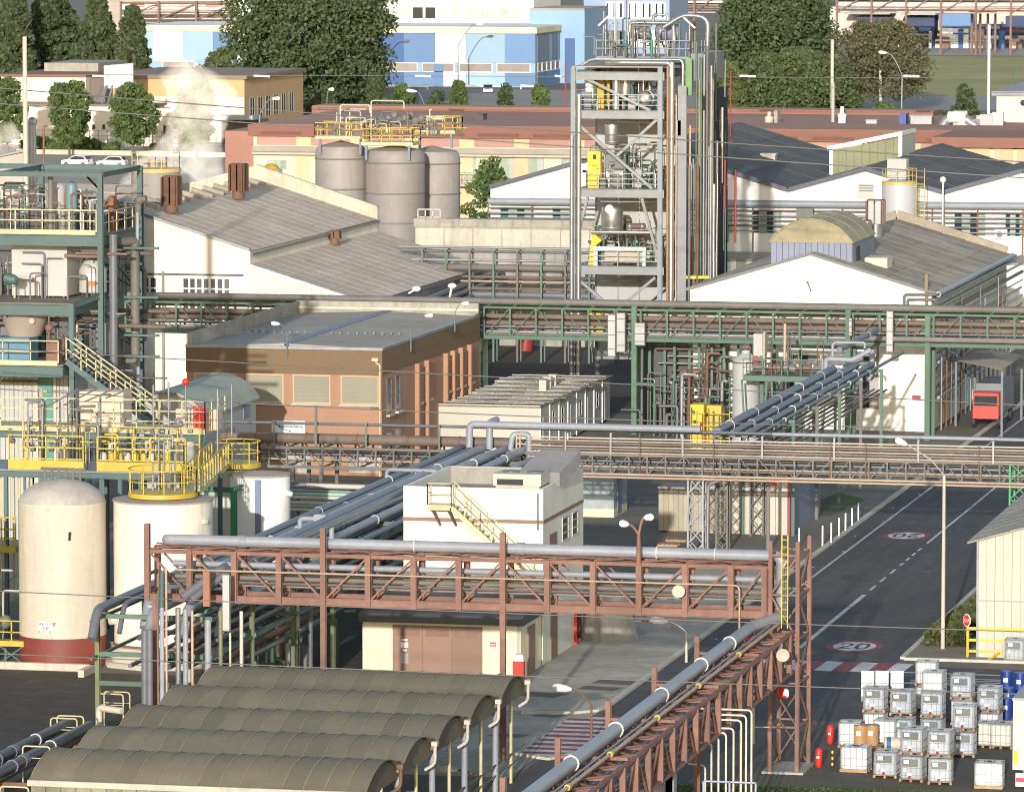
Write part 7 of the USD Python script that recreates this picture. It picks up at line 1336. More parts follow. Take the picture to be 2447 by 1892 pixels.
# ---------------------------------------------------------------- white saw roofed works behind
VS = 455.0
def vs_(p): return V(p, VS)
sw_ = Thing('saw_roof_works', 'long white works with zigzag dark roofs behind the mossy gabled hall', 'building', (-80, VS, 0))
prof = [(1128, 478), (1172, 449), (1375, 394), (1540, 370), (1652, 383), (1718, 402), (1884, 455), (1965, 440), (2069, 405), (2253, 461), (2290, 456), (2430, 412), (2600, 470)]
prof = [(1172, 449), (1400, 385), (1540, 350), (1884, 456), (2069, 406), (2255, 462), (2445, 410), (2640, 470)]
pts = [vs_(p) for p in prof]
q = MB()
for a, b in zip(pts, pts[1:]): q.extr([(a[0], VS, 0), (b[0], VS, 0), (b[0], VS, b[2]), (a[0], VS, a[2])], (0, .3, 0))
sw_.p('front_wall', q, M('cool_white_render', (.74, .73, .70), .85, var=.05, streak=.08))
for i, (a, b) in enumerate(zip(pts, pts[1:])):
    L_ = 46; a2, b2 = np.array((a[0], VS - .25, a[2])), np.array((b[0], VS - .25, b[2])); bk = np.array((0, L_, 0))
    lo, hi = (a2, b2) if a2[2] < b2[2] else (b2, a2)
    sheet_roof(sw_, lo, lo + bk, hi + bk, hi, 6, 3, DARKROOF, seed=i, th=.12)
    q = MB(); q.bar(a2 + [0, -.1, .1], b2 + [0, -.1, .1], .15, .34); sw_.p('verge', q, M('verge_slate', (.09, .1, .13), .7))
q = MB(); q.box(pts[0][0], pts[0][0] + .3, VS + .3, VS + 46, 0, pts[0][2] - .2); sw_.p('side_wall', q, WHITEWALL)
for x0, x1 in ((1195, 1275), (1320, 1400), (1712, 1750), (1796, 1867), (2280, 2355), (2402, 2450)):
    a, b = vs_((x0, 540))[0], vs_((x1, 540))[0]; za, zb_ = (vs_((1800, 557))[2], vs_((1800, 502))[2]) if x0 > 1500 else (vs_((1200, 528))[2], vs_((1200, 494))[2]); window(sw_, 'y', VS - .002, a, b, za, zb_, TEALFRAME, [DARKGLASS, GREYPANE], 4, 3)
q = MB(); q.tube([(pts[0][0], VS - .8, 11.05), (pts[-1][0], VS - .8, 11.25)], .3, 12); sw_.p('eave_pipe', q, GREYPIPE)
for k in range(5): z = 10.5 - .42 * k; q = MB(); q.tube([(pts[0][0], VS - .9, z), (pts[-1][0], VS - .9, z + .15)], .06 + .03 * (k % 2), 8); sw_.p('wall_pipe', q, [BROWNPIPE, GALV, WEATHER, GREYDARK, GALV][k])
for k in range(14): x = pts[0][0] + 3.8 * k; q = MB(); q.bar((x, VS - .9, 6.5), (x, VS - .9, 11.4), .1); sw_.p('bracket', q, RUSTDARK)
q = MB(); q.box(pts[0][0], pts[-1][0], VS - 5, VS - .3, 0, 6.6); sw_.p('lean_to', q, WHITEWALL); q = MB(); q.extr([(pts[0][0], VS - 5.2, 6.6), (pts[0][0], VS - .3, 6.9), (pts[0][0], VS - .3, 7.05), (pts[0][0], VS - 5.2, 6.75)], (pts[-1][0] - pts[0][0], 0, 0)); sw_.p('lean_to_roof', q, GREYROOF)
for x, y in ((2070, 455),): a = vs_((x, y)); q = MB(); q.box(a[0] - .8, a[0] + .7, VS - .05, VS - .003, a[2] - .7, a[2] + .5); lv_ = sw_.p('louvre', q, OFFSHEET); [lv_.p('slat', MB().box(a[0] - .6, a[0] + .6, VS - .07, VS - .055, a[2] - .1 + .22 * j, a[2] + .02 + .22 * j), GREYDARK) for j in range(3)]
a = vs_((1930, 510)); q = MB(); q.box(a[0] - .7, a[0] + .7, VS - 1.6, VS - 1.0, a[2] - .4, a[2] + .5); single('fan_unit', q, WEATHER, 'grey fan housing on the pipes before the white works', 'fan')
a = V((2395, 560), VS - .4); ac2 = Thing('air_unit', 'white air conditioner on the wall between the turquoise windows', 'air conditioner', a); q = MB(); q.box(a[0] - .6, a[0] + .4, VS - .6, VS - .01, a[2] - .35, a[2] + .4); ac2.p('casing', q, PAPER); ac2.p('fan', MB().tube([(a[0] - .2, VS - .64, a[2]), (a[0] - .2, VS - .605, a[2])], .26, 14), GREYDARK)
# glazed lantern on the roof
p0, p1, p2 = V((1987, 365), 478), V((2152, 330), 478), V((2183, 322), 486)
lg = Thing('roof_lantern', 'tall white framed lantern with green braced glazing on the dark roofs', 'roof lantern', (p0[0], 478, 11))
z0 = 12.0; q = MB(); q.extr([(p0[0], 478, z0), (p1[0], 478, z0), (p1[0], 478, p1[2] + .05), (p0[0], 478, p0[2] + .15)], (0, .15, 0)); gl = lg.p('glazing', q, M('mossy_glazing', (.18, .19, .1), .3, streak=.3, dirty=.3))
for f in (0, 1): x = lerp(p0, p1, f); lg.p('frame_post', MB().bar((x[0], 477.9, z0), (x[0], 477.9, x[2] + .2), .3), WHITEPAINT)
for f in np.linspace(.1, .9, 8): x = lerp(p0, p1, f); lg.p('glazing_bar', MB().bar((x[0], 477.95, z0), (x[0], 477.95, x[2]), .05), GREEN)
lg.p('brace', MB().bar((p0[0], 478.3, z0 + .5), (lerp(p0, p1, .5)[0], 478.3, p1[2] - .3), .09), BRIGHTGREEN); lg.p('brace', MB().bar((p1[0], 478.3, z0 + .5), (lerp(p0, p1, .5)[0], 478.3, p1[2] - .3), .09), BRIGHTGREEN)
q = MB(); q.extr([(p0[0] - .3, 477.6, p0[2] + .2), (p1[0] + .2, 477.6, p1[2] + .25), (p1[0] + .2, 486, p1[2] + .2), (p0[0] - .3, 486, p0[2] + .1)], (0, 0, .35)); lg.p('roof', q, WHITEPAINT)
q = MB(); q.extr([(p1[0] + .05, 478.2, z0), (p1[0] + .05, 486, z0), (p1[0] + .05, 486, p1[2] + .1), (p1[0] + .05, 478.2, p1[2] + .1)], (.1, 0, 0)); lg.p('side_wall', q, GREYSHEET)
# grey bin with yellow rail in front of the works
a, b = V((2102, 440), 449), V((2183, 440), 449); r = (b[0] - a[0]) / 2
gs = Thing('grey_silo', 'plain pale grey silo with a yellow railed top before the white works', 'silo', (a[0] + r, 449 + r, 0)); q = MB(); zz_ = V((2140, 437), 449)[2]; q.lathe(a[0] + r, 449 + r, [(r, 0), (r, zz_), None, (.02, zz_ + .2)], 28); gs.p('shell', q, M('pale_silo', (.46, .47, .5), .5, var=.05)); gs.p('top_rail', ring_rail(MB(), a[0] + r, 449 + r, zz_, r - .05, 1.1, 16), YELLOW); gs.p('kick_ring', MB().lathe(a[0] + r, 449 + r, [(r + .03, zz_ - .15), (r + .03, zz_ + .05)], 28), YELLOW); gs.p('hopper', MB().box(a[0] + .4, a[0] + 2.0, 449 + r, 450.5 + r, zz_ + .2, zz_ + 1.9), GREYSHEET)
lx = b[0] + .5; q = MB()
for s in (-.35, .35): q.bar((lx + s, 449.5, 3), (lx + s, 449.5, zz_ + 1.2), .06)
for k in range(26): q.bar((lx - .35, 449.5, 3.2 + .4 * k), (lx + .35, 449.5, 3.2 + .4 * k), .04)
for k in range(12): q.bar((lx - .4, 449.0, 5 + .8 * k), (lx + .4, 449.0, 5 + .8 * k), .03)
gs.p('ladder', q, YELLOW)
a = V((2253, 470), 452); q = MB(); q.tube([(a[0], 452, a[2] - 3), (a[0], 452, a[2] + 1.2)], .07, 8); q.ball((a[0], 452, a[2] + 1.4), .28, 8); single('globe_lamp', q, LAMPSHELL, 'globe lamp on a thin post before the valley of the white works', 'lamp')
for k, (x, y) in enumerate(((1755, 395), (1838, 378))): a = V((x, y), 470 + 6 * k); q = MB(); q.cbox((a[0], a[1], a[2] - .6), 1.2, 1.0, .9); q.cbox((a[0], a[1], a[2] + .3), 1.4, 1.2, .12); single('roof_vent', q, OFFSHEET, f'white louvred vent on the dark zigzag roof, {["lower", "upper"][k]} one', 'roof vent')
# ---------------------------------------------------------------- trees
def leafmat(name, rgb, rgb2):
    return usdkit.material(stage, '/World/Looks/' + name, {
        'g': ('geometry', {}), 'n': ('noise_texture', {'scale': .55, 'detail': 4.0, 'roughness': .6}), 'r': ('map_range', {'from_min': .35, 'from_max': .65, 'clamp': True}),
        'mx': ('mix_color', {'a': rgb, 'b': rgb2}), 'p': ('principled_bsdf', {'roughness': .65}), 't': ('translucent_bsdf', {'color': tuple(min(1, x * 1.5) for x in rgb2)}), 'm': ('mix_closure', {'fac': .22})},
        [('g.position', 'n.vector'), ('n.fac', 'r.value'), ('r.result', 'mx.fac'), ('mx.result', 'p.base_color'), ('p.BSDF', 'm.closure1'), ('t.BSDF', 'm.closure2')], surface='m.closure')
LDARK = leafmat('dark_needles', (.045, .070, .034), (.085, .115, .05)); LGREEN = leafmat('broad_leaves', (.048, .082, .036), (.095, .13, .055)); LLIGHT = leafmat('pale_leaves', (.085, .115, .04), (.14, .165, .06)); LBIRCH = leafmat('birch_leaves', (.09, .095, .05), (.15, .145, .08)); LSTREET = leafmat('street_tree_leaves', (.06, .11, .036), (.12, .17, .055))
BARK = M('tree_bark', (.13, .10, .075), .9, var=.3); BIRCHBARK = M('birch_bark', (.6, .57, .5), .8, var=.3)
def crown_mesh(rg, shape, n, leaf, clumps):
    """Leaf faces spread through clumps in the volume given by shape(t): radius and height of the crown at t in 0..1."""
    V_, F_ = [], []
    rs = np.random.RandomState(rg.randrange(1 << 30)); ph = rs.rand() * 6.3; k = 0; per = max(4, n // clumps)
    for _ in range(clumps):
        t = rs.rand() ** .9; R, z = shape(t); a = rs.rand() * 2 * math.pi; rr = R * (rs.rand() ** .4) * (1 + .2 * math.sin(2 * a + ph) * math.sin(5 * t + 2 * ph) + .13 * math.sin(5 * a + 9 * t + ph)); c0 = np.array((rr * math.cos(a), rr * math.sin(a), z))
        cr = (.16 + .16 * rs.rand()) * max(R, .5); cr = min(max(cr, .75), 2.2)
        P = rs.randn(per, 3); P /= np.linalg.norm(P, axis=1, keepdims=True); P = P * (rs.rand(per, 1) ** .35) * cr * [1, 1, .75] + c0
        A = rs.randn(per, 3); A /= np.linalg.norm(A, axis=1, keepdims=True); B = np.cross(A, rs.randn(per, 3)); B /= np.linalg.norm(B, axis=1, keepdims=True)
        s = leaf * (.6 + .8 * rs.rand(per, 1))
        q = np.stack([P - A * s, P + B * s * .6, P + A * s, P - B * s * .6], 1).reshape(-1, 3); V_.append(q); F_.append(np.arange(per)[:, None] * 4 + [[0, 1, 2, 3]] + k); k += 4 * per
    return MB().add(np.vstack(V_), np.vstack(F_))
def tree(pos, H, W, label, kind='round', mat=None, seed=0, n=9000, leaf=.34, trunk=.22, base=.18, cat='tree', group=None, bark=None, scale_leaf=1.0):
    rg = random.Random(seed); t = Thing(dict(round='broad_tree', cone='conifer_tree', column='slim_tree', bush='bush', birch='birch_tree', bulb='tall_tree')[kind], label, cat, pos, rz=rg.uniform(0, 360), group=group)
    z0 = H * base
    sh = {'round': lambda s: (W / 2 * math.sin(math.pi * min(.97, .1 + .9 * s) ** .8) ** .6, z0 + (H - z0) * s), 'cone': lambda s: (W / 2 * (1 - s) ** .75 + .3, z0 + (H - z0) * s), 'column': lambda s: (W / 2 * math.sin(math.pi * (.06 + .92 * s)) ** .5, z0 + (H - z0) * s),
          'bush': lambda s: (W / 2 * math.sqrt(max(.02, 1 - s * s)), H * s), 'birch': lambda s: (W / 2 * math.sin(math.pi * (.15 + .8 * s)) ** .55, z0 + (H - z0) * s), 'bulb': lambda s: (W / 2 * (math.sin(math.pi * (.08 + .78 * s ** .8)) ** .55), z0 + (H - z0) * s)}[kind]
    t.lp('crown', crown_mesh(rg, sh, n, leaf, max(36, n // 70)), mat or LGREEN)
    if kind != 'bush':
        q = MB(); q.tube([(0, 0, 0), (rg.uniform(-.2, .2), rg.uniform(-.2, .2), H * .45), (0, 0, H * .85)], [trunk * 1.3, trunk, trunk * .3], 8)
        for k in range(6): a = rg.uniform(0, 6.28); h = H * rg.uniform(.3, .65); q.tube([(0, 0, h), (W * .3 * math.cos(a), W * .3 * math.sin(a), h + H * .2)], [trunk * .5, trunk * .15], 5)
        t.lp('trunk', q, bark or BARK)
    return t
def tree_px(xc, yb, yt, w, v, label, **kw):
    b = V((xc, yb), v); k = np.linalg.norm(V((xc + 1, yb), v) - b); H = V((xc, yt), v)[2]
    return tree((b[0], v, 0), max(1.5, H), w * k, label, **kw)
TS = [(35, 175, -35, 150, 835, 'cone', LDARK, 'broad dark conifer at the left edge behind the cream buildings'), (125, 172, -40, 150, 850, 'round', LDARK, 'tall dark tree second from the left behind the cream buildings'), (235, 170, -12, 170, 840, 'cone', LDARK, 'wide dark conifer behind the white billboard'), (318, 170, 20, 120, 832, 'cone', LDARK, 'dark conifer whose branches reach towards the blue striped building')]
for i, (x, yb, yt, w, v, k, m_, lab) in enumerate(TS): tree_px(x, yb, yt, w, v, lab, kind=k, mat=m_, seed=40 + i, n=26000, leaf=.38, base=.05, trunk=.5)
tree_px(742, 262, -45, 400, 860, 'huge round dark tree standing before the blue striped building', kind='bulb', mat=LGREEN, seed=51, n=52000, leaf=.37, base=.1, trunk=.7)
tree_px(1850, 250, -40, 300, 930, 'big dark round tree right of the central tower', kind='bulb', mat=LGREEN, seed=52, n=40000, leaf=.37, base=.05, trunk=.6)
tree_px(1905, 285, 120, 270, 880, 'broad lower green tree in front of the big dark round tree', kind='round', mat=leafmat('mid_leaves', (.06, .092, .036), (.11, .145, .055)), seed=53, n=32000, leaf=.34, base=.02, trunk=.4)
tree_px(1740, 285, 155, 110, 880, 'pale yellow green tree close to the right side of the central tower', kind='round', mat=LLIGHT, seed=54, n=15000, leaf=.32, base=.02, trunk=.3)
bt_ = tree_px(2105, 268, 52, 230, 905, 'drooping thin birch with white stems before the far lawn', kind='birch', mat=LBIRCH, seed=55, n=14000, leaf=.27, base=.16, trunk=.22, bark=BIRCHBARK)
for i, (x, yb, yt, w, lab) in enumerate(((18, 352, 192, 82, 'street tree cut by the left edge of the picture'), (166, 352, 198, 100, 'street tree left of the billboard posts'), (317, 352, 204, 105, 'street tree in front of the billboard'), (470, 352, 186, 88, 'street tree behind the steam by the round sign'))):
    tree_px(x, yb, yt, w, 735, lab, kind='column', mat=LSTREET, seed=60 + i, n=9000, leaf=.25, base=.2, trunk=.15, group='street trees along the fence')
for i, (x, yb, yt, w, v, k, lab) in enumerate(((897, 258, 178, 60, 840, 'cone', 'dark pointed young tree beside the tall bent lamp'), (960, 255, 205, 65, 835, 'round', 'bushy green young tree behind the silos'), (1048, 262, 222, 52, 840, 'round', 'low green tree on the kerb left of the silver car'), (1095, 258, 200, 40, 838, 'column', 'thin young tree on the kerb just left of the silver car'), (1210, 268, 205, 30, 838, 'column', 'thin young tree right of the silver car'), (1292, 268, 200, 50, 838, 'cone', 'small pointed tree near the central tower'), (2305, 278, 208, 56, 860, 'round', 'small round tree near the white mast at the right'), (640, 292, 255, 70, 800, 'round', 'low round bush left of the terracotta roofs'), (770, 270, 225, 70, 830, 'round', 'green bush at the foot of the huge tree'), (2115, 282, 250, 90, 840, 'bush', 'low bush under the birch'))):
    tree_px(x, yb, yt, w, v, lab, kind=k, mat=LSTREET if i % 2 else LGREEN, seed=70 + i, n=4000, leaf=.24, base=.1, trunk=.1, cat='bush' if k == 'bush' else 'tree')
tree_px(1175, 505, 385, 150, 462, 'leafy bush against the white works left of the central tower', kind='round', mat=LSTREET, seed=90, n=6000, leaf=.22, base=.0, trunk=.12)
tree_px(540, 168, 120, 150, 935, 'pale green willow like shrub beside the blue striped building', kind='round', mat=LLIGHT, seed=92, n=4000, leaf=.4, base=.0, trunk=.15)
mb = crown_mesh(random.Random(3), lambda s: (0, 0), 10, .2, 1); hd = MB(); rs = np.random.RandomState(5)
def hedge(p0, p1, h, w, n, leaf):
    P = np.asarray(p0) + (np.asarray(p1) - p0) * rs.rand(n, 1); P = P + np.c_[rs.uniform(-w, w, n), rs.uniform(-w, w, n), h * rs.rand(n) ** .7 * (.75 + .25 * np.sin(P[:, 0] * .9))]
    A = rs.randn(n, 3); A /= np.linalg.norm(A, axis=1, keepdims=True); B = np.cross(A, rs.randn(n, 3)); B /= np.linalg.norm(B, axis=1, keepdims=True)
    return MB().add(np.stack([P - A * leaf, P + B * leaf * .6, P + A * leaf, P - B * leaf * .6], 1).reshape(-1, 3), np.arange(n)[:, None] * 4 + [[0, 1, 2, 3]])
for p, r, h, lab in ((G((60, 358)), G((280, 362)), 1.9, 'clipped green hedge along the fence before the cream buildings'), (G((370, 360)), G((440, 364)), 1.7, 'short piece of hedge beside the round no parking sign')): single('hedge', hedge(p, r, h, .7, 5000, .28), LSTREET, lab, 'hedge')
single('ivy_bank', hedge(G((2000, 285)), G((2300, 290)), 1.6, 2.5, 5000, .3), LGREEN, 'low green bank of ivy behind the terracotta roofs', 'bank', kind='stuff')
single('verge_grass', hedge(np.array((-37.9, 270, .05)), np.array((-37.2, 288, .05)), 1.3, .8, 9000, .16), leafmat('tall_grass', (.05, .075, .02), (.12, .12, .045)), 'tall green grass along the pavement by the ribbed shed', 'grass', kind='stuff')
single('front_grass', hedge(np.array((-44, 222, 0)), np.array((-22, 222, 0)), .16, 3.6, 16000, .07), leafmat('lawn_grass', (.045, .075, .02), (.085, .11, .035)), 'short green lawn at the bottom edge', 'grass', kind='stuff')

# ---------------------------------------------------------------- terracotta roofed workshops
VR_ = 590.0
tr = Thing('terracotta_works', 'long low works with terracotta fascias and pink and cream walls', 'building', (-130, VR_, 0))
P_ = lambda x, y, v=VR_: V((x, y), v)
xl, xr = P_(606, 330)[0], P_(2600, 360)[0]
zf1, zf0, zp0, zw0 = P_(1100, 302)[2], P_(1100, 330)[2], P_(1100, 352)[2], P_(1100, 440)[2]
q = MB(); q.box(xl, xr, VR_, VR_ + 40, 0, zf0); tr.p('wall', q, M('pale_yellow_wall', (.66, .56, .4), .85, var=.06))
q = MB(); q.box(xl - .5, xr, VR_ - .6, VR_ + 40, zf0 + .02, zf1); fs = tr.p('fascia', q, TERRA)
for k in range(16):
    x = xl + 1 + k * 6.2; q = MB(); q.box(x, x + 4.6, VR_ - .66, VR_ - .603, zf0 + .2, zf0 + .55); fs.p('louvre', q, M('terra_shadow', (.16, .07, .055), .8))
    q = MB(); q.box(x - .6, x + 3.9, VR_ - .06, VR_ - .003, zp0, zf0 - .05); tr.p('pink_panel', q, PINK); q = MB(); q.box(x + 3.95, x + 5.5, VR_ - .1, VR_ - .003, 0, zf0 - .05); tr.p('pier', q, PEACH)
q = MB(); q.box(xl, xr, VR_ - .5, VR_ - .11, zp0 - .7, zp0 - .1); tr.p('canopy', q, GREYROOF)
q = MB(); q.tube([(xl, VR_ - .7, zp0 - .9), (xr, VR_ - .7, zp0 - .9)], .14, 8); tr.p('pipe', q, OFFSHEET)
wins = [(638, 685, 382, 405), (1041, 1080, 372, 432), (1092, 1138, 372, 432), (1186, 1232, 372, 430), (1250, 1300, 372, 420), (1340, 1385, 372, 420), (2110, 2175, 378, 395), (2195, 2230, 395, 420), (2310, 2342, 398, 412), (2378, 2410, 398, 412)]
for x0, x1, y0, y1 in wins: window(tr, 'y', VR_ - .002, P_(x0, y0)[0], P_(x1, y0)[0], P_(x0, y1)[2], P_(x0, y0)[2], TEALFRAME, [GREYPANE, M('greenish_pane', (.3, .36, .25), .3)], 3, 2)
q = MB(); a, b = P_(1035, 436), P_(1145, 436); q.box(a[0], b[0], VR_ - 2, VR_ - .1, a[2] - .3, a[2]); tr.p('balcony', q, GALV); q = MB(); q.rail([(a[0], VR_ - 2, a[2]), (b[0], VR_ - 2, a[2])], 1.2, .05, .6); tr.p('balcony_rail', q, TEALFRAME)
v2 = 628; zu1, zu0 = V((1100, 257), v2)[2], V((1100, 284), v2)[2]
q = MB(); q.box(V((745, 270), v2)[0], V((2230, 270), v2)[0], v2, v2 + 6, zf1 - .5, zu1); up = tr.p('upper_fascia', q, TERRA)
for k in range(13): x = V((900 + 100 * k, 280), v2)[0]; q = MB(); q.box(x, x + 5, v2 - .06, v2 - .003, zu0 + .1, zu0 + .45); up.p('louvre', q, M('terra_shadow', (.16, .07, .055)))
q = MB(); q.box(xl, xr, VR_ - .4, v2, zf1 - .02, zf1 + .05); tr.p('roof', q, M('red_brown_roof', (.33, .175, .135), .9, var=.2, patch=.05))
q = MB(); q.box(V((745, 270), v2)[0], V((2230, 270), v2)[0], v2 + .2, v2 + 6, zu1 - .02, zu1 + .05); tr.p('roof', q, M('red_brown_roof', (.16, .085, .07)))
x0 = V((2240, 335), 572)[0]; q = MB(); q.box(x0, x0 + 30, 572, 589, 0, V((2300, 356), 572)[2]); tr.p('wing_wall', q, M('pale_yellow_wall', (.66, .56, .4))); z1, z0 = V((2300, 328), 572)[2], V((2300, 353), 572)[2]; q = MB(); q.box(x0 - .5, x0 + 30, 571.4, 589, z0 + .02, z1); tr.p('wing_fascia', q, TERRA)
for k in range(4): a = V((2265 + 55 * k, 380), 572); q = MB(); q.box(a[0], a[0] + 2.0, 571.9, 571.997, 0, z0 - .1); tr.p('pier', q, PEACH)
q = MB(); x = xl - .02; q.box(V((560, 310), 610)[0], xl - .6, 606, 640, 0, V((600, 310), 610)[2]); tr.p('end_block', q, M('red_brown_roof', (.16, .085, .07)))
rg = random.Random(77)
for i, (x, y, w, h, m_, kind, lab) in enumerate(((2012, 305, 22, 40, WHITEPAINT, 'bottle', 'white bottle shaped roof vent on the terracotta roofs'), (1838, 305, 24, 26, OFFSHEET, 'bottle', 'squat pale roof vent right of the central tower'), (1857, 308, 8, 26, GREYROOF, 'box', 'narrow grey box vent beside the squat pale roof vent'), (2160, 308, 16, 22, BLUEDRUM, 'box', 'dark blue fan on the terracotta roofs'), (2204, 306, 50, 18, GALV, 'box', 'long grey air unit on the terracotta roofs'), (2085, 304, 25, 7, GREYSHEET, 'box', 'flat grey hatch on the terracotta roofs'), (1150, 300, 18, 12, DARKROOF, 'box', 'dark roof box right of the grey silos'), (1045, 300, 40, 6, OFFSHEET, 'box', 'long white roof light right of the grey silos'))):
    p = V((x, y), 606); k = np.linalg.norm(V((x + 1, y), 606) - p); q = MB(); W, Hh = w * k, h * k
    if kind == 'box': q.cbox((p[0], 606, zf1 + .05), W, 2.0, Hh); q.cbox((p[0], 606, zf1 + .05 + Hh), W * 1.1, 2.2, .1)
    else: q.lathe(p[0], 606, [(W * .42, zf1), (W * .42, zf1 + Hh * .35), (W * .5, zf1 + Hh * .5), (W * .2, zf1 + Hh * .65), (W * .2, zf1 + Hh), None, (.02, zf1 + Hh)], 14)
    single('roof_vent', q, m_, lab, 'roof vent')
du = Thing('roof_duct', 'big bent silver duct with white hood on the right end of the terracotta roofs', 'duct', (-120, 604, 12)); pts = [V((2250, 305), 604), V((2262, 285), 604), V((2300, 280), 604), V((2318, 292), 604), V((2345, 312), 604)]
q = MB(); q.tube(pts, .55, 12, .6); du.p('duct', q, GALV); q = MB(); q.tube([V((2266, 280), 603.8), V((2308, 280), 603.8)], .62, 12); du.p('hood', q, WHITEPAINT)
for k in range(12): p = V((2285 + 9 * k, 316), 604); q = MB(); q.cbox((p[0], 604 + rg.random(), zf1), rg.uniform(.5, 1.6), .8, rg.uniform(.4, 1.6)); du.p('unit', q, rg.choice([GALV, GREYSHEET, OFFSHEET, GREYDARK]))
cbx = Thing('cream_block', 'tall plain cream block at the right edge behind the terracotta roofs', 'building', (-110, 612, 0)); a = V((2381, 320), 612); q = MB(); q.box(a[0], a[0] + 25, 612, 640, 0, V((2400, 229), 612)[2]); cbx.p('wall', q, CREAMPALE); q = MB(); z = V((2400, 229), 612)[2]; q.box(a[0] - .5, a[0] + 25, 611.5, 640, z, z + .5); cbx.p('roof', q, M('blue_grey_roof', (.3, .31, .35), .8)); cbx.p('lamp', MB().ball((V((2445, 246), 611.8)[0], 611.8, V((2445, 246), 611.8)[2]), .35, 8), INK)

# ---------------------------------------------------------------- cream buildings and street at the left
VL = 765.0
L_ = lambda x, y, v=VL: V((x, y), v)
ca = Thing('cream_building', 'cream flat roofed building behind the pole at the left edge', 'building', (L_(100, 200)[0], VL, 0))
for (x0, x1, yt, v, lab) in ((1, 204, 183, 772, 0),): z = L_(0, 183, 772)[2]; q = MB(); q.box(L_(x0, 0, 772)[0], L_(x1, 0, 772)[0], 772, 800, 0, z); ca.p('wall', q, CREAMPALE); q = MB(); q.box(L_(x0 - 2, 0, 772)[0], L_(x1 + 2, 0, 772)[0], 771.5, 800, z, z + .35); ca.p('roof_edge', q, TERRA); q = MB(); q.box(L_(80, 0, 780)[0], L_(210, 0, 780)[0], 785, 800, z + .36, z + 1.6); ca.p('roof_block', q, CONCRETE); q = MB(); q.box(L_(205, 0, 772)[0] + .02, L_(240, 0, 772)[0], 774, 799, 0, z - .2); ca.p('dark_link', q, M('brown_grey_wall', (.17, .145, .125), .9))
fb = Thing('cream_building', 'low long cream building behind the fence and street trees', 'building', (L_(150, 250)[0], VL, 0))
z = L_(0, 252)[2]; xa_, xb_ = L_(-40, 252)[0], L_(362, 252)[0]; q = MB(); q.box(xa_, xb_, VL, VL + 6.9, 0, z); fb.p('wall', q, CREAMPALE); q = MB(); q.box(xa_, xb_ + .4, VL - .4, VL + 6.9, z, z + .3); fb.p('roof', q, M('tan_roof', (.22, .175, .14), .9)); q = MB(); q.box(xb_, L_(404, 252)[0], VL + 1, VL + 6, 0, z - .3); fb.p('bay', q, CREAMPALE); q = MB(); q.box(L_(404, 0)[0], L_(440, 0)[0], VL + .3, VL + 6, 0, z); fb.p('bay', q, CREAMPALE)
for x0, x1, y0, y1 in ((220, 228, 297, 310), (244, 252, 297, 310), (385, 402, 300, 345)): window(fb, 'y', VL - .002 if x0 < 380 else VL + .998, L_(x0, y0)[0], L_(x1, y0)[0], L_(x0, y1)[2], L_(x0, y0)[2], GREYROOF, DARKGLASS, 1, 1)
fo = Thing('orange_building', 'orange rendered building with a dark flat roof behind the steam', 'building', (L_(450, 220)[0], 778, 0))
z = L_(400, 188, 778)[2]; xa_, xb_ = L_(235, 0, 778)[0], L_(583, 0, 778)[0]; q = MB(); q.box(xa_, xb_, 778, 812, 0, z); fo.p('wall', q, M('orange_render', (.60, .38, .2), .85, var=.06)); q = MB(); q.box(xa_ - .3, xb_ + .5, 777.5, 812, z, z + .5); fo.p('roof', q, M('tan_roof', (.22, .175, .14)))
q = MB(); q.box(xa_, xb_, 777.9, 777.997, 0, L_(400, 231, 778)[2]); fo.p('plinth', q, CREAMPALE)
for x0, x1 in ((392, 425), (427, 455)): window(fo, 'y', 777.89, L_(x0, 0, 778)[0], L_(x1, 0, 778)[0], L_(0, 243, 778)[2], L_(0, 232, 778)[2], OFFSHEET, GREYPANE, 2, 1)
for k in range(6): window(fo, 'x', xb_, 781 + 4.5 * k, 783.6 + 4.5 * k, 3.4, 6.4, OFFSHEET, DARKGLASS, 2, 1)
q = MB(); a, b = L_(520, 282, 770), L_(612, 282, 770); q.box(a[0], b[0], 768, 772, a[2] - .2, a[2] + .4); fo.p('canopy', q, GREYSHEET); q = MB(); q.box(a[0], b[0], 772, 777, 0, a[2] - .3); fo.p('entrance', q, M('brown_grey_wall', (.17, .145, .125)))
bb0, bb1 = L_(241, 158, 768), L_(324, 209, 768)
bbd = Thing('billboard', 'blank white billboard on slanting legs above the cream building', 'billboard', bb0); ztop_l, ztop_r = L_(241, 158, 768)[2], L_(324, 151, 768)[2]
q = MB(); q.extr([(bb0[0], 769.5, bb1[2] - .3), (bb1[0], 766.5, bb1[2]), (bb1[0], 766.5, ztop_r), (bb0[0], 769.5, ztop_l)], (.05, .25, 0)); bbd.p('panel', q, M('billboard_white', (.62, .64, .68), .6, var=.04))
for x in (243, 252, 266, 280, 296): a = L_(x, 205, 768); q = MB(); q.bar((a[0], 768.6, bb1[2] + .2), (a[0] - (1.0 if x == 243 else .3), 767, z * .0 + L_(0, 250, 768)[2]), .22); bbd.p('leg', q, GALV)
fe = Thing('mesh_fence', 'green wire fence with thin posts along the hedge', 'fence', G((60, 350)))
fa, fb_ = G((0, 348)), G((560, 356)); n = 26
for i in range(n + 1): p = lerp(fa, fb_, i / n); q = MB(); q.bar(p, p + [0, 0, 2.4], .09); fe.p('post', q, TEALFRAME if False else GALV)
for h in (.4, 1.0, 1.6, 2.3): q = MB(); q.bar(fa + [0, 0, h], fb_ + [0, 0, h], .04); fe.p('wire', q, GREEN)
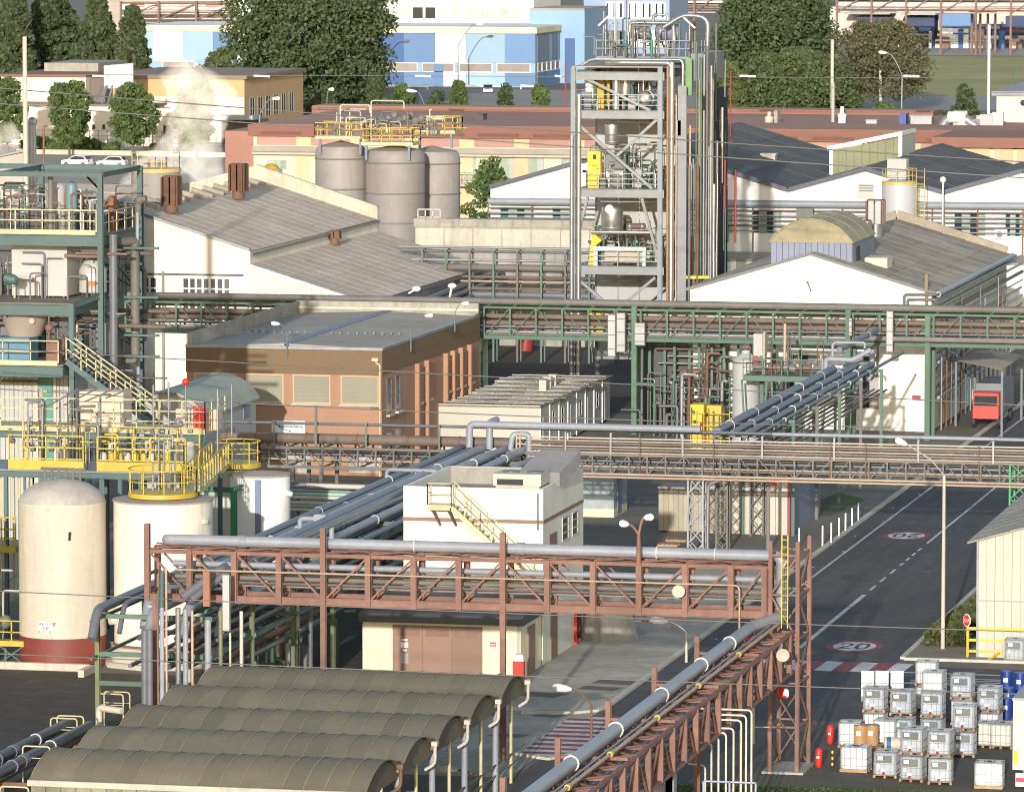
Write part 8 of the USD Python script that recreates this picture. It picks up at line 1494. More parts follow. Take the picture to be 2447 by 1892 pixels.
low = MB(); a, b = G((40, 368)), G((640, 378)); low.bar(a + [0, 0, .35], b + [0, 0, .35], .3, .7); single('low_wall', low, CONCLIGHT, 'low pale kerb wall before the hedge', 'wall')
sp = G((420, 375)); ns = Thing('parking_sign', 'round red and blue no parking sign with a white plate', 'sign', sp); q = MB(); zz = V((418, 336), sp[1])[2]; q.tube([(sp[0], sp[1] - .05, zz), (sp[0], sp[1] + .03, zz)], .48, 20); ns.p('red_disc', q, REDP); ns.p('blue_disc', MB().tube([(sp[0], sp[1] - .08, zz), (sp[0], sp[1] - .055, zz)], .33, 20), BLUEM); ns.p('bar', MB().bar((sp[0] - .25, sp[1] - .09, zz + .25), (sp[0] + .25, sp[1] - .09, zz - .25), .02, .1), REDP); ns.p('plate', MB().box(sp[0] - .35, sp[0] + .35, sp[1] - .03, sp[1], zz - .9, zz - .55), PAPER); ns.p('post', MB().tube([sp, (sp[0], sp[1] + .05, zz)], .05, 6), GALV)
def car(pos, rz, label, paint, hatch=True):
    t = Thing('parked_car', label, 'car', pos, rz=rz, group='parked cars'); L, W = 4.0, 1.68
    prof = [(-2.0, .3), (-2.02, .72), (-1.95, .95), (-1.75, 1.02), (-1.35, 1.46), (-.2, 1.5), (.35, 1.44), (1.0, 1.0), (1.75, .86), (2.0, .68), (2.02, .3)] if hatch else None
    q = MB(); q.extr([(x, -W / 2, z) for x, z in prof], (0, W, 0)); t.lp('body', q, paint)
    side = [(-1.6, 1.0), (-1.27, 1.38), (-.2, 1.42), (.3, 1.36), (.85, 1.0)]
    for s in (-1, 1): q = MB(); q.extr([(x, s * (W / 2 + .004), z) for x, z in side], (0, s * .01, 0)); t.lp('side_window', q, DARKGLASS)
    q = MB(); q.hexa([(.42, -.72, 1.40), (1.02, -.76, 1.01), (1.02, .76, 1.01), (.42, .72, 1.40), (.45, -.72, 1.43), (1.06, -.76, 1.03), (1.06, .76, 1.03), (.45, .72, 1.43)]); t.lp('windscreen', q, DARKGLASS); q = MB(); q.hexa([(-1.42, -.7, 1.40), (-1.42, .7, 1.40), (-1.74, .74, 1.04), (-1.74, -.74, 1.04), (-1.45, -.7, 1.43), (-1.45, .7, 1.43), (-1.79, .74, 1.05), (-1.79, -.74, 1.05)]); t.lp('rear_window', q, DARKGLASS)
    for x in (-1.25, 1.28):
        for s in (-1, 1):
            w = t.lp('wheel', MB().tube([(x, s * (W / 2 - .18), .31), (x, s * (W / 2 + .015), .31)], .31, 14), BLACK); o = w.org; w.org = np.zeros(3); w.p('rim', MB().tube([(x, s * (W / 2 + .017), .31), (x, s * (W / 2 + .025), .31)], .19, 12), GALV)
    for s in (-1, 1): t.lp('headlight', MB().box(1.93, 2.035, s * .66 - .17, s * .66 + .17, .62, .78), LAMPSHELL); t.lp('tail_light', MB().box(-2.05, -1.95, s * .7 - .1, s * .7 + .1, .7, .98), REDP)
    t.lp('number_plate', MB().box(2.022, 2.04, -.25, .25, .42, .52), PAPER); return t
car(G((1166, 222)), -78, 'silver hatchback parked before the blue striped building', CARGREY)
car(G((185, 398)), 170, 'white saloon parked at the left behind the green tower', CARWHITE); car(G((268, 400)), 182, 'white estate car parked right of the white saloon', CARWHITE)
g = G((592, 398)); wt = Thing('white_truck', 'white truck cab peeping out beside the terracotta works', 'truck', g); q = MB(); q.box(g[0] - .8, g[0] + 1.6, g[1] - 1, g[1] + 1.3, .7, 2.6); q.extr([(g[0] - .6, g[1] - 1, 2.6), (g[0] + 1.6, g[1] - 1, 2.6), (g[0] + 1.6, g[1] - 1, 3.5), (g[0] + .3, g[1] - 1, 3.2)], (0, 2.2, 0)); wt.p('cab', q, CARWHITE); q = MB(); q.box(g[0] - .5, g[0] + .5, g[1] - 1.03, g[1] - 1.003, 1.7, 2.5); wt.p('side_window', q, DARKGLASS); q = MB(); q.box(g[0] + 1.7, g[0] + 10, g[1] - 1.1, g[1] + 1.3, 1.0, 3.4); wt.p('box_body', q, GREYSHEET)
for x in (.2, 6, 8): wt.p('wheel', MB().tube([(g[0] + x, g[1] - 1.1, .5), (g[0] + x, g[1] - .7, .5)], .5, 14), BLACK)

# ---------------------------------------------------------------- blue striped building and offices behind
VB = 1000.0
B_ = lambda x, y, v=VB: V((x, y), v)
sb2 = Thing('striped_building', 'flat building with vertical blue and white panels and a cream cornice', 'building', (B_(1000, 200)[0], VB, 0))
xa_, xb_ = B_(330, 0)[0], B_(1279, 0)[0]; zt_ = B_(1100, 66)[2]; zc0 = B_(1100, 80)[2]; zwin1, zwin0 = B_(1100, 151)[2], B_(1100, 173)[2]
q = MB(); q.box(xa_, xb_, VB, VB + 30, 0, zc0); sb2.p('wall', q, BLUEL); q = MB(); q.box(xa_, xb_ + .4, VB - .5, VB + 30, zc0 + .02, zt_); sb2.p('cornice', q, M('cream_cornice', (.74, .68, .47), .8)); q = MB(); q.box(xa_, xb_, VB - .3, VB + 29, zt_, zt_ + .1); sb2.p('roof', q, M('white_roof', (.72, .72, .72), .8))
cols = [(330, 366, BLUEL), (366, 437, WHITEPAINT), (437, 509, BLUEL), (509, 566, BLUEM), (566, 640, WHITEPAINT), (640, 740, BLUEL), (740, 905, BLUEM), (905, 911, BLUEL), (911, 965, BLUED), (965, 1040, BLUEM), (1040, 1114, WHITEPAINT), (1114, 1207, BLUEL), (1207, 1279, BLUEM)]
for x0, x1, m_ in cols:
    a, b = B_(x0, 0)[0], B_(x1, 0)[0]; q = MB(); q.box(a + .02, b - .02, VB - .12, VB - .003, zwin1 + .05, zc0); sb2.p('panel', q, m_); q = MB(); q.box(a + .02, b - .02, VB - .12, VB - .003, .2, zwin0 - .05); sb2.p('panel', q, m_)
for x0, x1 in ((388, 465), (923, 998), (1009, 1086), (1098, 1177), (1187, 1268)): window(sb2, 'y', VB - .12, B_(x0, 0)[0], B_(x1, 0)[0], zwin0, zwin1, WHITEPAINT, M('brown_blind', (.28, .24, .22), .6), 1, 1, .08, .12)
for k in range(7):
    y = VB + 2 + 4 * k; q = MB(); q.box(xb_ + .003, xb_ + .06, y, y + 3.9, .2, zwin0 - .1); sb2.p('panel', q, BLUEM); q = MB(); q.box(xb_ + .003, xb_ + .06, y, y + (3.9 if k not in (2, 4) else 2), zwin1 + .1, zc0 - .1); sb2.p('panel', q, BLUEGREY)
    window(sb2, 'x', xb_, y + .2, y + 3.6, zwin0, zwin1, WHITEPAINT, M('brown_blind', (.28, .24, .22)), 1, 1, .08, .12)
q = MB(); a = B_(1049, 205)[0]; q.box(a - .9, a + .9, VB - .2, VB - .121, 0, 4.2); sb2.p('door', q, BLUEM)
gr_ = Thing('guard_rail', 'white guard rail before the blue striped building', 'guard rail', G((1000, 212)))
for xa2, xb2 in ((925, 1022), (1098, 1208), (1245, 1283)): p, r = G((xa2, 214)), G((xb2, 216)); q = MB(); q.bar(p + [0, 0, .7], r + [0, 0, .7], .08, .35); gr_.p('rail', q, WHITEPAINT); q = MB(); q.bar(p, p + [0, 0, .8], .15); gr_.p('post', q, WHITEPAINT); q = MB(); q.bar(r, r + [0, 0, .8], .15); gr_.p('post', q, WHITEPAINT)
un = Thing('office_slab', 'white upper storey with a long row of grey blinds behind the striped building', 'building', (B_(1050, 20, 1032)[0], 1032, 0)); v_ = 1032
q = MB(); q.box(V((560, 0), v_)[0], V((1275, 0), v_)[0], v_, v_ + 25, 0, V((1100, -40), v_)[2]); un.p('wall', q, M('cool_white_render', (.74, .73, .70)))
for k in range(11): x0 = 926 + 29.5 * k; window(un, 'y', v_ - .002, V((x0, 0), v_)[0], V((x0 + 27.5, 0), v_)[0], V((0 + x0, 46), v_)[2], V((x0, 16), v_)[2], WHITEPAINT, DARKGLASS if k in (2, 3) else M('pinkish_blind', (.5, .44, .42), .6), 1, 1, .1, .15)
tb = Thing('blue_block', 'plain tall light blue block beside the striped building', 'building', (B_(1330, 100, 1022)[0], 1022, 0)); v_ = 1022; q = MB(); q.box(V((1266, 0), v_)[0], V((1397, 0), v_)[0], v_, v_ + 22, 0, V((1300, 24), v_)[2]); tb.p('wall', q, M('soft_blue_sheet', (.23, .38, .56), .6, var=.04)); q = MB(); q.box(V((1350, 0), v_)[0], V((1374, 0), v_)[0], v_ - .1, v_ - .003, 0, V((1350, 92), v_)[2]); tb.p('dark_panel', q, BLUED); z = V((1300, 24), v_)[2]; q = MB(); q.box(V((1266, 0), v_)[0], V((1397, 0), v_)[0], v_ - .2, v_ + 22, z, z + .3); tb.p('roof_edge', q, GREYROOF)
of = Thing('office_tower', 'blue grey office block with rows of white windows behind the central tower', 'building', (B_(1500, 40, 1075)[0], 1075, 0)); v_ = 1075
xa2, xb2 = V((1395, 0), v_)[0], V((1600, 0), v_)[0]; q = MB(); q.box(xa2, xb2, v_, v_ + 20, 0, V((1500, -60), v_)[2]); of.p('wall', q, M('blue_grey_render', (.27, .34, .50), .8, var=.05))
for (ya, yb) in ((5, 46), (72, 112), (-60, -25)):
    for x0, x1, n_ in ((1446, 1490, 5), (1500, 1530, 4), (1532, 1590, 7)): window(of, 'y', v_ - .002, V((x0, 0), v_)[0], V((x1, 0), v_)[0], V((1500, yb), v_)[2], V((1500, ya), v_)[2], WHITEPAINT, [DARKGLASS, PAPER], n_, 1, .1, .3)
# street lamps of the far road
def flamp(x, yb, yt, dx, v, label, pole=GALV, hd=1.4):
    g = V((x, yb), v); t_ = V((x + dx, yt), v); H = t_[2] + .2; lamp((g[0], v, 0), H, (t_[0] - g[0], 0, 0), label, head=(hd, .3), pole=pole, r=.13, curve=.75)
flamp(919, 262, 103, 42, 900, 'tall bent lamp before the huge round tree'); flamp(1095, 205, 62, 42, 985, 'tall bent lamp before the white panels of the striped building'); flamp(850, 262, 140, 12, 880, 'dark red lamp post beside the huge round tree', RUSTRED, .9); flamp(2155, 262, 130, -35, 880, 'bent lamp in front of the birch'); flamp(1014, 262, 222, -18, 820, 'lamp head looking over the terracotta roofs right of the silos', GREYDARK, 1.6); flamp(780, 300, 218, 5, 740, 'lamp with a pale square head behind the silos', GREYDARK, .8); flamp(620, 290, 240, 30, 760, 'pale lamp beside the orange building', GALV, 1.2)
for i, (x, yb, yt, v, m_, lab) in enumerate(((2362, 285, 60, 780, WHITEPAINT, 'tall white mast at the right before the lawn'), (1988, 310, 95, 640, STEELPOLE, 'concrete pole before the big dark round tree'), (1990, 310, 200, 608, GREYSHEET, 'grey square flue on the terracotta roofs'), (2420, 230, 143, 960, GREEN, 'thin dark pole on the far lawn'), (1351, 300, 145, 800, REDD, 'thin dark red pole left of the central tower'))):
    p, r = V((x, yb), v), V((x, yt), v); q = MB(); q.tube([(p[0], v, 0), (p[0], v, r[2])], .2 if i < 3 else .1, 10); single('pole', q, m_, lab, 'pole')
p = V((62, 480), 330); r = V((62, 88), 330); q = MB(); q.tube([(p[0], 330, 0), (p[0], 330, r[2])], [.24, .14], 10); single('pole', q, STEELPOLE, 'tall pale concrete pole rising through the green tower at the left', 'pole')
p, r = V((77, 400), 332), V((77, 292), 332); q = MB(); q.tube([(p[0], 332, 5), (p[0], 332, r[2])], .28, 12); q.ball(r, .33); single('flue', q, GALV, 'grey flue with a ball cowl beside the tall concrete pole', 'flue')
q = MB(); p, r = V((105, 400), 700), V((105, 302), 700); q.tube([(p[0], 700, 0), (p[0], 700, r[2]), (p[0] + .5, 700, r[2])], .15, 8, .2); single('post', q, RUSTRED, 'short red brown lamp post before the street tree', 'post')
# round tank top and dark roofs behind the left tower
a = V((372, 402), 430); tt = Thing('round_tank', 'round tank with an orange rim and a yellow frame behind the steam', 'tank', (a[0], 430, 0)); r = 2.1; q = MB(); q.lathe(a[0], 430, [(r - .1, 0), (r - .1, a[2] - .1)], 28); tt.p('shell', q, TANKGREY); tt.p('rim', MB().lathe(a[0], 430, [(r, a[2] - .3), (r, a[2]), None, (.02, a[2] + .1)], 28), M('ochre_rim', (.55, .38, .15), .6)); tt.p('rail', ring_rail(MB(), a[0], 430, a[2], r - .1, 1.3, 12), CREAMRAIL)
for k in range(6): tt.p('fitting', MB().cbox((a[0] - .8 + .3 * k, 430 + .2 * (k % 2), a[2]), .35, .35, .4 + .25 * (k % 3)), [GALV, WEATHER, TANPIPE][k % 3])
lr = Thing('lean_shed', 'weathered shed roof and dark wall behind the green tower', 'shed', (V((120, 500), 379)[0], 379, 0)); a, b = V((-40, 500), 379), V((232, 508), 379); z1 = V((100, 440), 392)[2]; sheet_roof(lr, (a[0], 379, a[2]), (b[0], 379, a[2]), (b[0], 392, z1), (a[0], 392, z1), 8, 3, FIBRE, seed=15); q = MB(); q.box(a[0], b[0], 379.3, 391, 0, a[2] - .2); lr.p('wall', q, DARKROOF)
gs2 = Thing('sheet_hut', 'small grey sheet hut with a white vent at the left edge', 'hut', (V((20, 380), 420)[0], 420, 0)); a, b = V((-20, 380), 420), V((56, 362), 420); q = MB(); q.extr([(a[0], 420, 0), (b[0], 420, 0), (b[0], 420, b[2]), (a[0], 420, a[2])], (0, 3, 0)); gs2.p('wall', q, M('warm_grey_sheet', (.38, .34, .31), .7)); q = MB(); q.extr([(a[0] - .2, 419.6, a[2]), (b[0] + .2, 419.6, b[2]), (b[0] + .2, 423.4, b[2] + .1), (a[0] - .2, 423.4, a[2] + .1)], (0, 0, .15)); gs2.p('roof', q, GALV)

# ---------------------------------------------------------------- far plant at the top
rg = random.Random(99)
def far_rack(x0, x1, yt, yb, v, label, mats, n=9):
    t = Thing('far_rack', label, 'pipe rack', V((x0, yb), v)); a, b = V((x0, yb), v), V((x1, yb), v); za, zb_ = V((x0, yb), v)[2], V((x0, yt), v)[2]
    for k in range(n): z = za + (zb_ - za) * k / max(1, n - 1); q = MB(); q.tube([(a[0], v + rg.uniform(0, 3), z), (b[0], v + rg.uniform(0, 3), z)], rg.choice([.15, .22, .35]), 6); t.p('pipe', q, mats[k % len(mats)])
    m_ = max(3, int((b[0] - a[0]) / 7))
    for i in range(m_ + 1): x = a[0] + (b[0] - a[0]) * i / m_; q = MB(); q.bar((x, v - .2, 0), (x, v - .2, zb_ + .4), .45); t.p('post', q, RUSTRED); q = MB(); q.bar((x, v - .1, za), (x + (b[0] - a[0]) / m_, v - .1, zb_), .25); t.p('brace', q, RUSTRED)
FARM = [OFFSHEET, RUSTRED, GALV, TANPIPE, WHITEPAINT]
far_rack(2000, 2500, -20, 30, 1210, 'long far rack with pale and rust red pipes above the lawn', FARM, 12)
far_rack(290, 560, 8, 45, 1120, 'far rust red rack with pipes between the conifers and the huge tree', FARM, 7)
far_rack(1590, 1800, -25, 30, 1160, 'far rust red rack with pipes left of the big dark round tree', FARM, 10)
fw = Thing('far_works', 'far white and red works above the blue striped building roof', 'building', V((400, 40), 1140)); q = MB(); q.box(V((250, 0), 1140)[0], V((700, 0), 1140)[0], 1140, 1160, 0, V((400, 2), 1140)[2]); fw.p('wall', q, M('brown_grey_wall2', (.42, .37, .33), .9)); q = MB(); z = V((400, 2), 1140)[2]; q.box(V((250, 0), 1140)[0], V((700, 0), 1140)[0], 1139, 1160, z, z + .8); fw.p('roof', q, WHITEPAINT)
for x0, x1, m_ in ((290, 318, WHITEPAINT), (320, 341, REDD), (343, 368, WHITEPAINT), (390, 430, OFFSHEET), (490, 520, REDD), (440, 470, GREYSHEET)): q = MB(); q.box(V((x0, 0), 1139)[0], V((x1, 0), 1139)[0], 1139.6, 1139.99, V((x0, 40), 1139)[2], V((x0, 8), 1139)[2]); fw.p('panel', q, m_)
fp = Thing('far_plant', 'far low sheds with dark blue openings beyond the lawn', 'building', V((2200, 90), 1262)); v_ = 1262
q = MB(); q.box(V((1970, 0), v_)[0], V((2600, 0), v_)[0], v_ + 8, v_ + 30, 0, V((2200, 20), v_)[2]); fp.p('wall', q, M('pale_far_wall', (.5, .46, .42), .9, var=.2, patch=.1))
for x0, x1, y0, y1, m_ in ((2045, 2125, 40, 85, BLUEGREY), (2160, 2230, 42, 90, BLUED), (2240, 2320, 35, 65, BLUEM), (2400, 2450, 40, 90, BLUED), (2330, 2400, 60, 95, BLUEGREY)): a, b = V((x0, y1), v_), V((x1, y0), v_); q = MB(); q.box(a[0], b[0], v_ + 2, v_ + 7.9, max(0, a[2]), b[2]); fp.p('bay', q, M('dark_blue_bay', (.05, .07, .14), .8) if m_ is not BLUEM else BLUEM)
for x0, x1, y in ((2020, 2130, 34), (2155, 2238, 36)): a, b = V((x0, y), v_), V((x1, y), v_); q = MB(); q.box(a[0], b[0], v_ - 2, v_ + 8, a[2], a[2] + .5); fp.p('canopy', q, M('teal_grey_roof', (.33, .36, .37), .7))
a, b = V((2256, 100), v_), V((2320, 68), v_); q = MB(); q.box(a[0], b[0], v_ - 4, v_ + 1, 0, b[2]); fp.p('white_wall', q, WHITEPAINT)
for k in range(60):
    p = V((rg.uniform(2000, 2450), 100), v_ - rg.uniform(0, 6)); h = rg.uniform(1, 5); q = MB()
    if k % 3: q.cbox((p[0], p[1], 0), rg.uniform(.6, 2.5), 1.0, h)
    else: q.tube([(p[0], p[1], h), (p[0] + rg.uniform(2, 7), p[1], h)], rg.choice([.2, .3, .5]), 8)
    fp.p('unit', q, rg.choice([WHITEPAINT, WHITEPAINT, GALV, BLUEM, OFFSHEET, BLUED, GREYSHEET, RUSTRED]))
p, r = G((2170, 112)), G((2600, 116)); fg = Thing('far_rail', 'long grey guard rail along the far pavement', 'guard rail', p); q = MB(); q.bar(p + [0, 0, .9], r + [0, 0, .9], .1, .5); fg.p('rail', q, GALV); [fg.p('post', MB().bar(lerp(p, r, i / 12), lerp(p, r, i / 12) + [0, 0, 1.0], .2), GALV) for i in range(13)]
ft = Thing('far_tower', 'rust red steel tower of the far plant at the upper right', 'tower', V((2355, 120), 1225)); v_ = 1225
for x in (2322, 2342, 2360, 2378): a, b = V((x, 122), v_), V((x, -20), v_); q = MB(); q.bar((a[0], v_, 0), (a[0], v_, b[2]), .5); ft.p('column', q, RUSTRED)
for y in (30, 12, -8): a, b = V((2316, y), v_), V((2382, y), v_); q = MB(); q.bar((a[0], v_ - .3, a[2]), (b[0], v_ - .3, a[2]), .5); ft.p('beam', q, RUSTRED)
# ---------------------------------------------------------------- totes, drums and the ribbed shed at the lower right
def ibc(pos, label, rz=0.0, plate=True, valve=True, col=None):
    """Caged liquid tote on a wooden pallet: 1.0 m wide in front, 1.2 m deep."""
    t = Thing('caged_tote', label, 'tote', pos, rz=rz, group='caged totes in the yard')
    q = MB()
    for x in (-.46, 0, .46): q.box(x - .05, x + .05, -.6, .6, .02, .12)
    q.box(-.5, .5, -.6, .6, .122, .15); t.lp('pallet', q, WOOD)
    q = MB(); b = [(-.46, -.56), (.46, -.56), (.46, .56), (-.46, .56)]
    def ringp(s, z): return [(math.copysign(abs(x) - .07 * k, x) * s, math.copysign(abs(y) - .07 * (1 - k), y) * s, z) for x, y in b for k in ((1, 0) if x * y < 0 else (0, 1))]
    o = []
    pts = []
    for x, y in b: pts += ([(x + .09 * (1 if x < 0 else -1), y), (x, y + .09 * (1 if y < 0 else -1))] if x * y < 0 else [(x, y + .09 * (1 if y < 0 else -1)), (x + .09 * (1 if x < 0 else -1), y)])
    lv = [(.16, .96), (.22, 1), (1.0, 1), (1.06, .95), (1.09, .86)]
    R = [[(x * s, y * s, z) for x, y in pts] for z, s in lv]; n = len(pts)
    for a, c2 in zip(R, R[1:]):
        for i in range(n): q.quad(a[i], a[(i + 1) % n], c2[(i + 1) % n], c2[i])
    q.poly(R[-1]); t.lp('bottle', q, col or IBCW)
    c_ = MB()
    for x in np.linspace(-.46, .46, 5): c_.bar((x, -.585, .15), (x, -.585, 1.1), .022); c_.bar((x, .585, .15), (x, .585, 1.1), .022)
    for y in np.linspace(-.4, .4, 4): c_.bar((-.485, y, .15), (-.485, y, 1.1), .022); c_.bar((.485, y, .15), (.485, y, 1.1), .022)
    for z in (.3, .62, 1.1): c_.bar((-.49, -.59, z), (.49, -.59, z), .022); c_.bar((-.49, .59, z), (.49, .59, z), .022); c_.bar((-.49, -.59, z), (-.49, .59, z), .022); c_.bar((.49, -.59, z), (.49, .59, z), .022)
    for y in (-.2, .2): c_.bar((-.48, y, 1.12), (.48, y, 1.12), .025)
    t.lp('cage', c_, IBCG)
    t.lp('cap', MB().tube([(0, 0, 1.09), (0, 0, 1.13)], .12, 12), INK)
    if plate: 
        t.lp('plate', MB().box(-.38, .3, -.615, -.605, .68, 1.0), IBCP); t.lp('paper_label', MB().box(-.3, -.08, -.625, -.617, .8, .96), PAPER); t.lp('small_label', MB().box(-.3, -.2, -.625, -.617, .45, .62), PAPER)
    if valve: t.lp('valve', MB().tube([(-.05, -.56, .24), (-.05, -.7, .22)], .06, 8), REDD); t.lp('valve_plate', MB().box(-.14, .04, -.61, -.6, .3, .4), PAPER)
    return t
i1 = ibc((0, 0, 0), 'x'); i2 = None
P4 = lambda X, Y, z=0.0: G(c('L4', X, Y), z)
tl = [(1010, 1575, 0, 1, 'caged tote in the front row with a toppled drum lying behind it'), (1235, 1608, 0, 1, 'lower tote of the left front stack of two'), (1465, 1630, 0, 1, 'lower tote of the right front stack of two'), (1235, 1608, 1, 1, 'upper tote of the left front stack of two'), (1465, 1630, 1, 1, 'upper tote of the right front stack of two'),
      (1665, 1400, 0, 1, 'lower tote with a dark plate behind the right front stack'), (1665, 1400, 1, 1, 'upper tote behind the right front stack'), (1150, 1290, 0, 1, 'tote tucked behind the left front stack'), (1145, 1270, 1, 1, 'raised tote in the middle of the yard behind the left front stack'), (1400, 1285, 0, 1, 'bottom tote in the middle of the crowd'), (1400, 1285, 1, 1, 'tote in the middle of the crowd, on top'),
      (915, 1240, 0, 0, 'bottom tote under the one before the white boards'), (915, 1240, 1, 1, 'upper tote standing right before the white boards'), (1880, 1240, 1, 1, 'tote raised on another beside the blue drums'), (1880, 1240, 0, 0, 'tote under the raised one beside the blue drums'), (1650, 1130, 0, 0, 'back row bottom tote left of the blue drums'), (1650, 1130, 1, 1, 'back row upper tote left of the blue drums'),
      (1410, 1100, 0, 0, 'back row bottom tote in the middle'), (1410, 1100, 1, 0, 'back row upper ribbed tote in the middle'), (1350, 1010, 1, 0, 'rearmost ribbed tote showing above the others'), (1350, 1010, 0, 0, 'rearmost tote hidden under the ribbed one'), (1010, 1300, 0, 0, 'tote right of the brown fibre drums'), (705, 1320, 0, 0, 'tote behind the brown fibre drums')]
for k, (X, Y, up, pl, lab) in enumerate(tl):
    g = P4(X, Y) + [0, .6, 0]; g[2] = 1.16 * up
    if k == 0:
        i1.x.GetPrim().GetAttribute('xformOp:translate').Set(Gf.Vec3d(*map(float, g))); i1.tags(lab, 'tote')
    else: (i1 if pl else i2 or i1).copy(g, lab, rz=random.Random(k).uniform(-4, 4))
    if k == 0: i2 = ibc(P4(750, 1530) + [0, .6, 0], 'wide white ribbed tote at the left end of the front row', rz=86, plate=False, valve=False, col=M('white_tote', (.72, .73, .74), .4))
i2.copy(P4(1875, 1668) + [0, .6, 0], 'single white ribbed tote standing alone at the front right', rz=92)
i3 = ibc(P4(1835, 1320) + [0, .6, 0], 'yellowish tote left of a pair beside the trailer', plate=False, valve=False, col=M('yellowed_tote', (.6, .62, .55), .45)); i3.copy(P4(1985, 1330) + [0, .6, 0], 'yellowish tote nearest the trailer')
g = P4(2100, 600); ibc(g + [0, .5, 0], 'grey tote by the yellow guard rail at the right edge', valve=False, col=M('grey_tote', (.38, .42, .46), .4))
for k, (X, Y, m_, lab, h) in enumerate(((795, 1300, CARDBOARD, 'brown fibre drum on the left behind the front row', .9), (895, 1300, CARDBOARD, 'brown fibre drum on the right behind the front row', .9), (2030, 845, BLUEDRUM, 'blue plastic drum left of two on the back pallet', .95), (2140, 860, BLUEDRUM, 'blue plastic drum at the right edge on the back pallet', .95), (2025, 1080, BLUEDRUM, 'blue plastic drum half hidden by the trailer', .95), (2040, 980, BLUEDRUM, 'blue plastic drum between the trailer and the back pallet', .9))):
    g = P4(X, Y, .15) + [0, .3, 0]; t = Thing('drum', lab, 'drum', g); r = .29; q = MB(); q.lathe(g[0], g[1], [(r, .15), (r + .012, .45), (r, .47), (r + .012, .75), (r, .15 + h), None, (.02, .15 + h)], 18); t.p('body', q, m_); t.p('rim', MB().lathe(g[0], g[1], [(r + .012, .12 + h), (r + .012, .16 + h)], 18), GALV if m_ is CARDBOARD else BLUEDRUM); t.p('label', on_tank(g[0], g[1], r, math.radians(-95), .35, .6, .8, .02), PAPER); t.p('pallet', MB().box(g[0] - .45, g[0] + .45, g[1] - .45, g[1] + .45, 0, .14), WOOD)
g = P4(1075, 1350, .95); q = MB(); q.tube([g + [-.4, .3, .3], g + [.4, .45, .3]], .28, 16); dl = Thing('lying_drum', 'white and blue drum lying on its side on the front totes', 'drum', g); dl.p('body', q, OFFSHEET); dl.p('band', MB().tube([g + [-.3, .32, .3], g + [-.12, .35, .3]], .29, 16), BLUED)
for k, (X, Y, lab) in enumerate(((455, 1480, 'red fire extinguisher cover nearer the tower'), (552, 1300, 'red fire extinguisher cover beside the totes'))):
    g = P4(X, Y); z = 0 if k == 0 else .1; t = Thing('extinguisher_cover', lab, 'extinguisher', g); q = MB(); q.lathe(g[0], g[1], [(.1, z), (.14, z + .1), (.17, z + .55), (.16, z + .7), (.1, z + .82), (.02, z + .86)], 16); t.p('cover', q, REDP); t.p('label', MB().box(g[0] - .06, g[0] + .06, g[1] - .19, g[1] - .178, z + .42, z + .52), PAPER)
for k, (X, Y, lab) in enumerate(((570, 1490, 'black and yellow striped bollard at the left corner of the totes'), (657, 1285, 'black and yellow striped bollard behind the white ribbed tote'), (1055, 960, 'black and yellow striped bollard before the white boards'))):
    g = P4(X, Y); t = Thing('striped_post', lab, 'bollard', g)
    for j in range(7): t.p('stripe', MB().tube([(g[0], g[1], j * .13), (g[0], g[1], (j + 1) * .13)], .045, 8), YELLOWV if j % 2 else BLACK)
for k, x in enumerate((825, 945, 1072)):
    a, b = c('L4', x, 655), c('L4', x + 95, 930); p = G(b, 0); t = Thing('white_board', f'plain white upright board, {["left", "middle", "right"][k]} of three behind the totes', 'board', p); w = .6; q = MB(); q.box(p[0], p[0] - w, p[1], p[1] + .05, .25, 1.45); t.p('panel', q, PAPER); t.p('rail', MB().box(p[0] - w, p[0], p[1] - .02, p[1] - .002, .85, .89), GALV); t.p('foot', MB().box(p[0] - w, p[0] - w + .06, p[1], p[1] + .3, 0, .25), GALV)
# trailer
g = P4(2085, 1500, .9); h = V(c('L4', 2085, 920), g[1])[2]
tr2 = Thing('trailer', 'grey box trailer with an amber marker light cut by the right edge', 'trailer', g); q = MB(); q.box(g[0], g[0] + 2.5, g[1], g[1] + 9, .9, h); tr2.p('body', q, TRUCKGREY); q = MB(); q.box(g[0] - .03, g[0] + 2.53, g[1] - .03, g[1] + 9, h, h + .12); tr2.p('roof_edge', q, GALV)
a, b = V(c('L4', 2095, 1450), g[1] - .03), V(c('L4', 2130, 1345), g[1] - .03); tr2.p('amber_light', MB().box(a[0], b[0], g[1] - .04, g[1] - .003, a[2], b[2]), M('amber_lens', (.85, .45, .02), .3))
a, b = V(c('L4', 2110, 1640), g[1]), V(c('L4', 2182, 1530), g[1]); q = MB(); q.box(a[0], g[0] + 2.2, g[1] + .02, g[1] + .1, a[2], b[2]); tr2.p('rear_plate', q, PAPER); tr2.p('red_strip', MB().box(a[0] + .02, g[0] + 2.1, g[1], g[1] + .018, a[2] + .2, b[2] - .2), REDP); tr2.p('wheel', MB().tube([(g[0] + .3, g[1] + 1.2, .5), (g[0] + .6, g[1] + 1.2, .5)], .5, 14), BLACK); tr2.p('chassis', MB().box(g[0] + .4, g[0] + 2.1, g[1] + .3, g[1] + 8.8, .5, .88), GREYDARK)
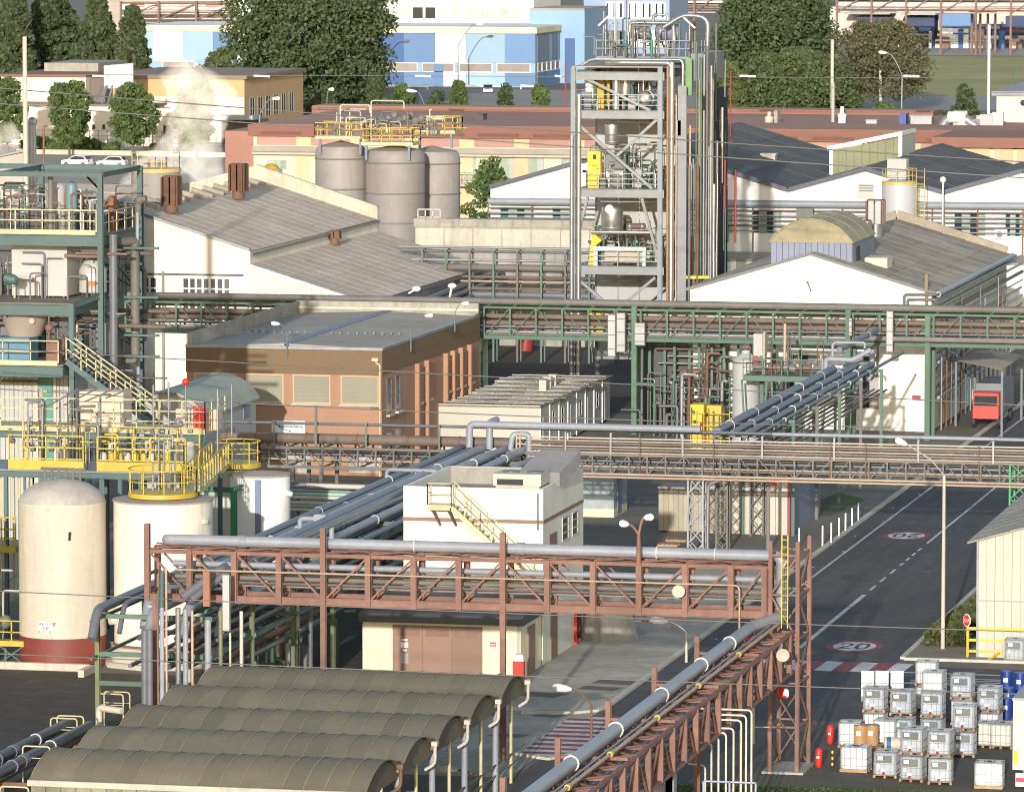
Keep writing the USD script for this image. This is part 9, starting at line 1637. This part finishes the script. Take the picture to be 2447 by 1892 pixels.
# ribbed sheet shed at the right edge
g = G((2336, 1572)); sx, sy = g[0], g[1]; ze = V((2336, 1293), sy)[2]; W = 16.0; zr = ze + W / 2 * .30
rs_ = Thing('ribbed_shed', 'pale ribbed sheet shed with a grey tiled roof at the right edge', 'shed', (sx, sy, 0))
for j, (z0, z1) in enumerate(((.05, ze * .5 - .05), (ze * .5, None))):
    for k in range(int(6 / .42)):
        x0, x1 = sx + k * .42, sx + k * .42 + .405; zf = lambda x: ze + (x - sx) * .30
        q = MB(); o = .03 if k % 2 else 0; q.extr([(x0, sy - o, z0), (x1, sy - o, z0), (x1, sy - o, z1 or zf(x1)), (x0, sy - o, z1 or zf(x0))], (0, .06, 0)); rs_.p('wall_sheet', q, OFFSHEET)
q = MB(); q.box(sx, sx + .1, sy + .07, sy + 24, 0, ze); rs_.p('side_wall', q, OFFSHEET)
q = MB(); q.bar((sx, sy - .04, ze * .5 - .025), (sx + 6, sy - .04, ze * .5 - .025), .03, .06); q.bar((sx - .02, sy - .05, 0), (sx - .02, sy - .05, ze), .1); rs_.p('trim', q, GALV)
sheet_roof(rs_, (sx - .5, sy + 24, ze - .1), (sx - .5, sy - .35, ze - .1), (sx + W / 2, sy - .35, zr), (sx + W / 2, sy + 24, zr), 12, 8, M('speckled_slates', (.33, .30, .26), .9, var=.2, dirty=.5, dirt=(.18, .17, .15)), seed=5, th=.06)
# yellow guard rail, stop sign
g = G(c('L4', 1705, 560)); yb = Thing('yellow_barrier', 'yellow three bar guard rail before the ribbed shed', 'guard rail', g)
for k in range(5): yb.p('post', MB().bar(g + [2.2 * k, .1, 0], g + [2.2 * k, .1, 1.5], .12), YELLOWV)
for z in (.35, .9, 1.48): yb.p('rail', MB().bar(g + [0, 0, z], g + [9, 0, z], .1, .12), YELLOWV)
yb.p('stay', MB().bar(g + [1.6, 0, .3], g + [1.1, -1.4, .05], .08), YELLOWV)
a = V(c('L4', 1700, 245), g[1] - .2); so = Thing('stop_sign', 'small red octagonal stop sign on a yellow striped post', 'sign', (a[0], g[1] - .2, 0)); oc = [(a[0] + .2 * math.sin(math.pi / 8 + k * math.pi / 4), a[1] - .2 * math.sin(math.pi / 8 + k * math.pi / 4) * .6, a[2] + .33 * math.cos(math.pi / 8 + k * math.pi / 4)) for k in range(8)]; q = MB(); q.extr(oc, (.02, .03, 0)); so.p('plate', q, PAPER)
q = MB(); q.extr([np.array(a) + (np.array(o) - a) * .88 + [-.008, -.012, 0] for o in oc], (.004, .006, 0)); so.p('red_face', q, REDP); tm = meshkit.text_mesh('STOP', .16, .001, True); v = np.array(tm.vertices); v[:, 0] -= v[:, 0].mean(); v[:, 0] *= .55; so.p('lettering', MB().add(np.c_[a[0] + v[:, 0] * .85 - .02, a[1] - v[:, 0] * .51 - .03, a[2] - .08 + v[:, 1]], np.array(tm.faces)), PAPER); so.p('post', MB().tube([(a[0] + .03, a[1] + .05, 0), (a[0] + .03, a[1] + .05, a[2] + .2)], .04, 8), YELLOWV)
# white posts with chain at the kerb, pallets, yard sheds under the grey rack
for k, (X, Yt, Yb) in enumerate(((290, 1130, 1300), (487, 1110, 1290), (560, 1085, 1270), (625, 1045, 1215), (680, 1005, 1170), (735, 965, 1125), (788, 920, 1080))):
    g = G(c('M4', X, Yb)); t_ = V(c('M4', X, Yt), g[1])[2]; q = MB(); q.tube([g, g + [0, 0, t_]], .05, 8); single('kerb_post', q, WHITEPAINT, f'thin white post by the road, {["standing apart on the left", "first in the row of six", "second in the row of six", "third in the row of six", "fourth in the row of six", "fifth in the row of six", "last and farthest in the row of six"][k]}', 'post', 'white posts along the road')
for k, (X, Y) in enumerate(((1330, 1280), (1400, 1240), (720, 1300))): g = G(c('M3', X, Y)); t = Thing('wood_pallet', f'wooden pallet lying on the yard, {["before the lattice column", "leaning behind another before the lattice column", "in the shade by the white stair building"][k]}', 'pallet', g); [t.p('board', MB().box(g[0] - .6 + j * .25, g[0] - .6 + j * .25 + .18, g[1] - .5, g[1] + .5, .12, .15), WOOD) for j in range(5)]; [t.p('bearer', MB().box(g[0] - .6, g[0] + .6, g[1] + j * .4 - .05, g[1] + j * .4 + .05, 0, .118), WOOD) for j in (-1, 0, 1)]
g0, g1 = G(c('M3', 600, 1035)), G(c('M3', 880, 1035)); hh = Thing('yard_hut', 'blue grey and cream hut in the shade under the grey rack', 'hut', g0); q = MB(); q.box(g0[0] - 1, g1[0], g0[1], g0[1] + 4, .5, 3.2); hh.p('wall', q, M('blue_grey_wall', (.36, .40, .42), .8)); q = MB(); q.box(g0[0] - 1, g1[0] + .02, g0[1] - .02, g0[1] + 4, 0, .5); hh.p('plinth', q, CREAMWALL); q = MB(); q.box(g0[0] - 1.1, g1[0] + .1, g0[1] - .1, g0[1] + 4.1, 3.2, 3.35); hh.p('roof', q, WHITEPAINT); hh.p('door', MB().box(g1[0] + .003, g1[0] + .04, g0[1] + 1, g0[1] + 2.2, .1, 2.3), BLUEGREY)
g0, g1 = G(c('M3', 1245, 1165)), G(c('M3', 1480, 1165)); kk = Thing('beige_container', 'beige ribbed container left of the lattice column', 'container', g0); [kk.p('side_sheet', MB().box(g0[0] + j * .3, g0[0] + j * .3 + .28, g0[1] - (.03 if j % 2 else 0), g0[1] + .05, .1, 2.6), M('beige_sheet', (.36, .32, .24), .7, streak=.2)) for j in range(14)]; kk.p('body', MB().box(g0[0], g0[0] + 4.2, g0[1] + .052, g0[1] + 2.4, .1, 2.58), M('beige_sheet', (.36, .32, .24))); kk.p('roof', MB().box(g0[0] - .05, g0[0] + 4.25, g0[1] - .05, g0[1] + 2.45, 2.6, 2.68), GREYROOF); kk.p('skid', MB().box(g0[0] + .2, g0[0] + 4, g0[1] + .2, g0[1] + 2.2, 0, .098), RUSTDARK)
g0 = G(c('M4', 190, 1190)); kw = Thing('ribbed_store', 'cream ribbed sheet store with a red edge beside the road under the grey rack', 'store', g0); [kw.p('wall_sheet', MB().box(g0[0] - 5 + j * .36, g0[0] - 5 + j * .36 + .34, g0[1] - (.05 if j % 2 else 0), g0[1] + .1, 0, 4.2), OFFSHEET) for j in range(14)]; kw.p('edge', MB().box(g0[0] + .05, g0[0] + .17, g0[1] - .06, g0[1] + .1, 0, 4.2), REDD); kw.p('side_wall', MB().box(g0[0] + .05, g0[0] + .15, g0[1] + .12, g0[1] + 11, 0, 4.1), BLUEGREY); kw.p('roof', MB().box(g0[0] - 5, g0[0] + .2, g0[1] - .1, g0[1] + 11, 4.21, 4.35), GREYROOF); kw.p('red_plate', MB().box(g0[0] - 1.0, g0[0] - .6, g0[1] - .09, g0[1] - .06, 2.9, 3.3), REDP)
for k in range(2): g = G((1560 + 25 * k, 1500 - 25 * k)); t = Thing('crowd_barrier', f'red and white tube barrier on the yard under the red bridge, {["nearer", "farther"][k]} one', 'barrier', g); [t.p('rail', MB().bar(g + [-1, 0, z], g + [1, 0, z], .06), PAPER) for z in (.35, 1.0)]; [t.p('red_rail', MB().bar(g + [-.6 + .8 * j, -.01, z], g + [-.2 + .8 * j, -.01, z], .068), REDP) for z in (.35, 1.0) for j in (0, 1)]; [t.p('leg', MB().bar(g + [s, 0, 0], g + [s, 0, 1.0], .06), REDP) for s in (-1, 1)]
rp = V((1795, 1373), 262); q = MB(); q.tube([(rp[0], 262, 0), (rp[0], 262, 1.7)], .25, 14); q.ball((rp[0], 262, 1.7), .25); single('red_hydrant', q, REDP, 'bright red round post behind the right end of the red bridge', 'hydrant')
cn = G((1455, 1525)); q = MB(); q.lathe(cn[0], cn[1], [(1.5, 0), (.85, 2.6), (.7, 2.8), None, (.02, 2.85)], 20); single('concrete_cone', q, CONCRETE, 'grey conical concrete bin between the stair building and the barriers', 'bin')

# ---------------------------------------------------------------- overhead lines
def line(pts, v, label, r=.03):
    P = [V(p, v) for p in pts]; a, b = P[0], P[-1]; d0 = (b - a); P = [a - d0 * .15] + P + [b + d0 * .15]; q = MB(); X = np.array(P); t_ = np.linspace(0, 1, len(X)); co = [np.polyfit(X[:, 0], X[:, k], min(2, len(X) - 1)) for k in (1, 2)]; xs = np.linspace(X[0, 0], X[-1, 0], 30)
    q.tube([(x, v, np.polyval(co[1], x)) for x in xs], r, 5); return single('overhead_cable', q, CABLE, label, 'cable', 'cables across the plant')
line([(17, 210), (620, 259), (1220, 309), (1703, 341), (2447, 384)], 345, 'thin cable crossing above the silos and the upper part of the central tower', .04)
line([(0, 246), (620, 300), (1220, 342), (1840, 379), (2447, 425)], 340, 'cable crossing just below the highest thin cable', .04)
line([(170, 842), (620, 873), (1168, 899), (1840, 935), (2447, 968)], 280, 'cable crossing the brown band of the salmon building')
line([(0, 926), (341, 950), (600, 963), (1220, 997), (1840, 1010)], 270, 'cable crossing over the site cabins and the white board')
line([(0, 1410), (620, 1439), (1220, 1467), (1840, 1490), (2447, 1506)], 195, 'cable crossing the cream tanks and the red bridge', .022)
line([(0, 1560), (620, 1587), (1220, 1615), (1840, 1638), (2447, 1656)], 192, 'lowest cable crossing the red tank foot and the vaulted shed', .022)
w = line([(0, 178), (620, 181), (1220, 184), (1840, 184), (2447, 187)], 600, 'cable with white marker rods along the far street', .035)
mk = Thing('marker_line', 'row of white marker rods hung on the far cable', 'marker rods', V((1200, 182), 599.8))
for x in (240, 626, 1011, 1334, 1787, 2178): p = V((x, 182), 599.8); q = MB(); k = 19 if x != 1334 else 8; q.tube([V((x - k, 182), 599.8), V((x + k, 183), 599.8)], .13, 8); mk.p('marker_rod', q, WHITEPAINT)

# ---------------------------------------------------------------- steam
def steam(name, path, label, dens, seed):
    q = MB(); P = [np.asarray(p[:3]) for p in path]; R = [p[3] for p in path]; q.tube(P, R, 14); v, f = q.arrays(); rg_ = np.random.RandomState(seed)
    v = v + .35 * np.sin(v[:, [2, 0, 1]] * 1.3 + seed) * .8
    q = MB(); q.add(v, f)
    m_ = usdkit.material(stage, '/World/Looks/' + name, {'g': ('geometry', {}), 'n': ('noise_texture', {'scale': .55, 'detail': 5.0, 'roughness': .62}), 'r': ('map_range', {'from_min': .36, 'from_max': .66, 'to_min': 0.0, 'to_max': dens, 'clamp': True}), 'v': ('principled_volume', {'color': (1, 1, 1), 'anisotropy': -.45})}, [('g.position', 'n.vector'), ('n.fac', 'r.value'), ('r.result', 'v.density')], volume='v.volume')
    single('steam', q, m_, label, 'steam', kind='stuff')
VST = 437
path = []
for x, y, r in ((345, 500, 3.2), (385, 470, 3.6), (425, 425, 3.4), (455, 380, 3.0), (468, 330, 2.4), (470, 270, 2.6), (478, 215, 3.4), (500, 175, 2.6)): p = V((x, y), VST); path.append((p[0], VST, p[2], r))
steam('steam_plume', path, 'white steam plume rising behind the big white hall', .16, 1)
path = []
for x, y, r in ((-15, 380, 1.2), (8, 345, 1.5), (25, 325, 1.3), (40, 310, .8)): p = V((x, y), 440); path.append((p[0], 440, p[2], r))
steam('steam_wisp', path, 'small wisp of steam at the left edge', .2, 2)
path = []
for x, y, r in ((350, 900, 1.1), (352, 860, 1.2), (350, 810, 1.1), (360, 770, .9)): p = V((x, y), 332); path.append((p[0], 332, p[2], r))
steam('steam_leak', path, 'thin steam beside the foot of the green tower', .16, 3)
